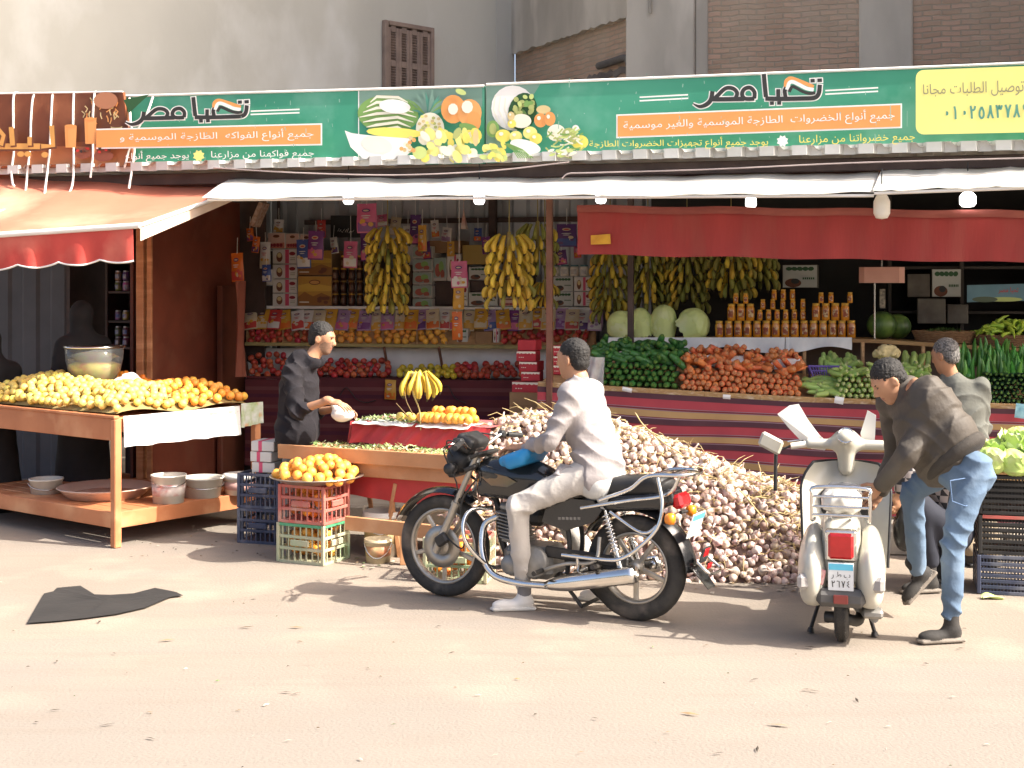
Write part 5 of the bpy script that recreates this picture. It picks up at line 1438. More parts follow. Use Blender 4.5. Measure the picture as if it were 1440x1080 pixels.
def stack(proto, px0, px1, rows, r, L_, label, cat, group, z0=.0, d0=.03, rec=.02, extra=0, erows=.10, mess=.5, taper=0):
    a, b = CT(px0, d0), CT(px1, d0)
    n = int((b - a).length / (2 * r)); sp = []
    for q in range(rows):
        for k in range(n - (q % 2)):
            t = (k + .5 + .5 * (q % 2)) / n
            if taper and abs(t - .5) * 2 > 1 - taper * q / rows: continue
            p = a.lerp(b, t) + VD * (q * rec + L_ / 2 + rnd.uniform(-.012, .012)) + V((0, 0, z0 + r + q * r * 1.74 + rnd.uniform(-.004, .004)))
            M = TOBACK @ Matrix.Rotation(R(rnd.uniform(-6, 6)), 4, 'Y') @ Matrix.Rotation(R(rnd.uniform(-6, 6)), 4, 'X') @ Matrix.Rotation(rnd.uniform(0, TAU), 4, 'Z')
            sp.append((p, eul(M), rnd.uniform(.9, 1.1)))
    for _ in range(extra):
        t = rnd.random(); dd = rnd.random()
        p = a.lerp(b, t) + VD * (rows * rec + .02 + dd * .28) + V((0, 0, z0 + rows * r * 1.74 + r + erows * dd + rnd.uniform(-.01, .015)))
        M = TOBACK @ Matrix.Rotation(R(rnd.uniform(-1, 1) * 110 * mess), 4, 'Y') @ Matrix.Rotation(R(rnd.uniform(-55, 20) * mess), 4, 'X') @ Matrix.Rotation(rnd.uniform(0, TAU), 4, 'Z')
        sp.append((p, eul(M), rnd.uniform(.85, 1.1)))
    return place(fresh(proto), sp, label, cat, group)
stack(p_cuc, 834, 951, 4, .0265, .176, "dark green cucumber stacked below the cabbages on the striped counter", "cucumber", "cucumbers stacked below the cabbages", extra=95, erows=.14, mess=.9)
stack(p_car, 954, 1126, 4, .024, .21, "orange carrot stacked butt end out in the middle of the striped counter", "carrot", "carrots stacked on the striped counter", extra=70, erows=.08, mess=.8)
stack(p_zuc, 1172, 1306, 4, .0225, .16, "pale green zucchini stacked end out between the two bent men and the carrots", "zucchini", "zucchini stacked on the striped counter", extra=46, erows=.06, mess=.8, z0=.0)
def scatter(proto, n, px0, px1, d0, d1, z0, z1, label, cat, group, tilt, yaw, sc=1.):
    sp = []
    for _ in range(n):
        d = rnd.random(); p = CT(rnd.uniform(px0, px1), d0 + (d1 - d0) * d, z0 + (z1 - z0) * d + rnd.uniform(-.008, .012))
        M = TOBACK @ Matrix.Rotation(R(rnd.uniform(*yaw)), 4, 'Y') @ Matrix.Rotation(R(rnd.uniform(*tilt)), 4, 'X') @ Matrix.Rotation(rnd.uniform(0, TAU), 4, 'Z')
        sp.append((p, eul(M), rnd.uniform(.85, 1.1) * sc))
    return place(fresh(proto), sp, label, cat, group)
scatter(p_zuc, 34, 1134, 1176, .06, .26, .03, .13, "zucchini lying sideways in front of the left purple basket", "zucchini", "zucchini in front of the left purple basket", (-15, 15), (60, 115), 1.05)
scatter(p_zuc, 26, 1146, 1200, .50, .66, .20, .27, "zucchini standing behind the left purple basket", "zucchini", "zucchini behind the left purple basket", (50, 90), (-15, 15), .9)
scatter(p_zuc, 22, 1232, 1310, .48, .66, .20, .29, "zucchini around the cauliflower, behind the right purple basket", "zucchini", "zucchini around the cauliflower", (40, 90), (-40, 40), 1.0)
stack(p_egg, 1384, 1475, 7, .0185, .14, "tiny dark cucumber end, stacked right of the man in the grey jacket", "cucumber", "dark cucumbers stacked at the right", rec=.012)
scatter(p_pep, 110, 1352, 1480, .20, .52, .22, .40, "long green pepper heaped above the dark cucumbers", "pepper", "long green peppers above the dark cucumbers", (35, 100), (-25, 25), 1.15)
# carrots in white foam trays
for (x0, x1, lb) in ((969, 1041, "left white foam tray of carrots above the carrot stack"), (1046, 1122, "right white foam tray of carrots above the carrot stack")):
    c = (CT(x0, .42, .19) + CT(x1, .42, .19)) / 2; L_ = (CT(x1, .42) - CT(x0, .42)).length
    w = MB(); 
    for (o, s_) in (((0, -.11, .045), (L_, .015, .09)), ((0, .11, .045), (L_, .015, .09)), ((-L_ / 2 + .0075, 0, .045), (.014, .204, .09)), ((L_ / 2 - .0075, 0, .045), (.014, .204, .09)), ((0, 0, .006), (L_ - .03, .204, .012))):
        w.box(c + RSHOP @ V(o), s_, RSHOP @ Matrix.Rotation(0, 3, 'X'), 0, .004)
    tag(w.build("foam_tray", M_white), lb, "tray")
    sp = []
    for k in range(18):
        M = TOBACK @ Matrix.Rotation(R(rnd.uniform(-30, 50)), 4, 'Y') @ Matrix.Rotation(R(rnd.uniform(-30, 5)), 4, 'X')
        sp.append((c + RSHOP @ V((rnd.uniform(-.45, .45) * L_, rnd.uniform(-.06, .08), .085 + rnd.uniform(0, .05))), eul(M), rnd.uniform(.85, 1.05)))
    place(fresh(p_car), sp, "carrot lying in the %s white foam tray" % lb.split()[0], "carrot", "carrots in the %s foam tray" % lb.split()[0])
# purple baskets
M_purp = mat("purple_plastic", (.19, .13, .42), .4, (.15, .10, .36), 6)
for (x0, x1, lb) in ((1134, 1201, "purple lattice basket tipped forward beside the carrots"), (1226, 1294, "purple lattice basket tipped forward under the cauliflower")):
    a, b = CT(x0, .34, .23), CT(x1, .34, .23); mid = (a + b) / 2; L_ = (b - a).length
    F = RSHOP @ Matrix.Rotation(R(-38), 3, 'X')
    w = MB()
    def bp(x, z, y=0.): return mid + F @ V((x * L_, y, -z))
    w.tube([bp(-.5, 0), bp(.5, 0)], .010, 6); w.tube([bp(-.5, 0), bp(-.28, .20)], .007, 6); w.tube([bp(.5, 0), bp(.28, .20)], .007, 6); w.tube([bp(-.28, .2), bp(.28, .2)], .008, 6); w.tube([bp(-.45, .045), bp(.45, .045)], .007, 6); w.tube([bp(-.36, .125), bp(.36, .125)], .005, 6)
    for k in range(17):
        t_ = -.47 + k * .94 / 16; w.tube([bp(t_, .005), bp(t_ * .62, .195)], .0042, 4)
    w.tube([bp(-.5, 0, .16), bp(.5, 0, .16)], .009, 6); w.tube([bp(-.5, 0), bp(-.5, 0, .16)], .009, 6); w.tube([bp(.5, 0), bp(.5, 0, .16)], .009, 6)
    w.add([bp(-.28, .2), bp(.28, .2), bp(.3, .16, .15), bp(-.3, .16, .15)], [(0, 1, 2, 3)])
    tag(w.build("basket", M_purp), lb, "basket")
# cauliflower
c = W(1247, 498, .40)
sd_ = SDF(.006); rr = random.Random(4)
for k in range(70):
    th_, ph = rr.uniform(0, TAU), math.acos(rr.uniform(-.25, 1)); q = V((math.sin(ph) * math.cos(th_) * .092, math.sin(ph) * math.sin(th_) * .075, math.cos(ph) * .062))
    sd_.ell(c + q, [rr.uniform(.015, .024)] * 3, k=.006)
sd_.ell(c, (.088, .07, .058), k=.01)
tag(sd_.mesh("cauliflower", mat("cauliflower_curd", (.70, .58, .30), .8, (.58, .46, .22), 30, .4, 150)), "cream cauliflower above the right purple basket", "cauliflower")
# cabbages on the shelf
M_cab = mat("cabbage_leaf", (.66, .73, .30), .5, (.55, .65, .23), 5, .25, 14, c3=(.66, .72, .38), scale3=5)
def cabbage(px0, px1, y0, y1, tilt, label, seed, pointed=.25):
    a, b = US((px0 + px1) / 2, .16), W(px0, y1, .9); wd = (W(px1, y1, .9) - b).length; h = W(px0, y0, .9).z - b.z
    c = V((a.x, a.y, US((px0 + px1) / 2).z + h * .48))
    rr = random.Random(seed); t = thing("cabbage", label, "cabbage", c)
    F = RSHOP @ Matrix.Rotation(R(tilt), 3, 'Y')
    sd_ = SDF(.008)
    sd_.ell(c, (wd * .47, wd * .40, h * .50), F, k=.02)
    sd_.ell(c + F @ V((0, 0, h * .30)), (wd * (.36 - pointed * .3), wd * .3, h * .26), F, k=.06)
    for k in range(5):
        an_ = rr.uniform(0, TAU)
        sd_.ell(c + F @ V((math.cos(an_) * wd * .10, math.sin(an_) * wd * .08, rr.uniform(-.12, .1) * h)), (wd * .42, wd * .37, h * .40), F @ Matrix.Rotation(rr.uniform(-.4, .4), 3, 'X') @ Matrix.Rotation(rr.uniform(-.3, .3), 3, 'Y'), k=.004)
    Fi = np.array(F.transposed()); cc = np.array(c)
    def wr(X):
        q = (X - cc) @ Fi.T; an_ = np.arctan2(q[:, 1], q[:, 0])
        return -.0022 * np.abs(np.sin(an_ * 5 + q[:, 2] * 14)) - .0016 * np.sin(an_ * 13 + q[:, 2] * 40)
    sd_.wr = wr
    sd_.mesh("head", M_cab, t)
    w = MB()
    for k in range(2):
        an_ = -1.6 + k * 1.1 + rr.uniform(-.3, .3)
        w.grid(lambda u, v: c + F @ V((math.cos(an_ + (u - .5) * 1.3) * wd * (.475 + .05 * v), math.sin(an_ + (u - .5) * 1.3) * wd * (.42 + .06 * v), h * (-.46 + .62 * v * (1 - .3 * (2 * u - 1) ** 2)) + .01 * math.sin(u * 20))), 10, 8, 0, True, .003)
    w.build("outer_leaf", M_cab, t)
cabbage(848, 891, 440, 475, -38, "leftmost big cabbage, tilted to the left on the white paper shelf", 1)
cabbage(882, 914, 436, 475, -10, "small upright cabbage between two bigger ones on the shelf", 2)
cabbage(910, 948, 432, 475, 6, "tallest cabbage, standing third from left on the shelf", 3, .1)
cabbage(946, 997, 438, 476, 55, "cabbage lying on its side next to the honey jars", 4)
# honey jars
def JP(px, y, d):
    p = W(px, y, .78 + d); return p
sp = []
for k in range(15): sp.append((US(1010 + k * 13.35, .08), (0, 0, R(-15) + rnd.uniform(-.3, .3)), 1.))
hz = .147
def rowj(px0, n, lv, step=13.3, sc=1., d=.10, dz=0.):
    for k in range(n):
        p = US(px0 + k * step, d); p.z += hz * lv + dz; sp.append((p, (0, 0, R(-15) + rnd.uniform(-.3, .3)), sc))
rowj(1027, 3, 1); rowj(1067, 6, 1, 12.2, .64, .12); rowj(1147, 4, 1, 13.6)
rowj(1033, 2, 2, 14, .62); rowj(1071, 5, 1, 14.2, .60, .13, .095); rowj(1087, 3, 1, 13, .62, .14, .175); rowj(1154, 2, 2, 14, .62); rowj(1195, 1, 2, 14, .62)
place(jar, sp, "honey jar with a gold lid in the stepped pile on the vegetable shelf", "jar", "honey jars piled on the vegetable shelf")
# watermelons, scale, baskets
M_wm = mat("watermelon_rind", (.035, .075, .018), .4, (.10, .17, .03), 3.5, .05, 30, stretch=(3, 3, .6), lo=.42, hi=.58)
for (px, y, r, lb, d) in ((1240, 456, .125, "dark watermelon on the shelf under the pink box lamp", .22), (1262, 459, .115, "second watermelon behind the first, half in shadow", .42)):
    p = W(px, y, .78 + d); p.z = US(px).z + r * .93
    w = MB(); w.lathe([(max(r * math.cos(-1.57 + 3.14 * i / 14), .0005), r * .95 * math.sin(-1.57 + 3.14 * i / 14)) for i in range(15)], p, n=24)
    tag(w.build("watermelon", M_wm), lb, "watermelon")
t = thing("pink_lamp", "pink box shaped shade on a thin pole above the watermelons", "lamp", US(1240, .12))
w = MB(); a = W(1240, 387, .9); pr_ = [(-.185, -.06), (-.14, -.115), (.14, -.115), (.185, -.06), (.185, .06), (.14, .115), (-.14, .115), (-.185, .06)]
w.prism([a + RSHOP @ V((x, y, -.065)) for x, y in pr_], (0, 0, .132)); w.build("shade", mat("pink_shade", (.62, .34, .27), .7, (.54, .28, .22), 4), t)
w = MB(); q = US(1240, .12); w.tube([(a.x - .06, a.y, q.z), (a.x - .06, a.y, a.z)], .008, 6); w.tube([(a.x, a.y, a.z + .06), (a.x, a.y, 2.9)], .006, 5); w.build("pole", M_steel, t)
w = MB(); w.box(W(1241, 420, .86), (.045, .006, .16), RSHOP); w.build("price_strip", mat("strip_print", (.40, .34, .24), .6, (.10, .09, .07), 40), t)
M_wick = mat("wicker", (.30, .17, .08), .8, (.18, .09, .04), 30, .6, 90, stretch=(1, 1, 5))
def wbasket(px0, px1, y0, y1, label, veg):
    c = (US(px0, .2) + US(px1, .2)) / 2; L_ = (US(px1, .2) - US(px0, .2)).length / 2
    t = thing("wicker_basket", label, "basket", c)
    h = .085
    w = MB()
    for k in range(7):
        z = h * k / 6; f = .86 + .14 * k / 6
        w.tube([c + RSHOP @ V((L_ * f * math.cos(q * TAU / 28), .17 * f * math.sin(q * TAU / 28), z + .008 + .002 * (-1) ** q)) for q in range(28)], .009, 5, closed=True)
    w.lathe([(.86, .004), (.001, .004)], c, RSHOP, 28, sx=L_, sy=.17)
    w.lathe([(.86, .004), (1, h)], c, RSHOP, 28, sx=L_ * .985, sy=.165)
    w.build("weave", M_wick, t)
    return c, L_, h
c, L_, h = wbasket(1284, 1374, 466, 483, "shallow wicker basket of dark green herbs on the shelf", 0)
w = MB()
for k in range(420):
    a = rnd.uniform(0, TAU); q = math.sqrt(rnd.random()); p = c + RSHOP @ V((L_ * .9 * q * math.cos(a), .15 * q * math.sin(a), h * .8 + .055 * (1 - q * q)))
    an_ = rnd.uniform(0, TAU); l = rnd.uniform(.03, .07); d = V((math.cos(an_), math.sin(an_), rnd.uniform(-.3, .7))) * l; e = V((-math.sin(an_), math.cos(an_), 0)) * .004
    w.add([p - d * .5 - e, p - d * .5 + e, p + d * .5], [(0, 1, 2)])
tag(w.build("herbs", mat("herb_leaf", (.07, .16, .03), .6, (.11, .21, .05), 20)), "loose dark green herbs heaped in the left wicker basket", "herbs", kind='stuff')
c, L_, h = wbasket(1371, 1475, 466, 483, "wicker basket heaped with pale green peppers at the right edge", 0)
sp = []
for k in range(95):
    a = rnd.uniform(0, TAU); q = math.sqrt(rnd.random()); lift = (1 - q * q) * .13
    sp.append((c + RSHOP @ V((L_ * .95 * q * math.cos(a), .16 * q * math.sin(a), h + .01 + lift * rnd.uniform(.5, 1))), (rnd.uniform(.7, 2.4), rnd.uniform(-.6, .6), rnd.uniform(0, TAU)), rnd.uniform(.8, 1.2)))
place(p_chi, sp, "pale green pepper heaped in the right wicker basket", "pepper", "pale green peppers in the right wicker basket")
# rear sign with blue landscape
q4 = [W(1360, 401, 1.5), W(1560, 396, 1.5), W(1560, 420, 1.5), W(1360, 425, 1.5)]
t = thing("small_sign", "small blue landscape sign with red lettering at the dark rear", "sign", q4[3])
MB().prism([q4[3], q4[2], q4[1], q4[0]], VD * .02).build("panel", mat("dim_blue_print", (.16, .30, .36), .5, (.10, .20, .26), 3), t)
pr = Print(1.5); pr.ell(1412, 421, 26, 3.2, I_lime); pr.ell(1385, 421, 18, 4, flat("hill", (.12, .16, .10)))
pr.text("تحيا مصر", (1404, 1432, (404, 413), (404, 413)), I_red); pr.build("lettering", t)
# small papers, price cards
for (px, y, wd, ht, m, lb) in ((882, 548, .08, .035, M_paper, "scrap of white paper on the counter edge below the cucumbers"), (1022, 558, .06, .035, M_paper, "scrap of white paper on the counter edge below the carrots"), (1180, 563, .07, .055, M_paper, "bigger white paper scrap on the counter edge below the zucchini"), (1436, 578, .085, .11, mat("blue_card", (.35, .62, .68), .5, (.15, .35, .42), 20), "pale blue card on the striped cloth at the right edge")):
    p = W(px, y, -.10); a_ = RSHOP @ Matrix.Rotation(R(rnd.uniform(-14, 14)), 3, 'Y')
    w = MB(); w.grid(lambda a, b: p + a_ @ V(((a - .5) * wd, -.01 * math.sin(b * 3), (b - .5) * ht)), 3, 3, 0, True, .002); tag(w.build("paper_scrap", m), lb, "paper")
# clear bag hanging at the left end of the cucumbers
w = MB(); w.grid(lambda a, b: CT(826 + 24 * a, -.02, .235 - .24 * b) + VD * .03 * math.sin(a * 8 + b * 3), 10, 12, 0, True, .002)
tag(w.build("plastic_bag", mat("clear_bag", (.75, .74, .72), .25, (.55, .50, .48), 14, .4, 20, alpha=.55)), "clear plastic bag hanging at the left end of the cucumbers", "bag")

# ---------------------------------------------------------------- bananas
M_ban = mat("banana_yellow", (.62, .44, .045), .5, (.50, .34, .04), 8, .1, 60, orand=.12, hrand=.01, c3=(.34, .24, .04), scale3=5)
M_bang = mat("banana_green_shaded", (.19, .20, .04), .5, (.26, .23, .04), 8, .1, 60, orand=.15, hrand=.015)  # green skin, darkened: shade under the red canvas is put into the colour
M_bant = mat("banana_tip", (.06, .045, .02), .7)
def banana_mesh(name, m):
    mb = MB(); pts, rs = [], []
    n = 9
    for i in range(n + 1):
        t = i / n
        pts.append(V((0, -.062 * math.sin(math.pi * min(1, t * .80 + .02)) * 1.0 - .012 * t, .028 * math.sin(min(t * 4, 1) * math.pi) * (t < .25) - .185 * t))); rs.append(.0205 * (math.sin(min(1, t * 1.25 + .18) * math.pi * .5) if t < .6 else max(.22, math.cos((t - .6) / .4 * 1.32))))
    rs[0] = .006
    mb.tube(pts[:-1], rs[:-1], 6, 0, caps=True); mb.tube(pts[-2:], [rs[-2], .004], 6, 1)
    return mb.build(name, [m, M_bant], loc=(0, 0, 0)).data
ME_by, ME_bg = banana_mesh("banana", M_ban), banana_mesh("banana", M_bang)
for o in [o for o in COL.objects if o.data in (ME_by, ME_bg)]: bpy.data.objects.remove(o)
M_stalk = mat("banana_stalk", (.30, .26, .08), .8, (.22, .16, .06), 12)
def bunch(px, y0, y1, v, wpx, label, green=0., n_hands=None, rope=True, seed=0):
    rr = random.Random(seed + int(px))
    top, bot = W(px, y0, v), W(px, y1, v); H_ = top.z - bot.z
    Rw = wpx / 2 * top.y / FOC
    t = thing("banana_bunch", label, "bananas", bot, "banana bunches hanging in the stall")
    w = MB(); w.tube([top + V((0, 0, .03)), bot + V((0, 0, .12))], [.018, .014], 7)
    if rope: w.tube([top + V((0, 0, .02)), V((top.x, top.y, 2.92))], .005, 5)
    w.build("stalk", M_stalk, t)
    nh = n_hands or max(1, round((H_ - .10) / .088)); tot = 0
    for h in range(nh):
        z = top.z - .01 - h * (H_ - .15) / max(1, nh - 1) if nh > 1 else top.z
        nb = int(min(13, 98 / nh))
        off = rr.uniform(0, 1); sx = rr.uniform(.85, 1.1)
        for k in range(nb):
            if tot > 98: break
            a = TAU * (k + off) / nb
            gone = h >= nh - 1 and rr.random() < .35
            if gone: continue
            o = bpy.data.objects.new("banana", ME_bg if rr.random() < green else ME_by); COL.objects.link(o); o.parent = t; ORG[o.name] = ORG[t.name]
            rad = Rw * .56
            # the banana bows outwards along its -y: point that away from the stalk
            o.location = V((top.x + math.cos(a) * rad * sx, top.y + math.sin(a) * rad, z + rr.uniform(-.010, .010))) - ORG[t.name]
            s_ = max(.62, min(.84, Rw * .62 / .115)) * rr.uniform(.92, 1.08)
            o.rotation_euler = (R(rr.uniform(-20, -6)), R(rr.uniform(-5, 5)), a + R(90) + rr.uniform(-.08, .08)); o.scale = (s_ * 1.28, s_ * 1.32, s_ * 1.06)
            tot += 1
bunch(545, 322, 443, 1.0, 50, "yellow banana bunch hanging left of the light pink pouch, reaching down to the oranges", .25)
bunch(716, 331, 436, .25, 56, "large yellow banana bunch hanging left of the rusty post", .05)
bunch(756, 316, 392, .55, 46, "greenish banana bunch hanging right behind the rusty post", .75)
bunch(766, 398, 440, .75, 26, "small remnant of bananas behind the rusty post", .4, 2)
bunch(858, 352, 455, 1.25, 46, "leftmost banana bunch under the red canvas, above the tilted cabbage", .55)
bunch(911, 350, 442, 1.4, 46, "darker banana bunch right of the dark post under the red canvas", .8)
bunch(966, 348, 440, 1.4, 50, "loose banana bunch above the cabbage that lies on its side", .8)
bunch(1028, 343, 422, 1.3, 62, "wide banana bunch left above the honey jars", .5)
bunch(1062, 346, 410, 1.5, 54, "short green banana bunch right above the honey jars", .85)
# ================================================================ IN FRONT: garlic, crates, red table
CR = [V(p) for p in ((-.42, 10.30, .76), (-.25, 10.35, .90), (.1, 10.3, 1.03), (.45, 10.2, 1.02), (.75, 10.1, .98), (1.15, 9.95, .84), (1.55, 9.8, .68), (1.85, 9.7, .60), (2.03, 9.66, .52), (2.12, 9.64, .34))]
BS = [V(p) for p in ((-.50, 10.0, .0), (-.40, 9.85, 0), (.05, 9.62, 0), (.42, 9.5, 0), (.75, 9.42, 0), (1.12, 9.34, 0), (1.55, 9.27, 0), (1.90, 9.27, 0), (2.08, 9.36, 0), (2.16, 9.5, 0))]
def polyat(L_, t):
    t = max(0, min(.9999, t)) * (len(L_) - 1); i = int(t); return L_[i].lerp(L_[i + 1], t - i)
def mound(s_, t):
    c, b = polyat(CR, s_), polyat(BS, s_)
    if t < 0:
        q = c + VD * (-t * .5); q.z = c.z * (1 - (t * t) * .8) + .01; return q
    p = c.lerp(b, t ** 1.15); p.z = c.z * (1 - t ** 1.7)
    p.z += .035 * math.sin(s_ * 40 + t * 5) * (1 - t) * t * 4 + .02 * math.sin(s_ * 23 + t * 11)
    return p
M_gar = mat("garlic_skin", (.56, .45, .39), .65, (.33, .165, .165), 55, .25, 120, stretch=(1, 1, .12), lo=.47, hi=.66, c3=(.42, .29, .19), scale3=14, orand=.38, hrand=.02)
M_root = mat("garlic_root", (.36, .25, .13), .9, (.22, .14, .07), 40)
w = MB(); w.grid(lambda a, b: mound(a, b * 1.4 - .4) - V((0, 0, .03)), 70, 30)
tag(w.build("garlic_bed", mat("garlic_litter", (.34, .24, .19), .95, (.17, .10, .085), 22, .6, 60)), "dry stalks and skins in the heap of garlic behind the motorcycle", "garlic litter", kind='stuff')
def garlic_mb(mb, M, seed):
    r = .031; rr = random.Random(seed)
    prof = [(.001, -.021), (.010, -.022), (.020, -.018), (.029, -.006), (.031, .004), (.026, .016), (.014, .026), (.007, .034), (.0055, .046), (.0035, .056 + rr.uniform(0, .02))]
    b = len(mb.v)
    mb.lathe(prof, n=14, mod=lambda a, q, z: q * (1 + (.085 * abs(math.cos(a * 2.5 + seed)) - .04) * (1 if z < .02 else .2)))
    for k in range(7):
        a = k * .9; mb.tube([(.005 * math.cos(a), .005 * math.sin(a), -.021), (.012 * math.cos(a), .012 * math.sin(a), -.030)], .0014, 3, 1)
    mb.v[b:] = [tuple(M @ V(p)) for p in mb.v[b:]]
protos = []
for k in range(4):
    mb = MB(); garlic_mb(mb, Matrix.Identity(4), k); protos.append(mb.build("garlic_bulb", [M_gar, M_root], loc=(0, 0, 0)))
ps = heap(lambda x, y: mound(x, y * 1.22 - .22), 1650, .0285, .78, 60000)
def pxof(p): return CX + p.x * FOC / p.y
ps.sort(key=lambda p: p.y + (1.5 if pxof(p) < 872 else 0) + (2 if pxof(p) > 1150 else 0))
sp = []
def grot(): 
    return Euler((rnd.gauss(0, 1.1), rnd.gauss(0, 1.1), rnd.uniform(0, TAU)))
ind = ps[:296]
LG, GG = "garlic bulb on the surface of the big heap behind the motorcycle", "garlic bulbs in the big heap"
for k in range(4):
    place(protos[k], [(p + V((rnd.uniform(-.01, .01), rnd.uniform(-.012, .004), rnd.uniform(-.004, .014))), grot(), rnd.uniform(.68, 1.25)) for p in ind[k::4]], LG, "garlic", GG)
w = MB()
for i, p in enumerate(ps[296:]):
    garlic_mb(w, Matrix.Translation(p + V((0, 0, rnd.uniform(-.004, .012)))) @ grot().to_matrix().to_4x4() @ Matrix.Scale(rnd.uniform(.68, 1.25), 4), i)
tag(w.build("garlic_heap", [M_gar, M_root]), "rest of the garlic bulbs in the big heap behind the motorcycle", "garlic", kind='stuff')
M_straw = mat("dry_stalk", (.52, .40, .20), .85, (.36, .27, .12), 20)
w = MB()
for k in range(820):
    p = mound(rnd.random(), rnd.uniform(-.1, .97)) + V((0, -.01, .03)); l = rnd.uniform(.05, .20); a = rnd.uniform(0, TAU)
    d = V((math.cos(a), math.sin(a) * .5 - .2, rnd.uniform(-.7, .45))).normalized() * l
    w.tube([p, p + d * .5 + V((0, 0, rnd.uniform(0, .03))), p + d], [.003, .0028, .0015], 4)
for k in range(650):
    p = mound(rnd.random(), rnd.uniform(0, .97)) + V((0, -.015, .03)); e = V((rnd.gauss(0, 1), rnd.gauss(0, 1), rnd.gauss(0, 1))).normalized(); f = e.cross(V((.3, .5, 1))).normalized()
    w.add([p, p + e * rnd.uniform(.02, .05), p + e * .02 + f * rnd.uniform(.015, .03)], [(0, 1, 2)])
tag(w.build("dry_stalks", M_straw), "dry stalks and papery skins sticking out of the garlic heap", "stalks", kind='stuff')
for (pts, lb) in (([(958, 638), (930, 620), (905, 598), (893, 580)], "long dry stalk rising from the top of the garlic heap"), ([(925, 612), (905, 603), (892, 600), (886, 606)], "short curled stalk at the top of the garlic heap"), ([(1078, 735), (1050, 700), (1040, 690)], "dry stalk on the right slope of the garlic heap")):
    w = MB(); w.tube(smooth_path([P(x, y, 9.62 if y < 640 else 9.40) for x, y in pts], 4), [.005] * (4 * (len(pts) - 1)) + [.002], 5)
    tag(w.build("dry_stalk", M_straw), lb, "stalk")

# ---- crates
def crate(name, label, o, dx, dy, L_, W_, H_, m, nv=9, rails=(0, .36, .68, 1), slat=.010, thick=.012, group=None, handle=True, top_m=None, floor=True, cat="crate"):
    """o: base corner nearest the camera, dx/dy along its sides"""
    t = thing(name, label, cat, o, group)
    dx, dy = V(dx).normalized(), V(dy).normalized(); o = V(o); Z = V((0, 0, 1))
    w = MB(); 
    for (a, b) in ((0, 0), (L_, 0), (0, W_), (L_, W_)):
        q = o + dx * a + dy * b + dx * (.012 if a == 0 else -.012) + dy * (.012 if b == 0 else -.012)
        w.beam(q + Z * .002, q + Z * H_, .026, .026, up=dx, bev=.004)
    top = MB()
    for (s0_, d, n, ln, k_) in ((o, dx, dy, L_, 0), (o + dy * W_, dx, -dy, L_, 1), (o, dy, dx, W_, 2), (o + dx * L_, dy, -dx, W_, 3)):
        for f in rails:
            z = .011 + f * (H_ - .022)
            mb = top if (f == 1 and top_m) else w
            mb.beam(s0_ + d * .026 + n * .008 + Z * z, s0_ + d * (ln - .026) + n * .008 + Z * z, thick, .022, bev=.002)
        kk = max(3, int(nv * ln / L_))
        for i in range(1, kk):
            q = s0_ + d * (ln * i / kk) + n * .010
            w.beam(q + Z * .012, q + Z * (H_ - .02), slat * .6, slat, up=d, bev=0)
        if handle and k_ in (0, 2):
            q = s0_ + d * (ln * .5) - n * .001 + Z * (H_ * .52)
            w.box(q, (.16 if d == dx else .14, .02, .045), Matrix((d, n, Z)).transposed(), 0, .006)
    if floor: w.box(o + dx * L_ / 2 + dy * W_ / 2 + Z * .012, (L_ - .03, W_ - .03, .012), Matrix((dx, dy, Z)).transposed())
    w.build("body", m, t)
    if top_m: top.build("rim", top_m, t)
    return t
KC = G(455, 797); KX, KY = V((-.894, .447, 0)), V((.447, .894, 0))
M_rcr = mat("dusty_red_plastic", (.48, .115, .095), .5, (.40, .16, .12), 7, .1, 40, c3=(.52, .36, .28), scale3=5)
M_gcr = mat("dusty_beige_plastic", (.45, .40, .27), .55, (.33, .38, .24), 5, .1, 40, c3=(.20, .30, .17), scale3=4)
M_grim = mat("green_plastic", (.06, .26, .12), .5, (.09, .32, .17), 6)
M_bcr = mat("navy_plastic", (.035, .045, .085), .5, (.06, .07, .11), 6, c3=(.16, .17, .20), scale3=5)
M_kcr = mat("black_crate_plastic", (.016, .016, .017), .5, (.035, .033, .03), 6)
crate("fruit_crate", "beige plastic crate with a green rim, lower of the pair under the orange tray", KC, KX, KY, .41, .34, .286, M_gcr, 8, top_m=M_grim)
crate("fruit_crate", "dusty red plastic crate, upper of the pair under the orange tray", KC + V((.004, -.004, .288)), KX, KY, .40, .335, .275, M_rcr, 8)
def incrate(proto, o, n, label, cat, group, lv=2):
    sp = []
    for k in range(n):
        sp.append((o + KX * rnd.uniform(.05, .36) + KY * rnd.uniform(.045, .29) + V((0, 0, .055 + (k * .19 / n))), rrot(), rnd.uniform(.9, 1.05)))
    place(fresh(proto), sp, label, cat, group)
incrate(p_orange, KC, 44, "orange inside the beige crate with the green rim", "orange", "oranges in the lower crate")
incrate(p_mand, KC + V((0, 0, .288)), 40, "tangerine inside the dusty red crate", "tangerine", "tangerines in the upper crate")
tc_ = KC + KX * .20 + KY * .17 + V((.02, .0, .57))
t = thing("metal_tray", "wide round metal tray of oranges on top of the red crate", "tray", tc_)
w = MB(); w.lathe([(.001, .004), (.25, .004), (.325, .038), (.34, .042), (.34, .048), (.32, .046), (.245, .012), (.001, .012)], tc_, n=40); w.build("tray", mat("dull_steel", (.55, .52, .46), .35, (.42, .39, .33), 9, metal=.9), t)
ps = heap(lambda x, y: tc_ + V((.29 * math.sqrt(y) * math.cos(x * TAU), .29 * math.sqrt(y) * math.sin(x * TAU), .045 + .105 * (1 - y) ** .7 + .02 * math.sin(x * 13))), 90, .037, .9, 5000)
place(fresh(p_orange), [(p, rrot(), rnd.uniform(.92, 1.12)) for p in ps], "sunlit orange on the round metal tray on the crates", "orange", "oranges on the metal tray")
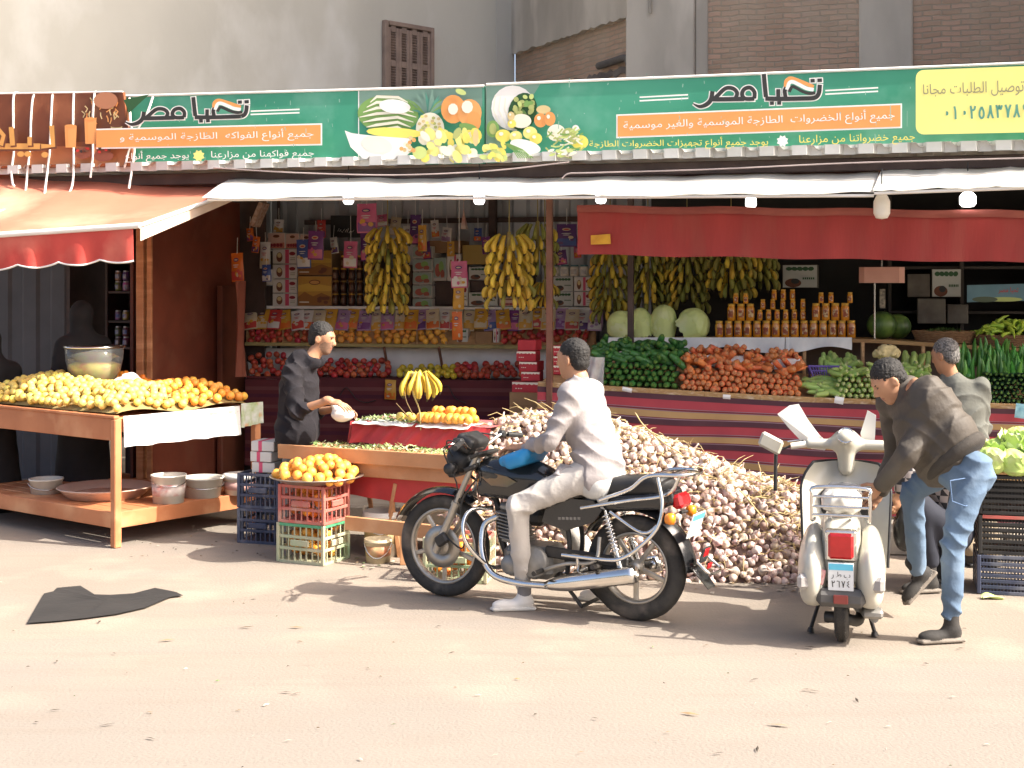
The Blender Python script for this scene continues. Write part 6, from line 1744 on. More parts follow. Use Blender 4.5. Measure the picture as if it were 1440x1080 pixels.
BC = G(384, 776); BX, BY = V((-.95, .31, 0)), V((.31, .95, 0)); BC = BC + V((0, .25, 0))
crate("navy_crate", "navy plastic crate, lower one behind the orange crates", BC, BX, BY, .36, .34, .27, M_bcr, 9)
crate("navy_crate", "navy plastic crate, upper one under the white boxes", BC + V((0, 0, .272)), BX, BY, .36, .34, .27, M_bcr, 9)
for k in range(3):
    o = BC + BX * .17 + BY * .16 + V((rnd.uniform(-.006, .006), 0, .545 + k * .082))
    t = thing("date_box", "white box with a red band, %s of three on the navy crates" % ("bottom", "middle", "top")[k], "box", o)
    F = Matrix((-BX, BY, V((0, 0, 1)))).transposed() @ Matrix.Rotation(R(rnd.uniform(-5, 5)), 3, 'Z')
    MB().box(o + V((0, 0, .039)), (.19, .22, .076), F, 0, .004).build("box", Wc, t)
    MB().box(o + F @ V((-.02, 0, .0395)), (.03, .2216, .0785), F).build("band", flat("rose", (.62, .08, .16)), t)

# ---- two-tier red table
RO = P(392, 636, 10.45); RO.z = 0; R1 = P(648, 668, 9.75); RL_ = (V((R1.x, R1.y, 0)) - RO); RD = RL_.normalized(); RN = V((-RD.y, RD.x, 0)); RL_ = RL_.length
FR = Matrix((RD, RN, V((0, 0, 1)))).transposed()
def RQ(s_, d, z): return RO + RD * s_ + RN * d + V((0, 0, z))
t = thing("display_table", "two-tier display table of raw boards with red cloth, behind the motorcycle's front wheel", "table", RO)
M_bd = mat("raw_board", (.52, .27, .13), .65, (.43, .20, .085), 4, .15, 40, stretch=(1, 1, 1), c3=(.60, .36, .20), scale3=3)
w = MB(); w.box(RQ(RL_ / 2 + .02, 0, .745), (RL_ + .04, .03, .105), FR, 0, .003); w.build("front_board", M_bd, t)
w = MB(); w.box(RQ(RL_ / 2 + .1, .06, .64), (RL_ - .06, .03, .10), FR, 0, .003); w.build("under_board", M_bd, t)
w = MB(); w.box(RQ(RL_ / 2, .20, .765), (RL_ - .04, .36, .02), FR); w.build("tray_floor", M_bd, t)
M_redc = mat("red_satin", (.52, .035, .035), .42, (.42, .025, .03), 5, .35, 16, sheen=.3)
UZ = .955
def rcl(a, b):
    q = RQ(.40 + (RL_ + .02 - .40) * a, .36 + .05 * (1 - b), UZ - .165 * b)
    return q - RN * (.014 * math.sin(a * 29 + b * 2) * b + .008 * math.sin(a * 61 + b * 7)) + V((0, 0, .008 * math.sin(a * 17)))
w = MB(); w.grid(rcl, 60, 10); w.grid(lambda a, b: RQ(.40 + (RL_ + .02 - .40) * a, .41 + .5 * b, UZ), 4, 2); w.grid(lambda a, b: RQ(.40 - .03 * b, .37 + .5 * a, UZ - .165 * b), 4, 2)
w.build("upper_cloth", M_redc, t)
w = MB(); w.grid(lambda a, b: RQ(.08 + (RL_ - .05) * a, .10 + .01 * math.sin(a * 40) * b, .60 - .17 * b * (1 - .1 * math.sin(a * 7))), 40, 4, 0, True, .004); w.build("lower_cloth", M_redc, t)
for (s_, d) in ((.25, .75), (RL_, .8), (.86, .12), (RL_ - .12, .36)):
    w = MB(); w.beam(RQ(s_ + .10, d + .05, 0), RQ(s_, d, .78), .045, .035); w.build("leg", M_bd, t)
w = MB(); w.beam(RQ(.86, .10, .02), RQ(.97, .10, .55), .03, .03); w.build("leg", M_bd, t)
w = MB()
for k in range(700):
    s_, d = rnd.uniform(.25, RL_), rnd.uniform(.03, .34)
    p = RQ(s_, d, .785 + rnd.uniform(0, .035) * (.5 + .5 * math.sin(s_ * 9))); a = rnd.uniform(0, TAU); l = rnd.uniform(.012, .03)
    e = V((math.cos(a), math.sin(a), rnd.uniform(-.5, .8))) * l; f = V((-math.sin(a), math.cos(a), rnd.uniform(-.3, .3))) * l * .4
    w.add([p - e, p + f, p + e, p - f], [(0, 1, 2, 3)], k % 2)
tag(w.build("leaf_scraps", [mat("pale_leaf_scrap", (.50, .52, .30), .7), mat("green_leaf_scrap", (.22, .32, .10), .7)]), "pale chopped leaves spread along the lower board of the red table", "leaf scraps", kind='stuff')
w = MB()
for k in range(420):
    s_, d = rnd.uniform(.42, 1.0), rnd.uniform(.40, .62)
    p = RQ(s_, d, UZ + .008 + rnd.uniform(0, .04) * math.sin((s_ - .42) / .58 * math.pi)); a = rnd.uniform(0, TAU); l = rnd.uniform(.012, .032)
    e = V((math.cos(a), math.sin(a), rnd.uniform(-.3, .9))) * l; f = V((-math.sin(a), math.cos(a), 0)) * l * .4
    w.add([p - e, p + f, p + e, p - f], [(0, 1, 2, 3)], k % 2)
tag(w.build("leafy_greens", [mat("pale_leaf_scrap", 0), mat("green_leaf_scrap", 0)]), "leafy greens heaped on the red cloth in front of the man in the hoodie", "greens", kind='stuff')
for (s0_, s1_, lb) in ((.42, .95, "white paper under the leafy greens on the red cloth"), (.98, 1.42, "shiny flat tray edge under the oranges on the red cloth")):
    w = MB(); w.grid(lambda a, b: RQ(s0_ + (s1_ - s0_) * a, .355 + .25 * b, UZ + .006 - .02 * (b < .1) + .004 * math.sin(a * 20)), 14, 4, 0, True, .004)
    tag(w.build("paper_sheet", M_paper), lb, "paper")
sp = []
for k in range(26):
    s_ = 1.0 + .46 * (k % 9) / 9 + rnd.uniform(-.015, .015); d = .41 + .07 * ((k // 9) % 3); sp.append((RQ(s_, d, UZ + .05 + (.045 if k > 18 else 0)), rrot(), rnd.uniform(.9, 1.1)))
place(fresh(p_orange), sp, "orange in the sunlit row on the red cloth left of the garlic", "orange", "oranges on the red cloth")
sp = [(RQ(.80 + .05 * k, .44 + .04 * (k % 2), UZ + .045), rrot(), 1.) for k in range(5)]
place(fresh(p_guava), sp, "pale guava on the red cloth between greens and oranges", "guava", "guavas on the red cloth")
# sunlit banana hand on its stick
bh = P(585, 527, 10.25)
t = thing("banana_hand", "sunlit hand of bananas hanging on a thin twig over the red table", "bananas", bh)
w = MB(); w.lathe([(.001, .02), (.035, .02), (.045, -.005), (.03, -.03), (.001, -.03)], bh, n=10); w.tube(smooth_path([bh + V((0, .03, .0)), bh + V((-.03, .05, -.12)), bh + V((.02, .06, -.26)), bh + V((.03, .1, -.42))], 4), .006, 5); w.build("crown", mat("banana_crown", (.50, .42, .18), .7), t)
for k in range(15):
    a = TAU * k / 15 + rnd.uniform(-.1, .1); o = bpy.data.objects.new("banana", ME_by); COL.objects.link(o); o.parent = t; ORG[o.name] = ORG[t.name]
    o.location = V((.045 * math.cos(a) + (.03 if k % 3 else 0), .03 * math.sin(a), .01)); o.rotation_euler = (R(rnd.uniform(-25, 0)), R(rnd.uniform(-6, 16)), a + R(90)); o.scale = (1.0, 1.0, rnd.uniform(.95, 1.15))
for (pts, lb) in (([(581, 584), (572, 566), (568, 550)], "thin bare twig standing on the red table below the bananas"), ([(574, 586), (565, 576), (557, 567)], "short bare twig leaning left on the red table")):
    w = MB(); w.tube([P(x, y, 10.0) for x, y in pts], [.005, .004, .003], 5); tag(w.build("twig", M_stem), lb, "twig")
# plastic bag the seller fills
# ---- plank, buckets and crate seen under the red table and through the wheel
w = MB(); a, b = G(470, 792), G(600, 800); a = P(486, 748, 9.95); b = P(640, 752, 9.6)
w.beam(V((a.x, a.y, .29)), V((b.x, b.y, .27)), .03, .10)
w.beam(V((a.x + .42, a.y - .05, .0)), V((a.x + .42, a.y - .05, .24)), .05, .05)
tag(w.build("bench_board", M_bd), "low orange board on a stub leg between the crates and the front wheel", "board")
def bucket(px, yb, D, r, h, label, m, band, zb=0.):
    c = P(px, yb, D); c.z = zb
    t = thing("paint_bucket", label, "bucket", c)
    MB().lathe([(r * .86, 0), (r * .98, h * .86), (r * 1.04, h * .87), (r * 1.04, h * .92), (r, h * .93), (r * 1.02, h), (r * .96, h), (r * .84, .02), (.001, .02)], c, n=28).build("body", m, t)
    MB().lathe([(r * .905, h * .30), (r * .966, h * .72)], c, n=28).build("band", band, t)
    MB().tube([c + V((r * 1.05 * math.cos(R(200 + i * 14)), r * 1.05 * math.sin(R(200 + i * 14)), h * .84 - .10 * math.sin(math.pi * i / 10))) for i in range(11)], .004, 5).build("handle", M_steel, t)
bucket(538, 772, 10.25, .145, .33, "tall pale paint bucket with a tan band behind the low board", M_tubw, mat("tan_band", (.42, .30, .12), .5, (.5, .40, .22), 12))
bucket(532, 785, 10.0, .10, .17, "small bucket with a red label in front, under the low board", mat("cream_plastic", (.62, .52, .34), .5), mat("label_red", (.45, .10, .05), .5, (.50, .40, .20), 12))
MB_ = crate("fruit_crate", "green and red crate of tangerines seen through the motorcycle's front wheel", V((-.60, 9.32, 0)), V((.98, -.17, 0)), V((.17, .98, 0)), .44, .32, .30, M_gcr, 9, top_m=M_rcr)
sp = [(V((-.60, 9.32, 0)) + V((.98, -.17, 0)) * rnd.uniform(.05, .39) + V((.17, .98, 0)) * rnd.uniform(.05, .27) + V((0, 0, .06 + .2 * k / 36)), rrot(), 1.) for k in range(36)]
place(fresh(p_mand), sp, "tangerine in the crate seen through the motorcycle's front wheel", "tangerine", "tangerines in the crate behind the wheel")
# ---- black crates with lettuce, right
LC = G(1374, 835); 
nm = ("bottom", "middle", "top")
for k in range(3):
    m_ = M_bcr if k == 0 else M_kcr
    crate("lattice_crate", "black lattice crate under the lettuces, %s one%s" % (nm[k], " with a navy frame" if k == 0 else ""), LC + V((rnd.uniform(-.008, .008), 0, k * .258)), UD, VD, .62, .42, .252, m_, 30, rails=(0, .16, .32, .48, .64, .8, 1), slat=.006, thick=.008, handle=False, top_m=(M_rcr if k == 1 else None))
w = MB(); w.box(LC + UD * .31 + VD * .21 + V((0, 0, .785)), (.64, .44, .016), RSHOP, 0, .004); tag(w.build("crate_board", M_wood2), "thin pale board on top of the black crates", "board")
M_let = mat("lettuce_leaf", (.50, .62, .20), .5, (.38, .54, .13), 7, .3, 22, c3=(.66, .72, .40), scale3=6)
def lettuce(c, r, label, seed):
    rr = random.Random(seed); t = thing("lettuce", label, "lettuce", c - V((0, 0, r)))
    sd_ = SDF(.009)
    sd_.ell(c, (r, r, r * .82), k=.01)
    cc = np.array(c)
    for k in range(7):
        d = V((rr.gauss(0, 1), rr.gauss(0, 1), rr.gauss(0, .7))).normalized(); F = frame(d)
        sd_.ell(c + d * r * .42, (r * .72, r * .62, r * .55), F, k=.006)
    ph = rr.uniform(0, 6)
    sd_.wr = lambda X: .005 * np.sin(np.arctan2(X[:, 1] - cc[1], X[:, 0] - cc[0]) * 7 + X[:, 2] * 45 + ph) * np.sin(X[:, 2] * 50 + ph) - .003 * np.abs(np.sin(X[:, 0] * 75 + X[:, 2] * 40))
    sd_.mesh("head", M_let, t)
    w = MB()
    for k in range(6):
        an_ = k * 1.05 + rr.uniform(-.3, .3); fl = rr.uniform(.1, .5); z0 = rr.uniform(-.5, -.1) * r
        w.grid(lambda u, v: c + V((math.cos(an_ + (u - .5) * 1.5) * r * (.98 + fl * v * v * .6), math.sin(an_ + (u - .5) * 1.5) * r * (.98 + fl * v * v * .6), z0 + r * 1.05 * v * (1 - .5 * (2 * u - 1) ** 2) + .10 * r * math.sin(u * 21 + k) * v)), 14, 7, 0, True, .002)
    w.build("outer_leaf", M_let, t)
for k, (px, py, d, r) in enumerate(((1394, 648, .12, .095), (1427, 651, .10, .10), (1462, 648, .10, .10), (1405, 633, .26, .09), (1427, 624, .22, .085), (1452, 620, .20, .10), (1430, 616, .33, .085))):
    p = P(px, py, LC.y - .15 + d)
    lettuce(p, r, ("pale lettuce at the left front of the crates", "pale lettuce in the middle front of the crates", "lettuce at the right front, cut by the picture edge", "lettuce at the left rear, under the grey jacket's hem", "lettuce in the middle of the pile", "topmost lettuce at the right edge", "lettuce at the back of the pile")[k], 20 + k)
p = G(1395, 842); w = MB(); w.grid(lambda a, b: p + V(((a - .5) * .13, (b - .5) * .06, .012 + .02 * math.sin(a * 5) * b + .01 * math.sin(b * 9 + a * 3))), 10, 6, 0, True, .003); tag(w.build("lettuce_leaf", M_let), "single torn lettuce leaf lying on the ground by the crates", "leaf")

# ---- litter on the ground
w = MB(); LM = [mat("dark_litter", (.07, .055, .04), .9), mat("dry_litter", (.28, .19, .10), .9), mat("pale_litter", (.55, .48, .38), .9), mat("green_litter", (.12, .18, .06), .8)]
def flake(p, l, m, asp=.35):
    a = rnd.uniform(-.5, .5) if rnd.random() < .7 else rnd.uniform(0, TAU); e = V((math.cos(a), math.sin(a), rnd.uniform(-.05, .12))) * l; f = V((-math.sin(a), math.cos(a), rnd.uniform(-.1, .2))) * l * asp; z = V((0, 0, .009))
    w.add([p - e + z, p - f * .9 + z * 1.5, p + e + z, p + f + z * .9, p + z * 1.5], [(0, 1, 4), (1, 2, 4), (2, 3, 4), (3, 0, 4)], m)
for k in range(70):
    y = 800 + 290 * rnd.random() ** .8; flake(G(rnd.uniform(-20, 1460), y), rnd.uniform(.006, .022), rnd.choice((0, 0, 1, 1, 2, 2, 3)))
for (x, y, l) in ((402, 976, .035), (416, 978, .03), (1095, 1022, .06), (635, 920, .02), (1140, 912, .035), (1135, 972, .035), (1060, 958, .03), (1205, 987, .03), (150, 1022, .04), (212, 1041, .03), (140, 876, .03), (346, 884, .05), (417, 884, .05), (235, 902, .05), (1010, 1062, .03), (1065, 1056, .035), (1300, 903, .04), (1350, 914, .03), (970, 1006, .05), (1145, 974, .03), (77, 1001, .03), (80, 932, .02), (356, 845, .02)):
    flake(G(x, y), l, 0 if l < .045 else 1, .22)
for k in range(150):
    a = rnd.random(); p = polyat(BS, a) + V((rnd.uniform(-.1, .25), -abs(rnd.gauss(0, .10)) - .02, 0)); flake(p, rnd.uniform(.008, .03), rnd.choice((2, 2, 1)), .6)
for k in range(70): flake(G(rnd.uniform(500, 690), rnd.uniform(785, 806)), rnd.uniform(.01, .03), rnd.choice((0, 1, 3, 2)), .5)
for k in range(40): flake(G(rnd.uniform(170, 390), rnd.uniform(745, 785)), rnd.uniform(.008, .02), rnd.choice((0, 1, 2)), .5)
tag(w.build("ground_litter", LM), "dry leaves, garlic skins and scraps scattered on the road", "litter", kind='stuff')
sh_ = [(38, 879), (50, 858), (62, 837), (75, 834), (80, 829), (113, 826), (122, 838), (155, 839), (185, 837), (205, 835), (218, 829), (248, 835), (258, 840), (240, 842), (205, 857), (165, 866), (120, 872), (80, 876)]  # outline of a thin near-black patch just above the road
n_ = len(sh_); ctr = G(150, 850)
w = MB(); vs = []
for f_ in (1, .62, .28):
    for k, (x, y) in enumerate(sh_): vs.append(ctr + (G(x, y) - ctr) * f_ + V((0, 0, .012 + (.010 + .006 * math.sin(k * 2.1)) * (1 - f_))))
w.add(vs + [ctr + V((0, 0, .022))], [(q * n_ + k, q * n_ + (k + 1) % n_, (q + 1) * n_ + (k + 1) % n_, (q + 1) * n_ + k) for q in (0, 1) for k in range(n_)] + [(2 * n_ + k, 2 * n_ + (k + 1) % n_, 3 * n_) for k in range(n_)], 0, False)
tag(w.build("dark_patch", mat("dark_patch_black", (.014, .012, .011), .95, (.024, .021, .019), 3, .3, 30)), "flat black patch with a pointed corner on the road at lower left", "sheet")
# ================================================================ THE MOTORCYCLE (built facing +x, its left side towards +y, then turned)
M_tyre = mat("tyre_rubber", (.028, .026, .024), .85, (.05, .045, .038), 14, .35, 90, c3=(.12, .10, .08), scale3=6)
M_alloy = mat("dusty_alloy", (.46, .43, .38), .4, (.36, .33, .28), 10, .05, metal=.75)
M_chrome = mat("chrome", (.78, .77, .75), .13, (.66, .64, .60), 8, metal=1.)
M_blkp = mat("black_paint", (.010, .011, .012), .22, (.016, .016, .017), 6, coat=.6)
M_blkm = mat("black_frame", (.016, .016, .016), .5, (.04, .035, .03), 12)
M_vinyl = mat("black_vinyl", (.018, .018, .019), .5, (.028, .027, .026), 9, .15, 120)
M_eng = mat("engine_grey", (.30, .29, .27), .5, (.20, .19, .17), 12, .15, 50, metal=.6)
M_redl = mat("red_lens", (.50, .012, .015), .18, (.42, .01, .012), 20, coat=.5)
M_amb = mat("amber_lens", (.80, .25, .01), .18, (.70, .2, .01), 20, coat=.5)
M_plate = mat("plate_white", (.74, .76, .76), .4, (.68, .70, .70), 8)
M_pblue = mat("plate_blue", (.12, .48, .66), .4)
def wheel(parent, name, c, r, tw, spokes=5, rim_m=None, lean=None, tread=True, disc=None):
    """axis along local y"""
    c = V(c); A = Matrix.Rotation(R(-90), 3, 'X')
    if lean is not None: A = lean @ A
    hub = MB()
    tr = tw / 2
    w = MB()
    prof = [(r - tr * 2.0, -tr * .62), (r - tr * 1.2, -tr * .95), (r - tr * .5, -tr * .88), (r - tr * .12, -tr * .55), (r, 0), (r - tr * .12, tr * .55), (r - tr * .5, tr * .88), (r - tr * 1.2, tr * .95), (r - tr * 2.0, tr * .62), (r - tr * 2.0, -tr * .62)]
    w.lathe(prof, c, A, 56)
    if tread:
        for k in range(64):
            a = TAU * k / 64
            for s_ in (-1, 1):
                q = c + A @ V(((r - .001) * math.cos(a + s_ * .02), (r - .001) * math.sin(a + s_ * .02), s_ * tr * .33)); d = A @ V((-math.sin(a), math.cos(a), s_ * .8))
                w.beam(q - d * .011, q + d * .011, .009, .0035, up=A @ V((math.cos(a), math.sin(a), 0)), bev=0)
    wh = w.build(name, M_tyre, parent)
    w = MB(); ri = r - tr * 2.0
    w.lathe([(ri + .004, -tr * .66), (ri - .012, -tr * .60), (ri - .020, 0), (ri - .012, tr * .60), (ri + .004, tr * .66), (ri + .004, -tr * .66)], c, A, 48)
    w.lathe([(.001, -.045), (.035, -.045), (.04, -.02), (.05, 0), (.04, .02), (.035, .045), (.001, .045)], c, A, 20)
    for k in range(spokes):
        a = TAU * k / spokes + .3
        p0, p1 = c + A @ V((.03 * math.cos(a), .03 * math.sin(a), 0)), c + A @ V(((ri - .01) * math.cos(a), (ri - .01) * math.sin(a), 0))
        w.beam(p0, p1, .030, .022, up=A @ V((0, 0, 1)), bev=.006)
    w.build("rim", rim_m or M_alloy, wh)
    if disc:
        w = MB(); w.lathe([(.055, tr * .9), (disc, tr * .9), (disc, tr * .9 + .005), (.055, tr * .9 + .005), (.055, tr * .9)], c, A, 40)
        w.lathe([(.001, tr * .8), (.06, tr * .8), (.05, tr * 1.15), (.001, tr * 1.15)], c, A, 20); w.build("brake_disc", M_alloy, wh)
    return wh
bk = thing("motorcycle", "black motorcycle with chrome rear rack carrying the seated rider", "motorcycle")
RW, FW = (0, 0, .315), (1.335, 0, .325)
wheel(bk, "rear_wheel", RW, .315, .105, 5, tread=False)
wheel(bk, "front_wheel", FW, .325, .085, 5, disc=.135, tread=False)
def T(name, m, parent=bk, **k): return name, m, parent
def tubes(name, m, lst, parent=None, n=8):
    w = MB()
    for pts, r in lst: w.tube(smooth_path(pts, 5) if len(pts) > 2 else pts, r, n)
    return w.build(name, m, parent or bk)
ST = V((1.045, 0, .93)); AX = V(FW); fd = (ST - AX).normalized()
for s_ in (1, -1):
    o = V((0, s_ * .095, 0))
    w = MB(); w.tube([AX + o - fd * .03, AX + o + fd * .32], .026, 10); w.tube([AX + o + fd * .31, AX + o + fd * .335], .031, 10); w.tube([AX + o + fd * .33, ST + o + fd * .02], .0185, 10); w.build("fork_leg", [M_alloy], bk)
w = MB(); w.box(AX + fd * .58, (.09, .24, .03), Matrix.Rotation(R(25), 3, 'Y'), 0, .008); w.box(ST + fd * .0, (.09, .24, .025), Matrix.Rotation(R(25), 3, 'Y'), 0, .008); w.box(AX + fd * .36, (.05, .22, .05), None, 0, .01); w.build("fork_yoke", M_blkm, bk)
w = MB(); w.box(AX + V((-.05, .12, .06)), (.09, .045, .07), Matrix.Rotation(R(35), 3, 'Y'), 0, .012); w.tube(smooth_path([AX + V((-.05, .12, .1)), AX + V((-.22, .14, .03)), AX + V((-.2, .13, .3)), ST + V((-.05, .12, -.1))], 6), .006, 6); w.build("brake_caliper", M_blkm, bk)
def fend(r, a0, a1, wd, c, fl=.0):
    def fn(a, b):
        t = R(a0 + (a1 - a0) * a); y = (b - .5) * wd; q = r - .03 * (2 * b - 1) ** 2 + fl * (a - .5) ** 2
        return V(c) + V((q * math.cos(t), y, q * math.sin(t)))
    return fn
w = MB(); w.grid(fend(.375, 25, 128, .13, FW, .06), 24, 8, 0, True, .005); w.build("front_fender", M_blkp, bk)
# headlight, clocks, bars
hl = MB(); c = V((1.225, 0, .885)); F = frame((1, 0, -.1)); hl.lathe([(.001, -.10), (.06, -.09), (.092, -.03), (.097, .03), (.088, .045)], c, F, 24); hlo = hl.build("headlight", M_black, bk)
MB().lathe([(.088, .044), (.05, .062), (.001, .068)], c, F, 24).build("lens", mat("headlamp_glass", (.55, .57, .58), .08, metal=.6, coat=.8), hlo)
MB().box((1.245, 0, .80), (.06, .17, .05), None, 0, .015).build("light_guard", M_black, bk)
sd_ = SDF(.007); sd_.box((1.135, 0, 1.0), (.065, .12, .05), .03, Matrix.Rotation(R(-28), 3, 'Y'), k=.02).box((1.19, 0, .985), (.05, .085, .04), .02, Matrix.Rotation(R(-10), 3, 'Y'), k=.02); sd_.mesh("instrument_cluster", M_black, bk)
for s_ in (1, -1):
    MB().lathe([(.001, -.045), (.03, -.04), (.036, .0), (.034, .03)], (1.20, s_ * .155, .845), frame((0, s_, 0)), 14).build("turn_signal", M_black, bk)
tubes("handlebar", M_chrome, [([(1.03, .36, 1.02), (1.06, .25, 1.03), (1.09, .12, .975), (1.09, 0, .965), (1.09, -.12, .975), (1.06, -.25, 1.03), (1.03, -.36, 1.02)], .0115)])
for s_ in (1, -1):
    w = MB(); w.tube([(1.043, s_ * .30, 1.025), (1.005, s_ * .425, 1.01)], .0175, 10); g_ = w.build("grip", M_black, bk)
    tubes("lever", M_chrome, [([(1.085, s_ * .27, 1.02), (1.11, s_ * .33, 1.015), (1.075, s_ * .43, 1.0)], .006)])
    w = MB(); w.box((1.065, s_ * .265, 1.03), (.05, .05, .045), None, 0, .012); w.build("switch_box", M_black, bk)
tubes("cable", M_black, [([(1.08, .25, 1.02), (1.20, .2, 1.02), (1.22, .08, .9), (1.05, .05, .75), (.9, .05, .6)], .005), ([(1.08, -.25, 1.02), (1.22, -.16, 1.02), (1.2, -.05, .8), (1.0, -.05, .7)], .005), ([(1.1, .24, 1.03), (1.26, .14, .95), (1.18, .1, .7), (1.3, .1, .45)], .005)])
# tank
sd_ = SDF(.010)
sd_.ell((.80, 0, .80), (.27, .135, .115), Matrix.Rotation(R(3), 3, 'Y'), k=.03).ell((.93, 0, .835), (.16, .13, .085), k=.05).box((.68, 0, .765), (.14, .095, .07), .05, k=.05).box((.85, 0, .72), (.20, .11, .05), .04, k=.05)
sd_.mesh("fuel_tank", M_blkp, bk)
MB().lathe([(.035, 0), (.035, .012), (.03, .018), (.001, .018)], (.86, 0, .915), None, 18).build("fuel_cap", M_chrome, bk)
dc = MB()
def side(xs, y, zz): return V((xs, y, zz))
dpts = [(1.00, .80), (.93, .835), (.80, .82), (.735, .79), (.80, .755), (.92, .755)]
def tanky(x, z): return .139 * math.sqrt(max(.05, 1 - ((x - .80) / .275) ** 2 * .8 - ((z - .80) / .13) ** 2 * .55)) + .008
dc.prism([(x, tanky(x, z), z) for x, z in dpts], (0, .002, 0)); dc.build("tank_decal", mat("bronze_decal", (.20, .11, .05), .35, (.12, .10, .05), 8, coat=.5), bk)
# frame, engine
tubes("frame", M_blkm, [([(1.04, 0, .90), (.95, 0, .62), (.90, 0, .35), (.80, 0, .22), (.5, 0, .22)], .020), ([(1.04, 0, .90), (.7, 0, .70), (.42, 0, .66), (-.22, 0, .72)], .022), ([(.45, .08, .66), (.40, .09, .45), (.42, .08, .25)], .016), ([(.45, -.08, .66), (.40, -.09, .45), (.42, -.08, .25)], .016)])
for s_ in (1, -1): tubes("swing_arm", M_blkm, [([(.42, s_ * .10, .34), (.0, s_ * .10, .315), (-.05, s_ * .10, .315)], .020)])
en = MB(); en.box((.68, 0, .30), (.34, .26, .20), None, 0, .04); en.lathe([(.001, .0), (.10, 0), (.105, .01), (.085, .03), (.001, .032)], (.62, .13, .31), frame((0, 1, 0)), 24); en.lathe([(.001, .0), (.065, 0), (.06, .025), (.001, .028)], (.78, .13, .28), frame((0, 1, 0)), 20)
eng = en.build("engine", M_eng, bk)
w = MB()
for k in range(8): w.box((.80 + k * .004, 0, .42 + k * .022), (.17, .20, .009), Matrix.Rotation(R(-10), 3, 'Y'), 0, .003)
w.box((.81, 0, .49), (.11, .14, .19), Matrix.Rotation(R(-10), 3, 'Y')); w.box((.83, 0, .61), (.14, .15, .05), Matrix.Rotation(R(-10), 3, 'Y'), 0, .015); w.build("cylinder_fins", M_eng, eng)
MB().box((.66, 0, .56), (.12, .12, .10), None, 0, .03).build("carburettor", M_blkm, bk)
# exhausts on both sides
for s_ in (1, -1):
    w = MB(); w.tube(smooth_path([(.90, s_ * .06, .56), (.99, s_ * .09, .50), (.985, s_ * .13, .34), (.90, s_ * .155, .215), (.72, s_ * .165, .18), (.50, s_ * .17, .185)], 6), .021, 12); w.build("exhaust_pipe", M_chrome, bk)
    w = MB(); a, b = V((.52, s_ * .17, .185)), V((-.075, s_ * .185, .315)); F = frame(b - a); L_ = (b - a).length
    w.lathe([(.022, 0), (.034, .04), (.048, .12), (.054, .2), (.054, L_ - .03), (.050, L_)], a, F, 20); mu = w.build("muffler", M_chrome, bk)
    MB().lathe([(.050, L_ - .002), (.030, L_ - .004), (.020, L_ - .01), (.018, L_ + .012), (.013, L_ + .012), (.010, L_ - .02), (.001, L_ - .02)], a, F, 18).build("muffler_end", M_alloy, mu)
# crash bar, pegs, guard
tubes("crash_bar", M_chrome, [([(.96, .04, .60), (1.04, .17, .60), (1.06, .235, .52), (1.03, .24, .40), (.94, .14, .26), (.88, .05, .24)], .0135), ([(.96, -.04, .60), (1.04, -.17, .60), (1.06, -.235, .52), (1.03, -.24, .40), (.94, -.14, .26), (.88, -.05, .24)], .0135)])
for s_ in (1, -1):
    tubes("foot_peg", M_blkm, [([(.55, s_ * .12, .27), (.55, s_ * .27, .27)], .016)]); tubes("foot_peg", M_blkm, [([(.18, s_ * .13, .33), (.18, s_ * .24, .34)], .014)])
    w = MB(); w.tube(smooth_path([(.55, s_ * .15, .27), (.38, s_ * .17, .33), (.2, s_ * .16, .36), (.18, s_ * .13, .5)], 5), .012, 8); w.build("peg_bracket", M_alloy, bk)
w = MB(); w.beam((.55, .115, .38), (.0, .115, .355), .02, .07, bev=.01); w.build("chain_guard", M_blkm, bk)
w = MB(); w.tube([(.45, .1, .22), (.30, .13, .075)], .012, 8); w.tube([(.45, -.1, .22), (.30, -.13, .075)], .012, 8); w.tube([(.30, .13, .075), (.30, -.13, .075)], .012, 8); w.build("centre_stand", M_blkm, bk)
# shock absorbers
for s_ in (1, -1):
    a, b = V((.05, s_ * .125, .33)), V((.15, s_ * .12, .66)); w = MB(); d = (b - a)
    w.tube([a, a + d * .4], .020, 10); w.tube([a + d * .3, b], .010, 8)
    F = frame(d); n = 110
    w.tube([a + d * (.30 + .62 * i / n) + F @ V((.026 * math.cos(i * TAU / 12), .026 * math.sin(i * TAU / 12), 0)) for i in range(n + 1)], .0052, 5); w.build("shock_absorber", M_chrome, bk)
# seat, side covers, tail
sd_ = SDF(.010); sd_.box((.38, 0, .765), (.20, .125, .045), .04, Matrix.Rotation(R(2), 3, 'Y'), k=.04).box((.02, 0, .805), (.22, .115, .055), .045, Matrix.Rotation(R(5), 3, 'Y'), k=.06).ell((.56, 0, .765), (.10, .10, .06), k=.05).ell((-.17, 0, .83), (.07, .10, .05), k=.04); sd_.mesh("seat", M_vinyl, bk)
for s_ in (1, -1):
    w = MB(); q = [(.56, .56), (.53, .66), (.40, .715), (.22, .715), (.16, .66), (.22, .585), (.40, .52)]
    w.prism([(x, s_ * .125, z) for x, z in (q if s_ < 0 else q)], (0, s_ * .02, 0)); sc_ = w.build("side_cover", M_blkp, bk)
    w = MB(); 
    for k in range(6): w.box((.44 - k * .026, s_ * .1462, .592 + k * .002), (.018, .002, .016))
    w.build("model_lettering", M_eng, sc_)
sd_ = SDF(.010); sd_.box((.05, 0, .71), (.26, .115, .05), .03, Matrix.Rotation(R(6), 3, 'Y'), k=.03).box((-.19, 0, .75), (.08, .09, .05), .03, Matrix.Rotation(R(10), 3, 'Y'), k=.04); sd_.mesh("tail_cowl", M_blkp, bk)
w = MB(); y = .131
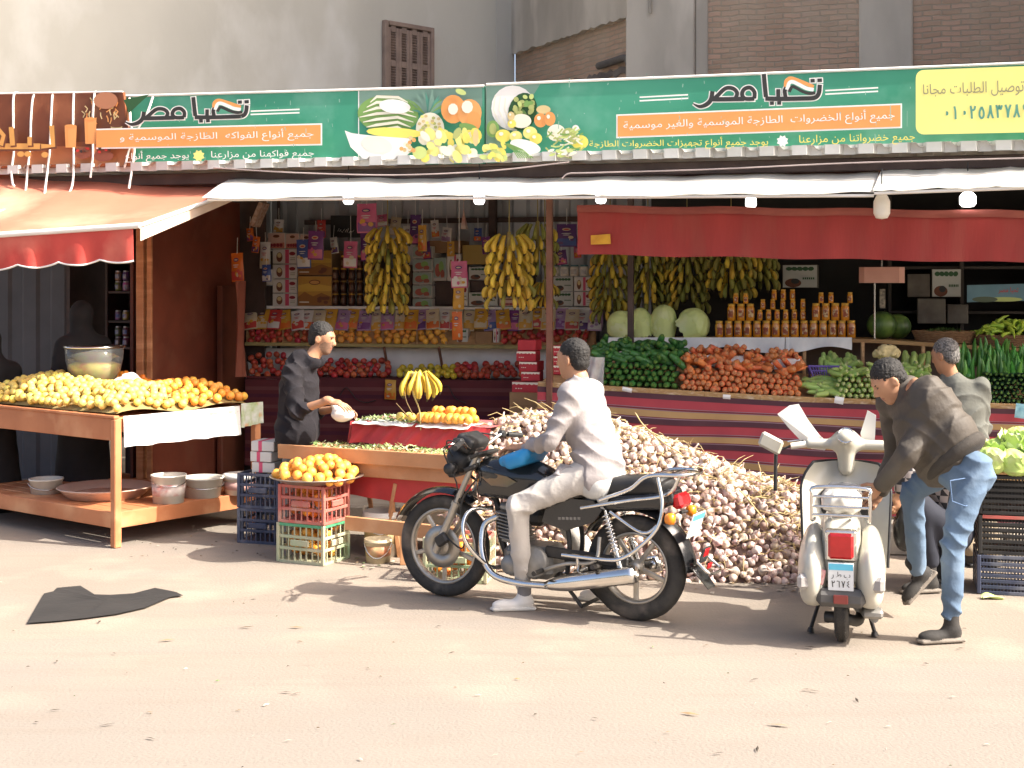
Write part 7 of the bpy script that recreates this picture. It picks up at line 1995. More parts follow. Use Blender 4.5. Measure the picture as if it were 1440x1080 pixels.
for (pts) in ([(.21, .70), (.235, .745), (.20, .725), (.185, .755), (.165, .725), (.13, .745), (.155, .70)], [(.17, .705), (.20, .70), (.195, .665), (.165, .66), (.18, .68)]): w.prism([(x - .02, y, z + .005) for x, z in pts], (0, .003, 0))
w.build("bird_emblem", mat("silver_emblem", (.42, .41, .38), .4, metal=.5), bk)
w = MB(); w.grid(fend(.375, 30, 178, .16, RW, .0), 26, 8, 0, True, .005); w.grid(lambda a, b: V((-.372 - .10 * a, (b - .5) * (.16 - .05 * a), .36 - .12 * a)), 6, 4, 0, True, .005); w.build("rear_fender", M_blkp, bk)
tail = MB(); tail.box((-.285, 0, .735), (.07, .15, .085), Matrix.Rotation(R(15), 3, 'Y'), 0, .018); tail.build("tail_light", M_redl, bk)
for s_ in (1, -1): 
    w = MB(); w.tube([(-.26, s_ * .05, .655), (-.27, s_ * .15, .65)], .010, 8); w.lathe([(.001, -.03), (.030, -.026), (.036, 0), (.032, .022), (.001, .03)], (-.285, s_ * .165, .65), frame((-1, 0, 0)), 16, 1); w.build("turn_signal", [M_black, M_amb], bk)
w = MB(); F = Matrix.Rotation(R(-18), 3, 'Y'); c = V((-.375, 0, .60)); w.box(c, (.008, .19, .15), F, 0, .003); pt = w.build("number_plate", M_plate, bk)
MB().box(c + F @ V((-.0052, 0, .052)), (.002, .18, .035), F).build("plate_band", M_pblue, pt)
w = MB(); w.box(V((-.43, 0, .43)), (.01, .12, .10), F, 0, .004); w.build("mud_flap", M_black, bk)
w = MB(); w.box(V((-.44, .0, .445)), (.012, .07, .05), F, 0, .004); w.box(V((-.46, .0, .37)), (.012, .06, .035), F, 0, .004); w.build("reflector", M_redl, bk)
w = MB(); w.tube(smooth_path([(-.42, .09, .40), (-.49, .09, .345), (-.51, 0, .34), (-.49, -.09, .345), (-.42, -.09, .40)], 5), .010, 8); w.build("flap_bar", M_chrome, bk)
# chrome rack and the big side rail
tubes("rear_rack", M_chrome, [([(.18, .13, .72), (-.02, .145, .80), (-.14, .15, .885), (-.34, .13, .90), (-.40, 0, .905), (-.34, -.13, .90), (-.14, -.15, .885), (-.02, -.145, .80), (.18, -.13, .72)], .0125), ([(-.14, .15, .885), (-.15, -.15, .885)], .009), ([(-.26, .14, .895), (-.26, -.14, .895)], .009), ([(-.33, .13, .895), (-.24, .11, .78), (.0, .13, .73), (.30, .14, .665)], .012)], None, 10)
w = MB(); w.tube(smooth_path([(-.20, .15, .88), (-.235, .17, .73), (-.215, .19, .60), (-.12, .20, .49), (-.01, .20, .41), (.10, .20, .385), (.40, .19, .385)], 6), .0125, 10); w.tube(smooth_path([(-.225, .175, .62), (-.12, .19, .56), (.10, .16, .66)], 5), .010, 8); w.tube([(.30, .19, .385), (.31, .15, .28)], .010, 8); w.build("side_rail", M_chrome, bk)
BKO = G(895, 872); HD = G(625, 838) - BKO; HD.z = 0
bk.location = BKO; bk.rotation_euler = (0, 0, math.atan2(HD.y, HD.x))
BKM = Matrix.Translation(BKO) @ Matrix.Rotation(math.atan2(HD.y, HD.x), 4, 'Z')
def BK(x, y, z): return BKM @ V((x, y, z))

# ================================================================ THE SCOOTER (built facing +x)
M_cream = mat("cream_enamel", (.50, .48, .405), .28, (.44, .425, .36), 4, .04, 30, coat=.5, c3=(.44, .40, .31), scale3=3)
M_silv = mat("grey_lens", (.40, .39, .37), .15, (.30, .28, .27), 8, coat=.5)
sct = thing("scooter", "cream coloured classic scooter with chrome rear rack, parked facing the stall", "scooter")
wheel(sct, "rear_wheel", (0, 0, .215), .215, .095, 5); wheel(sct, "front_wheel", (1.24, 0, .215), .215, .09, 5)
sd_ = SDF(.009)
sd_.box((.02, 0, .56), (.20, .115, .14), .07, Matrix.Rotation(R(4), 3, 'Y'), k=.05).box((-.16, 0, .50), (.06, .10, .15), .04, Matrix.Rotation(R(-8), 3, 'Y'), k=.05).box((.30, 0, .58), (.12, .12, .11), .06, k=.06).box((.40, 0, .42), (.05, .15, .20), .04, k=.05).box((.75, 0, .245), (.40, .20, .03), .025, k=.03)
sd_.mesh("body_shell", M_cream, sct)
for s_ in (1, -1):
    sd_ = SDF(.009)
    sd_.ell((.08, s_ * .175, .44), (.36, .088, .20), Matrix.Rotation(R(6), 3, 'Y'), k=.03).ell((-.10, s_ * .178, .40), (.19, .085, .18), k=.05).box((.02, s_ * .17, .32), (.22, .07, .09), .05, k=.05)
    sd_.cap((.0, s_ * .2, .05), (.0, s_ * .2, .20), .10, k=.02, sub=True)
    cw = sd_.mesh("side_cowl", M_cream, sct)
    w = MB(); w.box((-.262, s_ * .215, .375), (.05, .105, .085), Matrix.Rotation(R(s_ * 24), 3, 'Z'), 0, .018); w.build("rear_indicator", M_silv, cw)
# leg shield
def ls_fn(a, b):
    z = .25 + .62 * b; y = (a - .5) * 2; wd = .32 * (1 - .10 * (1 - b) - .28 * max(0, (b - .70) / .30) ** 2.2)
    return V((.98 + .14 * b - .12 * (abs(y) ** 2.2) - .03 * math.sin(b * 3.1), y * wd, z + .0 * y))
w = MB(); w.grid(ls_fn, 24, 18, 0, True, .012); sh = w.build("leg_shield", M_cream, sct)
w = MB(); w.tube([ls_fn(0, i / 18) for i in range(19)] + [ls_fn(i / 24, 1) for i in range(1, 25)] + [ls_fn(1, 1 - i / 18) for i in range(1, 19)], .012, 8); w.build("shield_trim", M_black, sh)
MB().box((1.0, 0, .62), (.09, .36, .17), None, 0, .03).build("glove_box", M_black, sct)
w = MB(); w.tube([(1.24, 0, .25), (1.10, 0, .88)], .035, 10); w.build("steering_column", M_cream, sct)
w = MB(); w.grid(fend(.275, 10, 165, .17, (1.24, 0, .215)), 20, 8, 0, True, .006); w.build("front_fender", M_cream, sct)
sd_ = SDF(.008); sd_.cap((1.06, 0, .84), (1.03, 0, 1.0), .055, .075, k=.03).ell((1.05, 0, 1.01), (.12, .095, .065), Matrix.Rotation(R(15), 3, 'Y'), k=.04).cap((1.04, -.26, .985), (1.04, .26, .985), .032, k=.05); sd_.mesh("headset", M_cream, sct)
sp_ = MB(); F = frame((-.75, 0, .66)); c = V((.975, 0, 1.045)); sp_.lathe([(.058, -.01), (.062, .008), (.052, .012), (.05, .006), (.001, .006)], c, F, 24); spd = sp_.build("speedometer", M_chrome, sct)
w = MB(); w.lathe([(.048, .0085), (.001, .0085)], c, F, 22); w.beam(c + F @ V((0, 0, .010)), c + F @ V((.03, .018, .010)), .004, .002, bev=0, m=1); w.build("dial", [mat("dial_face", (.42, .36, .22), .4, (.30, .26, .16), 60), M_black], spd)
for s_ in (1, -1):
    w = MB(); w.tube([(1.04, s_ * .25, .985), (1.02, s_ * .39, .965)], .021, 12); w.build("grip", M_tubw if s_ > 0 else M_black, sct)
    tubes("lever", M_chrome, [([(1.08, s_ * .24, 1.0), (1.115, s_ * .32, .995), (1.10, s_ * .42, .985)], .006)], sct)
w = MB(); w.tube(smooth_path([(1.0, .50, .68), (1.0, .495, .95)], 4), .014, 8); w.box((.985, .53, .985), (.035, .17, .10), Matrix.Rotation(R(24), 3, 'X'), 1, .016); mir = w.build("mirror", [M_black, M_cream], sct)
w = MB(); w.tube([(1.04, .30, 1.0), (1.0, .495, .93)], .008, 6); w.build("mirror_arm", M_black, sct)
def wind(s_):
    pts = [(.155, .93), (.12, .97), (.19, 1.03), (.27, 1.13), (.335, 1.235), (.40, 1.225), (.485, 1.17), (.41, 1.08), (.33, 1.0), (.25, .94)] if s_ > 0 else [(.12, .95), (.10, 1.05), (.15, 1.20), (.21, 1.17), (.20, 1.0)]
    w = MB(); q = [V((1.13 - .25 * (z - 1.0) - .35 * y * y, s_ * y, z)) for y, z in pts]
    w.prism(q if s_ > 0 else q[::-1], (.008, 0, 0)); return w.build("windshield_wing", mat("white_windshield", (.80, .79, .76), .35, (.74, .73, .70), 3), sct)
wind(1); wind(-1)
sd_ = SDF(.009); sd_.box((.32, 0, .775), (.19, .115, .045), .04, k=.04).box((.02, 0, .785), (.16, .115, .05), .045, k=.05).ell((-.06, 0, .80), (.10, .115, .065), k=.05)
sd_.wr = lambda X: .004 * np.sin(X[:, 1] * 70 + 3 * np.sin(X[:, 0] * 40)) + .003 * np.sin(X[:, 2] * 90 + X[:, 1] * 50)
sd_.mesh("covered_seat", mat("clear_seat_cover", (.50, .48, .42), .2, (.62, .60, .55), 12, .4, 18, coat=.5), sct)
c4 = lambda x, y0, z0, z1, rr_: [(x + .02, -y0, z0), (x, -y0 + .01, z1 - .04), (x, -y0 + .04, z1), (x, y0 - .04, z1), (x, y0 - .01, z1 - .04), (x + .02, y0, z0)]
w = MB()
w.tube(smooth_path([(-.13, -.165, .70), (-.245, -.175, .71), (-.275, -.175, .74), (-.285, -.175, .85), (-.28, -.15, .895), (-.28, .15, .895), (-.285, .175, .85), (-.275, .175, .74), (-.245, .175, .71), (-.13, .165, .70)], 4), .0105, 8)
for z in (.745, .79, .845): w.tube([(-.28, -.172, z), (-.28, .172, z)], .0075, 7)
w.tube([(-.275, -.06, .74), (-.12, -.06, .70)], .008, 6); w.tube([(-.275, .06, .74), (-.12, .06, .70)], .008, 6)
w.build("rear_rack", M_chrome, sct)
w = MB(); w.box((-.235, 0, .575), (.06, .165, .155), Matrix.Rotation(R(-6), 3, 'Y'), 0, .02); tl = w.build("tail_light", M_redl, sct)
w = MB(); w.box((-.225, 0, .575), (.05, .19, .178), Matrix.Rotation(R(-6), 3, 'Y'), 0, .012); w.build("lamp_surround", M_chrome, tl)
w = MB(); F = Matrix.Rotation(R(-4), 3, 'Y'); c = V((-.245, 0, .405)); w.box(c, (.008, .155, .155), F, 0, .003); pt = w.build("number_plate", M_plate, sct)
MB().box(c + F @ V((-.0052, 0, .055)), (.002, .148, .034), F).build("plate_band", M_pblue, pt)
pr = Print(fn=lambda x, y, l: c + F @ V((-.0056 - l, (.5 - x) * .15, (.5 - y) * .15)))
pr.text("ب ط ر", (.12, .88, (.30, .58), (.30, .58)), I_dark)
for i, ch in enumerate("٢٦٧٥"):
    pass
DG['٤'] = [[(.7, 0), (.3, .2), (.6, .42), (.25, .65), (.75, .95)]]; DG['٦'] = [[(.1, .05), (.7, .05), (.75, 1)]]
for i, ch in enumerate("٢٦٧٤"):
    for st in DG[ch]: pr.stroke([(.12 + .2 * i + .16 * a, .64 + .24 * b) for a, b in st], .035, I_dark, new=False)
pr.build("plate_lettering", pt)
w = MB(); w.box((-.20, 0, .285), (.12, .30, .10), None, 0, .03); w.build("rear_bumper", mat("grey_rubber", (.07, .068, .065), .6, (.10, .095, .09), 8), sct)
MB().box((-.265, 0, .285), (.012, .09, .05), None, 0, .006).build("bumper_reflector", mat("dull_red_lens", (.25, .05, .04), .4), sct)
w = MB(); w.box((-.24, .125, .40), (.012, .055, .085), Matrix.Rotation(R(14), 3, 'X'), 0, .01); w.build("red_tag", mat("faded_red_tag", (.50, .12, .13), .6, (.60, .40, .38), 30), sct)
w = MB(); w.box((.05, -.16, .20), (.24, .10, .12), None, 0, .03); w.tube([(-.02, -.11, .215), (.12, -.11, .20)], .05, 12); w.box((-.12, -.19, .19), (.10, .13, .05), None, 0, .015); w.tube([(-.1, -.2, .16), (.3, -.2, .14)], .03, 10); w.build("engine", M_eng, sct)
w = MB(); w.tube(smooth_path([(.10, -.12, .15), (-.02, -.10, .12), (-.12, -.02, .15), (-.1, .10, .15)], 5), .032, 10); w.build("exhaust", M_blkm, sct)
for s_ in (1, -1):
    w = MB(); w.tube([(.22, s_ * .13, .22), (.12, s_ * .20, .03)], .013, 8); w.tube([(.12, s_ * .20, .03), (.115, s_ * .203, .004)], [.018, .026], 8); w.build("stand_leg", M_blkm, sct)
SCO = G(1184, 900); HS = V((.255, .967, 0))
sct.location = SCO; sct.rotation_euler = (0, 0, math.atan2(HS.y, HS.x)); sct.scale = (1, .88, 1)
# ================================================================ PEOPLE
M_skin = mat("skin_tan", (.44, .235, .135), .55, (.38, .19, .105), 9, .06, 120, subs=.06)
M_lip = mat("skin_lips", (.33, .13, .085), .5)
M_eye = mat("dark_eye", (.02, .014, .01), .3)
M_stub = mat("stubble", (.17, .10, .065), .75, (.24, .14, .09), 60)
M_hair = mat("black_hair", (.010, .009, .008), .75, (.022, .019, .017), 60, .5, 160, stretch=(1, 1, .5))
M_hairg = mat("greying_hair", (.035, .032, .03), .65, (.22, .205, .19), 70, .5, 160)
def F3(s_, f, u): return Matrix((V(s_), V(f), V(u))).transposed()
def headframe(f, u=(0, 0, 1)):
    f = V(f).normalized(); s_ = f.cross(V(u)).normalized(); return s_, f, s_.cross(f).normalized()
def add_head(sd, c, f, u=(0, 0, 1), beard=False):
    s_, f, u = headframe(f, u); F = F3(s_, f, u); c = V(c)
    sd.ell(c + u * .028 - f * .012, (.074, .094, .092), F, k=.02).ell(c - u * .040 + f * .028, (.057, .066, .072), F, k=.03, m=3 if beard else 0).ell(c - u * .092 + f * .062, (.026, .022, .02), F, k=.03, m=3 if beard else 0)
    sd.ell(c + u * .012 + f * .045, (.062, .045, .06), F, k=.03)
    sd.cap(c + f * .086 + u * .018, c + f * .108 - u * .020, .009, .0135, k=.014).ell(c + f * .099 - u * .027, (.017, .012, .009), F, k=.008)
    sd.ell(c + f * .080 + u * .036, (.046, .014, .010), F, k=.012)
    for e in (1, -1):
        sd.ell(c + s_ * (.031 * e) + f * .090 + u * .016, (.016, .010, .010), F, k=.012, sub=True)
        sd.ell(c + s_ * (.031 * e) + f * .078 + u * .015, (.014, .009, .0075), F, k=.002, m=2)
        sd.ell(c + s_ * (.031 * e) + f * .089 + u * .032, (.019, .005, .004), F, k=.002, m=4)
        sd.ell(c + s_ * (.076 * e) - u * .008 - f * .010, (.010, .021, .032), F @ Matrix.Rotation(.25 * e, 3, 'Z'), k=.006)
        sd.ell(c + s_ * (.087 * e) - u * .006 - f * .006, (.006, .010, .016), F, k=.004, sub=True)
    sd.ell(c + f * .088 - u * .056, (.025, .010, .0055), F, k=.004, m=1).ell(c + f * .086 - u * .067, (.021, .010, .006), F, k=.004, m=1)
    if beard: sd.ell(c + f * .092 - u * .045, (.026, .008, .006), F, k=.004, m=3)
def add_hair(name, parent, c, f, u, m, crown=.0, h=.006):
    s_, f, u = headframe(f, u); F = F3(s_, f, u); c = V(c)
    sd = SDF(h); sd.ell(c + u * (.038 + crown) - f * .018, (.080, .099, .092), F, k=.02).ell(c - u * .030 - f * .055, (.060, .050, .05), F, k=.03)
    sd.ell(c + f * .105 - u * .035, (.10, .085, .098), F, k=.008, sub=True).box(c - u * .125, (.2, .2, .05), .01, F, k=.01, sub=True)
    for e in (1, -1): sd.ell(c + s_ * (.08 * e) - u * .010 + f * .012, (.03, .036, .040), F, k=.006, sub=True)
    sd.wr = lambda X: .007 * np.sin(X[:, 0] * 310 + 5 * np.sin(X[:, 1] * 90)) * np.sin(X[:, 1] * 290 + 5 * np.sin(X[:, 2] * 80)) * np.sin(X[:, 2] * 270 + 5 * np.sin(X[:, 0] * 85))
    return sd.mesh(name, m, parent)
def add_hand(sd, w, d, n, t, curl=.5, spread=.12):
    """wrist w, pointing d, palm facing n, thumb on side t"""
    w, d, n, t = V(w), V(d).normalized(), V(n).normalized(), V(t).normalized()
    sd.cap(w - d * .02, w + d * .02, .024, .026, k=.02)
    sd.ell(w + d * .052, (.040, .050, .017), F3(t, d, n), k=.012)
    for i in range(4):
        p = w + d * .086 + t * (.030 - .020 * i); L_ = (.040, .045, .042, .033)[i]; a = 0.; dd = (d + t * (spread * (1.5 - i) * .5)).normalized()
        for j in range(3):
            a += curl * (.5, .8, .6)[j] * (1 + .12 * i)
            q = p + (dd * math.cos(a) + n * math.sin(a)) * (L_ * (1, .7, .55)[j]); sd.cap(p, q, .0092 - .0009 * j, .0086 - .0009 * j, k=.004); p = q
    p = w + d * .025 + t * .034
    for j in range(2):
        q = p + (d * (.62 + .3 * j) + t * (.6 - .35 * j) + n * (.35 + .2 * j)).normalized() * (.042 - .008 * j); sd.cap(p, q, .0115 - .001 * j, .010 - .001 * j, k=.006); p = q
def limbs(sd, pts, rs, k=.03, m=0):
    for i in range(len(pts) - 1): sd.cap(pts[i], pts[i + 1], rs[i], rs[i + 1], k=k, m=m)
def folds(amp, seed, f=34., joints=()):
    """cloth: long soft ridges everywhere, crowded creases round the joints"""
    r = random.Random(seed); ph = [r.uniform(0, 6.28) for _ in range(8)]; J = [np.array(j[:3]) for j in joints]
    def wr(X):
        x, y, z = X[:, 0], X[:, 1], X[:, 2]
        w1 = f * z + 2.6 * np.sin(x * 12 + ph[0]) + 2.2 * np.sin(y * 14 + ph[1]) + f * .45 * x
        w2 = f * .7 * (x - y) + 3.0 * np.sin(z * 10 + ph[3]) + ph[4] - f * .35 * z
        a = 1 - 2 * np.abs(np.sin(w1 * .5 + ph[2])) ** .7; b = 1 - 2 * np.abs(np.sin(w2 * .5)) ** .7
        m = .5 + .5 * np.sin(z * 15 + 2 * np.sin(x * 9 + ph[6]) + ph[5])
        g = np.full(len(X), .35)
        for j in J: g = g + .95 * np.exp(-((X - j) ** 2).sum(-1) / .022)
        return -amp * np.minimum(g, 1.4) * (a * m + b * (1 - m))
    return wr
def add_shoe(name, parent, ank, toe, m, sole_m, h=.08, wd=.043, heel=0., L_=.20):
    a = V(ank); d = V(toe).normalized(); up = V((0, 0, 1)); up = (up - d * up.dot(d)).normalized(); s_ = d.cross(up); F = F3(s_, d, up)
    b = a - up * h
    sd = SDF(.007)
    sd.ell(b + d * .115 + up * .034, (wd, .085, .034), F, k=.03).ell(b + d * .0 + up * .045, (wd * .84, .06, .045), F, k=.04).cap(a - up * .035, a + up * .055, .043, .040, k=.03).box(b + d * .065 + up * .011, (wd * .98, .135, .011), .010, F, k=.004, m=1)
    sd.ell(b + d * .165 + up * .012, (wd * .92, .05, .0115), F, k=.006, m=1)
    return sd.mesh(name, [m, sole_m], parent)
def torso(sd, pel, chest, sR, r0, r1, k=.06, m=0, belly=0., fwd=(0, -1, 0), sr=.068):
    """sR: unit vector across the shoulders"""
    pel, chest = V(pel), V(chest); u = (chest - pel).normalized(); s_ = V(sR).normalized(); f = s_.cross(u); F = F3(s_, f, u)
    sd.ell(pel, (r0[0], r0[1], .14), F, k=k, m=m).ell(pel.lerp(chest, .5), (r0[0] * .5 + r1[0] * .5 - .01, (r0[1] + r1[1]) / 2, .22), F, k=k, m=m).ell(chest, (r1[0], r1[1], .19), F, k=k, m=m)
    sd.cap(chest + u * .12 - s_ * r1[0] * .72, chest + u * .12 + s_ * r1[0] * .72, sr, sr, k=k, m=m)
    if belly: sd.ell(pel.lerp(chest, .30) + V(fwd) * .05, (r0[0] * .9, r0[1] + belly, .15), F, k=k, m=m)
SKN = [M_skin, M_lip, M_eye, M_stub, M_hair]
def body(t, head, f, u, neck, pel, chest, arms, legs, sR, hands, beard=False, h=.0068, sub_neck=None):
    """one continuous slim body under the clothes"""
    sd = SDF(h)
    torso(sd, pel, chest, sR, (.098, .066), (.112, .070), m=0, sr=.03)
    limbs(sd, [V(chest) + (V(neck) - V(chest)) * .6, neck, V(head) - headframe(f, u)[2] * .045], [.062, .056, .054], .03)
    for a in arms: limbs(sd, a, [.038, .034, .028])
    for l in legs: limbs(sd, l, [.065, .045, .030]); sd.ell(l[-1] + V((0, 0, -.03)), (.026, .034, .03), k=.02)
    for hd in hands: add_hand(sd, *hd)
    add_head(sd, head, f, u, beard)
    return sd.mesh("body", SKN, t)

# ---- the rider
t = thing("person", "seated rider in a pale jacket and cream trousers on the black motorcycle, seen from behind", "person", BK(.36, .0, 0))
LF_, FD_ = V((BKM.to_3x3() @ V((0, 1, 0)))), V((BKM.to_3x3() @ V((1, 0, 0))))
pel, chest = BK(.24, 0, .90), BK(.345, 0, 1.235)
nk, hd = BK(.385, 0, 1.43), BK(.418, .01, 1.545)
hf = V((-.80, .60, -.10))
aL = [BK(.345, .175, 1.335), BK(.45, .245, 1.075), BK(.70, .10, .99)]; aR = [BK(.365, -.175, 1.335), BK(.54, -.24, 1.08), BK(.74, -.05, .99)]
shoeL = G(735, 858); shoeL.z = .10; ankL = V((shoeL.x + .01, shoeL.y, .115)); shoeR = BK(.33, -.33, .105)
lL = [BK(.28, .11, .86), P(727, 712, 8.36), ankL]; lR = [BK(.28, -.11, .86), BK(.68, -.26, .60), shoeR]
hands = [(BK(.72, .085, .985), FD_ * .8 - LF_ * .5, (0, 0, -1), -LF_ + FD_ * .3, .5), (BK(.76, -.04, .985), FD_ * .7 + LF_ * .5, (0, 0, -1), LF_ + FD_ * .3, .5)]
body(t, hd, hf, (0, 0, 1), nk, pel, chest, [aL, aR], [lL, lR], LF_, hands)
add_hair("hair", t, hd, hf, (0, 0, 1), M_hair)
M_jk = mat("pale_jacket", (.315, .285, .278), .85, (.265, .24, .235), 5, .45, 34)
sd_ = SDF(.0078); torso(sd_, BK(.255, 0, .95), chest, LF_, (.190, .150), (.195, .132), k=.045)
sd_.cap(BK(.24, -.075, .852), BK(.24, .075, .852), .130, k=.04)
for a in (aL, aR): limbs(sd_, [a[0], a[1], a[1].lerp(a[2], .93)], [.070, .058, .044], .03)
limbs(sd_, [nk - V((0, 0, .09)), nk - V((0, 0, .015))], [.085, .072], .04)
sd_.cap(nk, nk + V((0, 0, .2)), .062, k=.01, sub=True)
sd_.box(BK(.41, .165, .83), (.05, .045, .085), .03, k=.05)
sd_.wr = folds(.0115, 3, 62, [aL[1], aR[1], pel, aL[1].lerp(aL[2], .7), BK(.42, .15, .9), chest])
jk = sd_.mesh("jacket", M_jk, t)
M_rib = mat("pale_rib_knit", (.26, .225, .22), .9, (.21, .18, .175), 40, .5, 160)
sd_ = SDF(.008); sd_.ell(BK(.240, 0, .800), (.168, .118, .03), F3(LF_, FD_, (0, 0, 1)), k=.02); sd_.mesh("hem", M_rib, t)
sd_ = SDF(.006); sd_.cap(nk - V((0, 0, .045)), nk - V((0, 0, .015)), .076, .068, k=.01).cap(nk - V((0, 0, .1)), nk + V((0, 0, .1)), .056, k=.008, sub=True); sd_.mesh("collar", M_rib, t)
sd_ = SDF(.0078); sd_.cap(BK(.232, -.075, .828), BK(.232, .075, .828), .121, k=.03); sd_.wr = folds(.006, 6, 40)
sd_.mesh("shirt_tail", mat("grey_white_knit", (.52, .52, .50), .9, (.44, .44, .43), 20, .3, 160), t)
sd_ = SDF(.0078); sd_.cap(BK(.245, -.07, .83), BK(.245, .07, .83), .115, k=.03)
M_crm = mat("cream_trousers", (.48, .445, .405), .85, (.42, .39, .355), 5, .35, 40)
for l in (lL, lR): limbs(sd_, [l[0], l[1], l[1].lerp(l[2], .55), l[2] + V((0, 0, .045))], [.098, .072, .060, .049], .015)
sd_.wr = folds(.008, 9, 58, [lL[1], lR[1], lL[2]])
sd_.mesh("trousers", M_crm, t)
M_wsh = mat("white_leather", (.74, .71, .66), .5, (.66, .62, .56), 8); M_sole = mat("pale_sole", (.66, .62, .55), .7)
add_shoe("shoe", t, ankL + V((0, 0, -.012)), (-.97, -.12, 0), M_wsh, M_sole, h=.10, L_=.2); add_shoe("shoe", t, shoeR + V((0, 0, -.002)), (-.9, .45, 0), M_wsh, M_sole, h=.10)
sd_ = SDF(.008); sd_.cap(ankL + V((0, 0, -.03)), ankL + V((0, 0, .05)), .043); sd_.mesh("sock", mat("grey_sock", (.20, .19, .19), .9), t)
# blue bag on the tank
c = BK(.73, .05, .945); sd_ = SDF(.008); F = BKM.to_3x3() @ Matrix.Rotation(R(20), 3, 'Y')
sd_.box(c, (.115, .15, .032), .028, F, k=.02).box(c + V((.0, -.03, -.02)), (.07, .15, .04), .03, F, k=.04); sd_.wr = folds(.004, 12, 45)
bg = thing("blue_bag", "bright blue bag held on the motorcycle's tank under the rider's hands", "bag", c)
sd_.mesh("pouch", mat("blue_nylon", (.02, .24, .50), .5, (.02, .20, .43), 6, .2, 40), bg)
w = MB(); 
for k in range(3): w.box(c + F @ V((-.05 + k * .04, .03, .0345)), (.014, .12 - .02 * k, .004), F)
w.build("dark_print", mat("dark_blue_print", (.01, .08, .24), .5), bg)

# ---- the seller in the dark hoodie, in profile to the right
SX = lambda px, py, D=10.72: P(px, py, D)
t = thing("person", "man in a dark hoodie standing behind the red table, reaching out to the right", "person", V((SX(425, 640).x, 10.72, 0)))
hd = SX(453, 476); hf = V((.95, -.18, -.22)); nk = SX(437, 505)
pel, chest = SX(418, 597), SX(421, 543)
sRv = V((.12, .99, 0))
aR = [V((SX(416, 522).x, 10.53, SX(416, 522).z)), P(418, 578, 10.40), P(462, 563, 10.30)]; aL = [V((SX(422, 522).x, 10.91, SX(422, 522).z)), P(440, 580, 10.95), P(474, 575, 10.72)]
lR = [V((pel.x - .0, 10.65, .80)), V((pel.x - .02, 10.60, .50)), V((pel.x - .06, 10.62, .09))]; lL = [V((pel.x + .0, 10.80, .80)), V((pel.x + .03, 10.84, .50)), V((pel.x + .02, 10.86, .09))]
body(t, hd, hf, (0, 0, 1), nk, pel, chest, [aR, aL], [lR, lL], sRv, [(aR[2], (.93, -.1, -.25), (.1, .3, -1), (.35, .9, .15), .45), (aL[2], (.95, -.2, -.1), (0, -.5, -.8), (.4, -.8, .3), .55)], beard=True)
add_hair("hair", t, hd, hf, (0, 0, 1), M_hair, .004)
M_hood = mat("dark_hoodie", (.011, .009, .0115), .95, (.010, .008, .011), 6, .4, 38)
sd_ = SDF(.0078); torso(sd_, pel + V((0, 0, .02)), chest, sRv, (.195, .150), (.205, .150), k=.045, belly=.0, fwd=(1, 0, 0))
sd_.cap(pel + V((.0, -.07, -.06)), pel + V((.0, .07, -.06)), .165, k=.05)
for a in (aR, aL): limbs(sd_, [a[0], a[1], a[1].lerp(a[2], .25)], [.080, .070, .058], .025)
limbs(sd_, [chest + V((0, 0, .14)), nk + V((-.01, 0, -.02))], [.12, .085], .05)
sd_.ell(nk + V((-.085, 0, .02)), (.075, .10, .06), Matrix.Rotation(R(-30), 3, 'Y'), k=.03).ell(nk + V((.02, -.09, -.03)), (.08, .03, .05), k=.03).ell(nk + V((.02, .09, -.03)), (.08, .03, .05), k=.03)
sd_.cap(nk + V((.01, 0, .0)), hd + V((.02, 0, .02)), .070, k=.012, sub=True)
sd_.wr = folds(.012, 21, 60, [aR[1], pel, aR[0]])
sd_.mesh("hoodie", M_hood, t)
sd_ = SDF(.011); sd_.cap(pel + V((0, -.07, -.08)), pel + V((0, .07, -.08)), .12, k=.03)
for l in (lR, lL): limbs(sd_, l, [.10, .085, .07], .03)
sd_.wr = folds(.006, 23, 28)
sd_.mesh("trousers", mat("grey_trousers", (.20, .20, .19), .9, (.16, .16, .155), 6, .2, 60), t)
for l in (lR, lL): add_shoe("shoe", t, l[2], (1, -.1, 0), M_blkm, M_black, h=.085)
# white plastic bag in his hands
c = P(482, 583, 10.42); sd_ = SDF(.008); sd_.ell(c, (.09, .07, .05), k=.03).cap(P(470, 571, 10.42), c, .025, .05, k=.03).cap(c, P(491, 573, 10.36), .03, .008, k=.03); sd_.wr = folds(.006, 31, 60)
tag(sd_.mesh("plastic_bag", M_paper), "white plastic bag in the hands of the man in the dark hoodie", "bag")

# ---- the man bending over the scooter
t = thing("person", "man in a brown quilted jacket and jeans bending over the scooter", "person", G(1335, 905))
footR = G(1338, 903); ankR = V((footR.x + .0, footR.y, .115))
hipC = P(1352, 655, 7.85)
across = V((.50, -.86, 0))
hipR, hipL = hipC + across * .09, hipC - across * .09
kneeR = P(1341, 765, 7.72); kneeL = P(1283, 692, 8.15); ankL = P(1290, 800, 8.35)
shC = P(1284, 565, 8.02); shR, shL = shC + across * .17, shC - across * .17
nk = P(1257, 549, 8.02); hd = P(1250, 536, 8.0); hf = V((-.80, -.02, -.60))
hu = (-.45, .0, .85)
aR = [shR, P(1277, 640, 7.80), P(1240, 682, 7.98)]; aL = [shL, P(1262, 640, 8.28), P(1238, 690, 8.30)]
chest = hipC.lerp(shC, .74) + V((-.01, 0, -.02)); 
body(t, hd, hf, hu, nk, hipC + V((0, 0, .05)), chest, [aR, aL], [[hipR, kneeR, ankR], [hipL, kneeL, ankL]], across, [(aR[2], (-.6, .35, -.7), (-.3, .8, .3), (-.7, -.2, .5), .8), (aL[2], (-.6, -.1, -.75), (-.3, -.8, .2), (-.7, .2, .5), .8)])
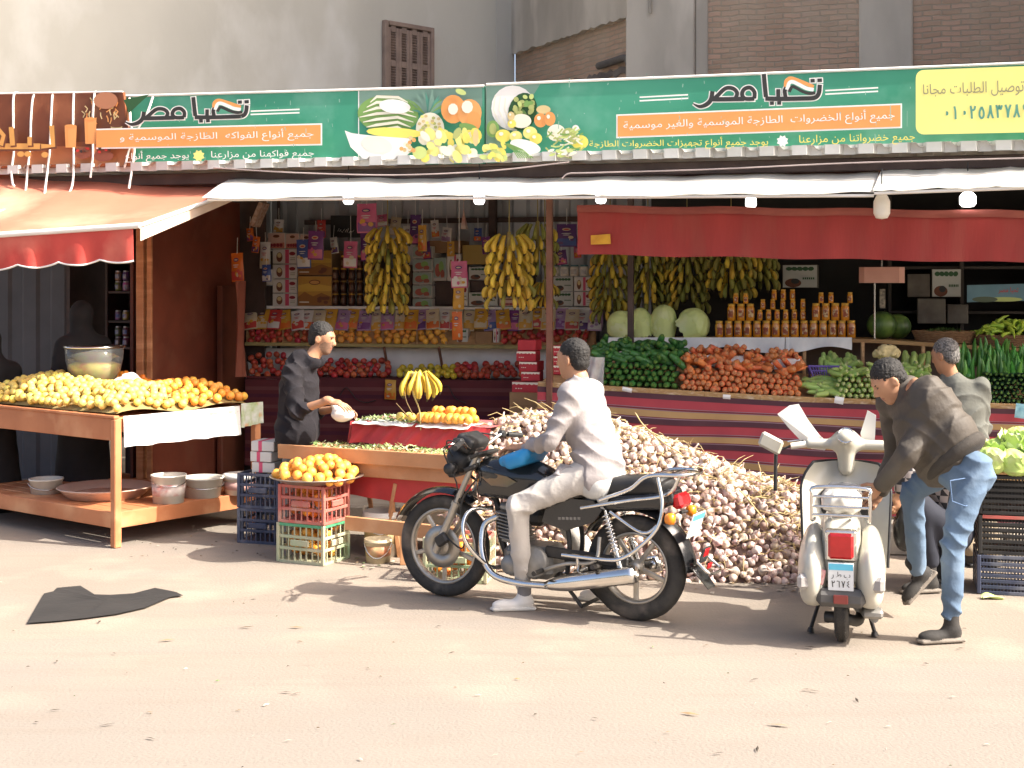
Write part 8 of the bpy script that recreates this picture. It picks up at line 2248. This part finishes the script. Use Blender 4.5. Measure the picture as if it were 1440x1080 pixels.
add_hair("hair", t, hd, hf, hu, M_hair, .004)
M_bj = mat("brown_jacket", (.070, .058, .046), .68, (.056, .046, .036), 6, .45, 34, c3=(.085, .070, .056), scale3=3)
sd_ = SDF(.0078); torso(sd_, hipC.lerp(shC, .22), chest, across, (.180, .140), (.205, .135), k=.05)
sd_.cap(shL.lerp(shC, .2), shR.lerp(shC, .2), .100, k=.06).cap(chest, hipC.lerp(shC, .25), .158, .158, k=.05)
for a in (aR, aL): limbs(sd_, [a[0], a[1], a[1].lerp(a[2], .95)], [.084, .070, .054], .03)
limbs(sd_, [chest, shC, P(1271, 547, 8.02)], [.14, .118, .084], .05)
ud_ = np.array((shC - hipC).normalized())
hc_ = np.array(hipC)
base = folds(.0062, 41, 60, [aR[1], aR[0], chest])
def quilt(X):
    s_ = (X - hc_) @ ud_
    return base(X) + .006 * np.abs(np.sin(s_ * 34)) ** .7 - .004
sd_.wr = quilt
bj = sd_.mesh("jacket", M_bj, t)
u_ = (shC - hipC).normalized(); sd_ = SDF(.009); c = hipC + u_ * .045
sd_.ell(c, (.177, .147, .045), F3(across, across.cross(u_), u_), k=.02).ell(c + u_ * .03, (.177, .147, .045), F3(across, across.cross(u_), u_), k=.03); sd_.mesh("waistband", mat("dark_rib_knit", (.050, .043, .036), .9, (.04, .034, .029), 40, .4, 200), t)
M_jean = mat("blue_denim", (.115, .175, .255), .85, (.080, .125, .19), 4, .5, 20, c3=(.19, .255, .335), scale3=2.6, bdist=.015)
sd_ = SDF(.0078); sd_.ell(hipC + V((.01, 0, -.03)), (.155, .14, .13), k=.03).ell(hipR + V((.035, .03, -.05)), (.095, .095, .105), k=.03).ell(hipL + V((.05, .03, -.04)), (.095, .095, .10), k=.03)
limbs(sd_, [hipR, kneeR, kneeR.lerp(ankR, .55), ankR + V((0, 0, .05))], [.104, .070, .062, .053], .012); limbs(sd_, [hipL, kneeL, kneeL.lerp(ankL, .5), ankL], [.098, .072, .060, .052], .012)
sd_.wr = folds(.009, 44, 64, [kneeR, kneeL, hipR, ankR])
jn = sd_.mesh("jeans", M_jean, t)
w = MB(); q = [P(x, y, 7.655 if x < 1360 else 7.72) for x, y in ((1336, 676), (1374, 670), (1376, 700), (1358, 712), (1339, 705))]
for i in range(5): w.tube([q[i], q[(i + 1) % 5]], .0035, 5)
w.build("pocket_seam", mat("denim_stitch", (.10, .16, .27), .9), jn)
M_sboot = mat("dark_slipper", (.022, .020, .019), .85, (.04, .036, .032), 12, .2, 90); M_bsole = mat("dusty_sole", (.20, .17, .14), .8)
add_shoe("shoe", t, ankR + V((0, 0, .005)), (-.97, -.2, 0), M_sboot, M_bsole, h=.115, wd=.045)
add_shoe("shoe", t, ankL + V((0, 0, .0)), (-.62, -.15, -.62), M_sboot, M_bsole, h=.10, wd=.045)

# ---- the man in the grey jacket, back to us
t = thing("person", "man in a grey jacket and tan trousers standing with his back to us", "person", P(1352, 790, 10.15))
D_ = 10.2
sRv = V((.97, -.24, 0))
hd = P(1329, 500, D_); hf = V((-.62, .74, -.25)); nk = P(1335, 526, D_ + .02)
pel, chest = P(1354, 628, D_), P(1346, 572, D_)
c = P(1342, 545, D_); shR, shL = c + sRv * .185 + V((0, 0, .01)), c - sRv * .165
aR = [shR, P(1381, 600, D_ + .05), P(1372, 612, D_ + .28)]; aL = [shL, P(1306, 600, D_ + .05), P(1318, 612, D_ + .28)]
lR = [pel + sRv * .09, P(1369, 690, D_), V((P(1371, 780, D_).x, D_, .27))]; lL = [pel - sRv * .09, P(1345, 690, D_), V((P(1344, 780, D_).x, D_, .27))]
for l in (lR, lL): l[2] = V((l[2].x, D_ - .35, .095)); l[1] = V((l[1].x, D_ - .12, .56))
body(t, hd, hf, (0, 0, 1), nk, pel, chest, [aR, aL], [lR, lL], sRv, [(aR[2], (-.3, .9, .1), (-.6, -.2, -.7), (-.6, .2, .7), .6), (aL[2], (.3, .9, .1), (.6, -.2, -.7), (.6, .2, .7), .6)], h=.008)
add_hair("hair", t, hd, hf, (0, 0, 1), M_hairg)
M_gj = mat("grey_green_jacket", (.130, .130, .112), .88, (.105, .105, .09), 5, .4, 34)
sd_ = SDF(.0078); torso(sd_, pel + V((0, 0, .04)), chest, sRv, (.190, .130), (.200, .128), k=.045)
for a in (aR, aL): limbs(sd_, [a[0], a[1], a[2]], [.074, .062, .050], .03)
limbs(sd_, [chest + V((0, 0, .14)), nk + V((0, 0, -.01))], [.10, .068], .05); sd_.cap(nk + V((0, 0, .012)), nk + V((0, 0, .2)), .058, k=.008, sub=True)
sd_.wr = folds(.012, 51, 56, [aR[1], pel, chest])
sd_.mesh("jacket", M_gj, t)
sd_ = SDF(.011); sd_.cap(pel - sRv * .07, pel + sRv * .07, .125, k=.03)
for l in (lR, lL): limbs(sd_, [l[0], l[1], l[2] + V((0, 0, .03))], [.105, .085, .068], .03)
sd_.wr = folds(.009, 53, 55); sd_.mesh("trousers", mat("tan_trousers", (.36, .29, .20), .9, (.30, .24, .165), 5, .2, 60), t)
for l in (lR, lL): add_shoe("shoe", t, l[2], (-.1, 1, 0), M_blkm, M_black, h=.09)

# ---- crouching helper with plaid sleeves, half hidden
t = thing("person", "crouching person with plaid sleeves, half hidden behind the bending man", "person", G(1318, 806))
hd = P(1308, 600, 9.05); hf = V((-.9, -.1, -.45)); nk = P(1316, 625, 9.05); pel, chest = P(1336, 745, 9.15), P(1322, 668, 9.08); sRv = V((.2, -.98, 0))
aR = [P(1303, 645, 8.9), P(1276, 660, 8.85), P(1266, 694, 8.85)]; aL = [P(1306, 645, 9.25), P(1288, 672, 9.1), P(1276, 694, 8.98)]
lR = [P(1334, 745, 9.0), P(1294, 712, 8.95), P(1308, 788, 9.0)]; lL = [P(1338, 745, 9.3), P(1303, 715, 9.3), P(1320, 784, 9.3)]
body(t, hd, hf, (0, 0, 1), nk, pel, chest, [aR, aL], [lR, lL], sRv, [(aR[2], (-.25, -.1, -1), (-.2, .9, 0), (-.9, -.2, 0), .7), (aL[2], (-.25, -.1, -1), (-.2, -.9, 0), (-.9, .2, 0), .7)], h=.008)
add_hair("hair", t, hd, hf, (0, 0, 1), M_hair)
M_plaid = mat("plaid_flannel", (.06, .055, .06), .9, (.30, .27, .26), 4)
nt = M_plaid.node_tree; ck = nt.nodes.new("ShaderNodeTexChecker"); ck.inputs["Scale"].default_value = 22; ck.inputs["Color1"].default_value = (.03, .03, .035, 1); ck.inputs["Color2"].default_value = (.34, .30, .29, 1)
nt.links.new([n for n in nt.nodes if n.type == 'TEX_COORD'][0].outputs["Object"], ck.inputs["Vector"]); nt.links.new(ck.outputs["Color"], nt.nodes["Principled BSDF"].inputs["Base Color"])
sd_ = SDF(.0078); torso(sd_, pel + V((0, 0, .05)), chest, sRv, (.17, .14), (.19, .13), k=.06)
for a in (aR, aL): limbs(sd_, [a[0], a[1], a[1].lerp(a[2], .8)], [.08, .066, .05], .04)
sd_.wr = folds(.006, 61, 30); sd_.mesh("shirt", M_plaid, t)
sd_ = SDF(.011); sd_.cap(pel + V((0, -.08, 0)), pel + V((0, .08, 0)), .13, k=.03)
for l in (lR, lL): limbs(sd_, l, [.10, .08, .06], .03)
sd_.wr = folds(.006, 63, 30); sd_.mesh("trousers", mat("dark_navy_trousers", (.025, .027, .04), .85, (.018, .02, .03), 6), t)
for l in (lR, lL): add_shoe("shoe", t, V((l[2].x, l[2].y, .11)), (-.95, -.2, 0), M_sboot, M_bsole, h=.105)
c = P(1272, 738, 8.85); sd_ = SDF(.009); sd_.ell(c - V((0, 0, .05)), (.075, .08, .12), k=.03).cap(P(1266, 700, 8.86), c, .02, .05, k=.04).cap(P(1278, 700, 8.95), c, .02, .05, k=.04); sd_.wr = folds(.008, 65, 40)
tag(sd_.mesh("plastic_bag", mat("black_bag", (.012, .012, .013), .25, (.02, .02, .022), 10, .4, 20)), "black plastic bag in the hands of the crouching person", "bag")

# ---- dark robed figures in the drinks stall
M_robe = mat("black_robe", (.012, .011, .012), .9, (.018, .016, .017), 6, .2, 30)
for (px, py, D, lb, f) in ((114, 446, 12.45, "person in a long black robe standing in the dark stall behind the bowl", (-.45, .85, -.2)), (-14, 482, 12.3, "person in dark clothes at the very left edge, mostly outside the picture", (.2, .95, -.1))):
    hd = P(px, py, D); t = thing("person", lb, "person", V((hd.x, D, 0)))
    pel, chest = hd - V((-.02, 0, .72)), hd - V((-.02, 0, .36)); nk = hd - V((0, 0, .12)); sRv = V((.8, .6, 0))
    aR = [chest + sRv * .17 + V((0, 0, .1)), chest + sRv * .2 - V((0, .05, .18)), chest + sRv * .08 - V((0, .28, .22))]; aL = [chest - sRv * .17 + V((0, 0, .1)), chest - sRv * .2 - V((0, .05, .18)), chest - sRv * .08 - V((0, .28, .22))]
    lg = [[pel + sRv * e * .08, V((pel.x + e * .08, pel.y, .5)), V((pel.x + e * .09, pel.y, .09))] for e in (1, -1)]
    body(t, hd, f, (0, 0, 1), nk, pel, chest, [aR, aL], lg, sRv, [(aR[2], (0, -.9, -.3), (0, .3, -.9), -sRv, .5), (aL[2], (0, -.9, -.3), (0, .3, -.9), sRv, .5)], h=.009)
    sd_ = SDF(.012); s_, ff, uu = headframe(f); torso(sd_, pel, chest, sRv, (.19, .16), (.20, .15), k=.07)
    sd_.cap(pel, V((pel.x, pel.y, .12)), .19, .26, k=.06)
    for a in (aR, aL): limbs(sd_, [a[0], a[1], a[1].lerp(a[2], .85)], [.09, .085, .07], .05)
    sd_.ell(hd + V((0, 0, .03)) - ff * .02, (.105, .115, .12), F3(s_, ff, uu), k=.04).cap(hd - V((0, 0, .1)), chest + V((0, 0, .1)), .10, .16, k=.06).ell(hd + ff * .11, (.062, .06, .085), F3(s_, ff, uu), k=.01, sub=True)
    sd_.wr = folds(.008, int(px) + 80, 18); sd_.mesh("robe", M_robe, t)
# produce prototypes that were only copied from
for o in [o for o in COL.objects if o.parent is None and 'label' not in o and 'kind' not in o and o.type in ('MESH', 'EMPTY')]:
    for c in [c for c in COL.objects if c.parent == o]: bpy.data.objects.remove(c)
    bpy.data.objects.remove(o)
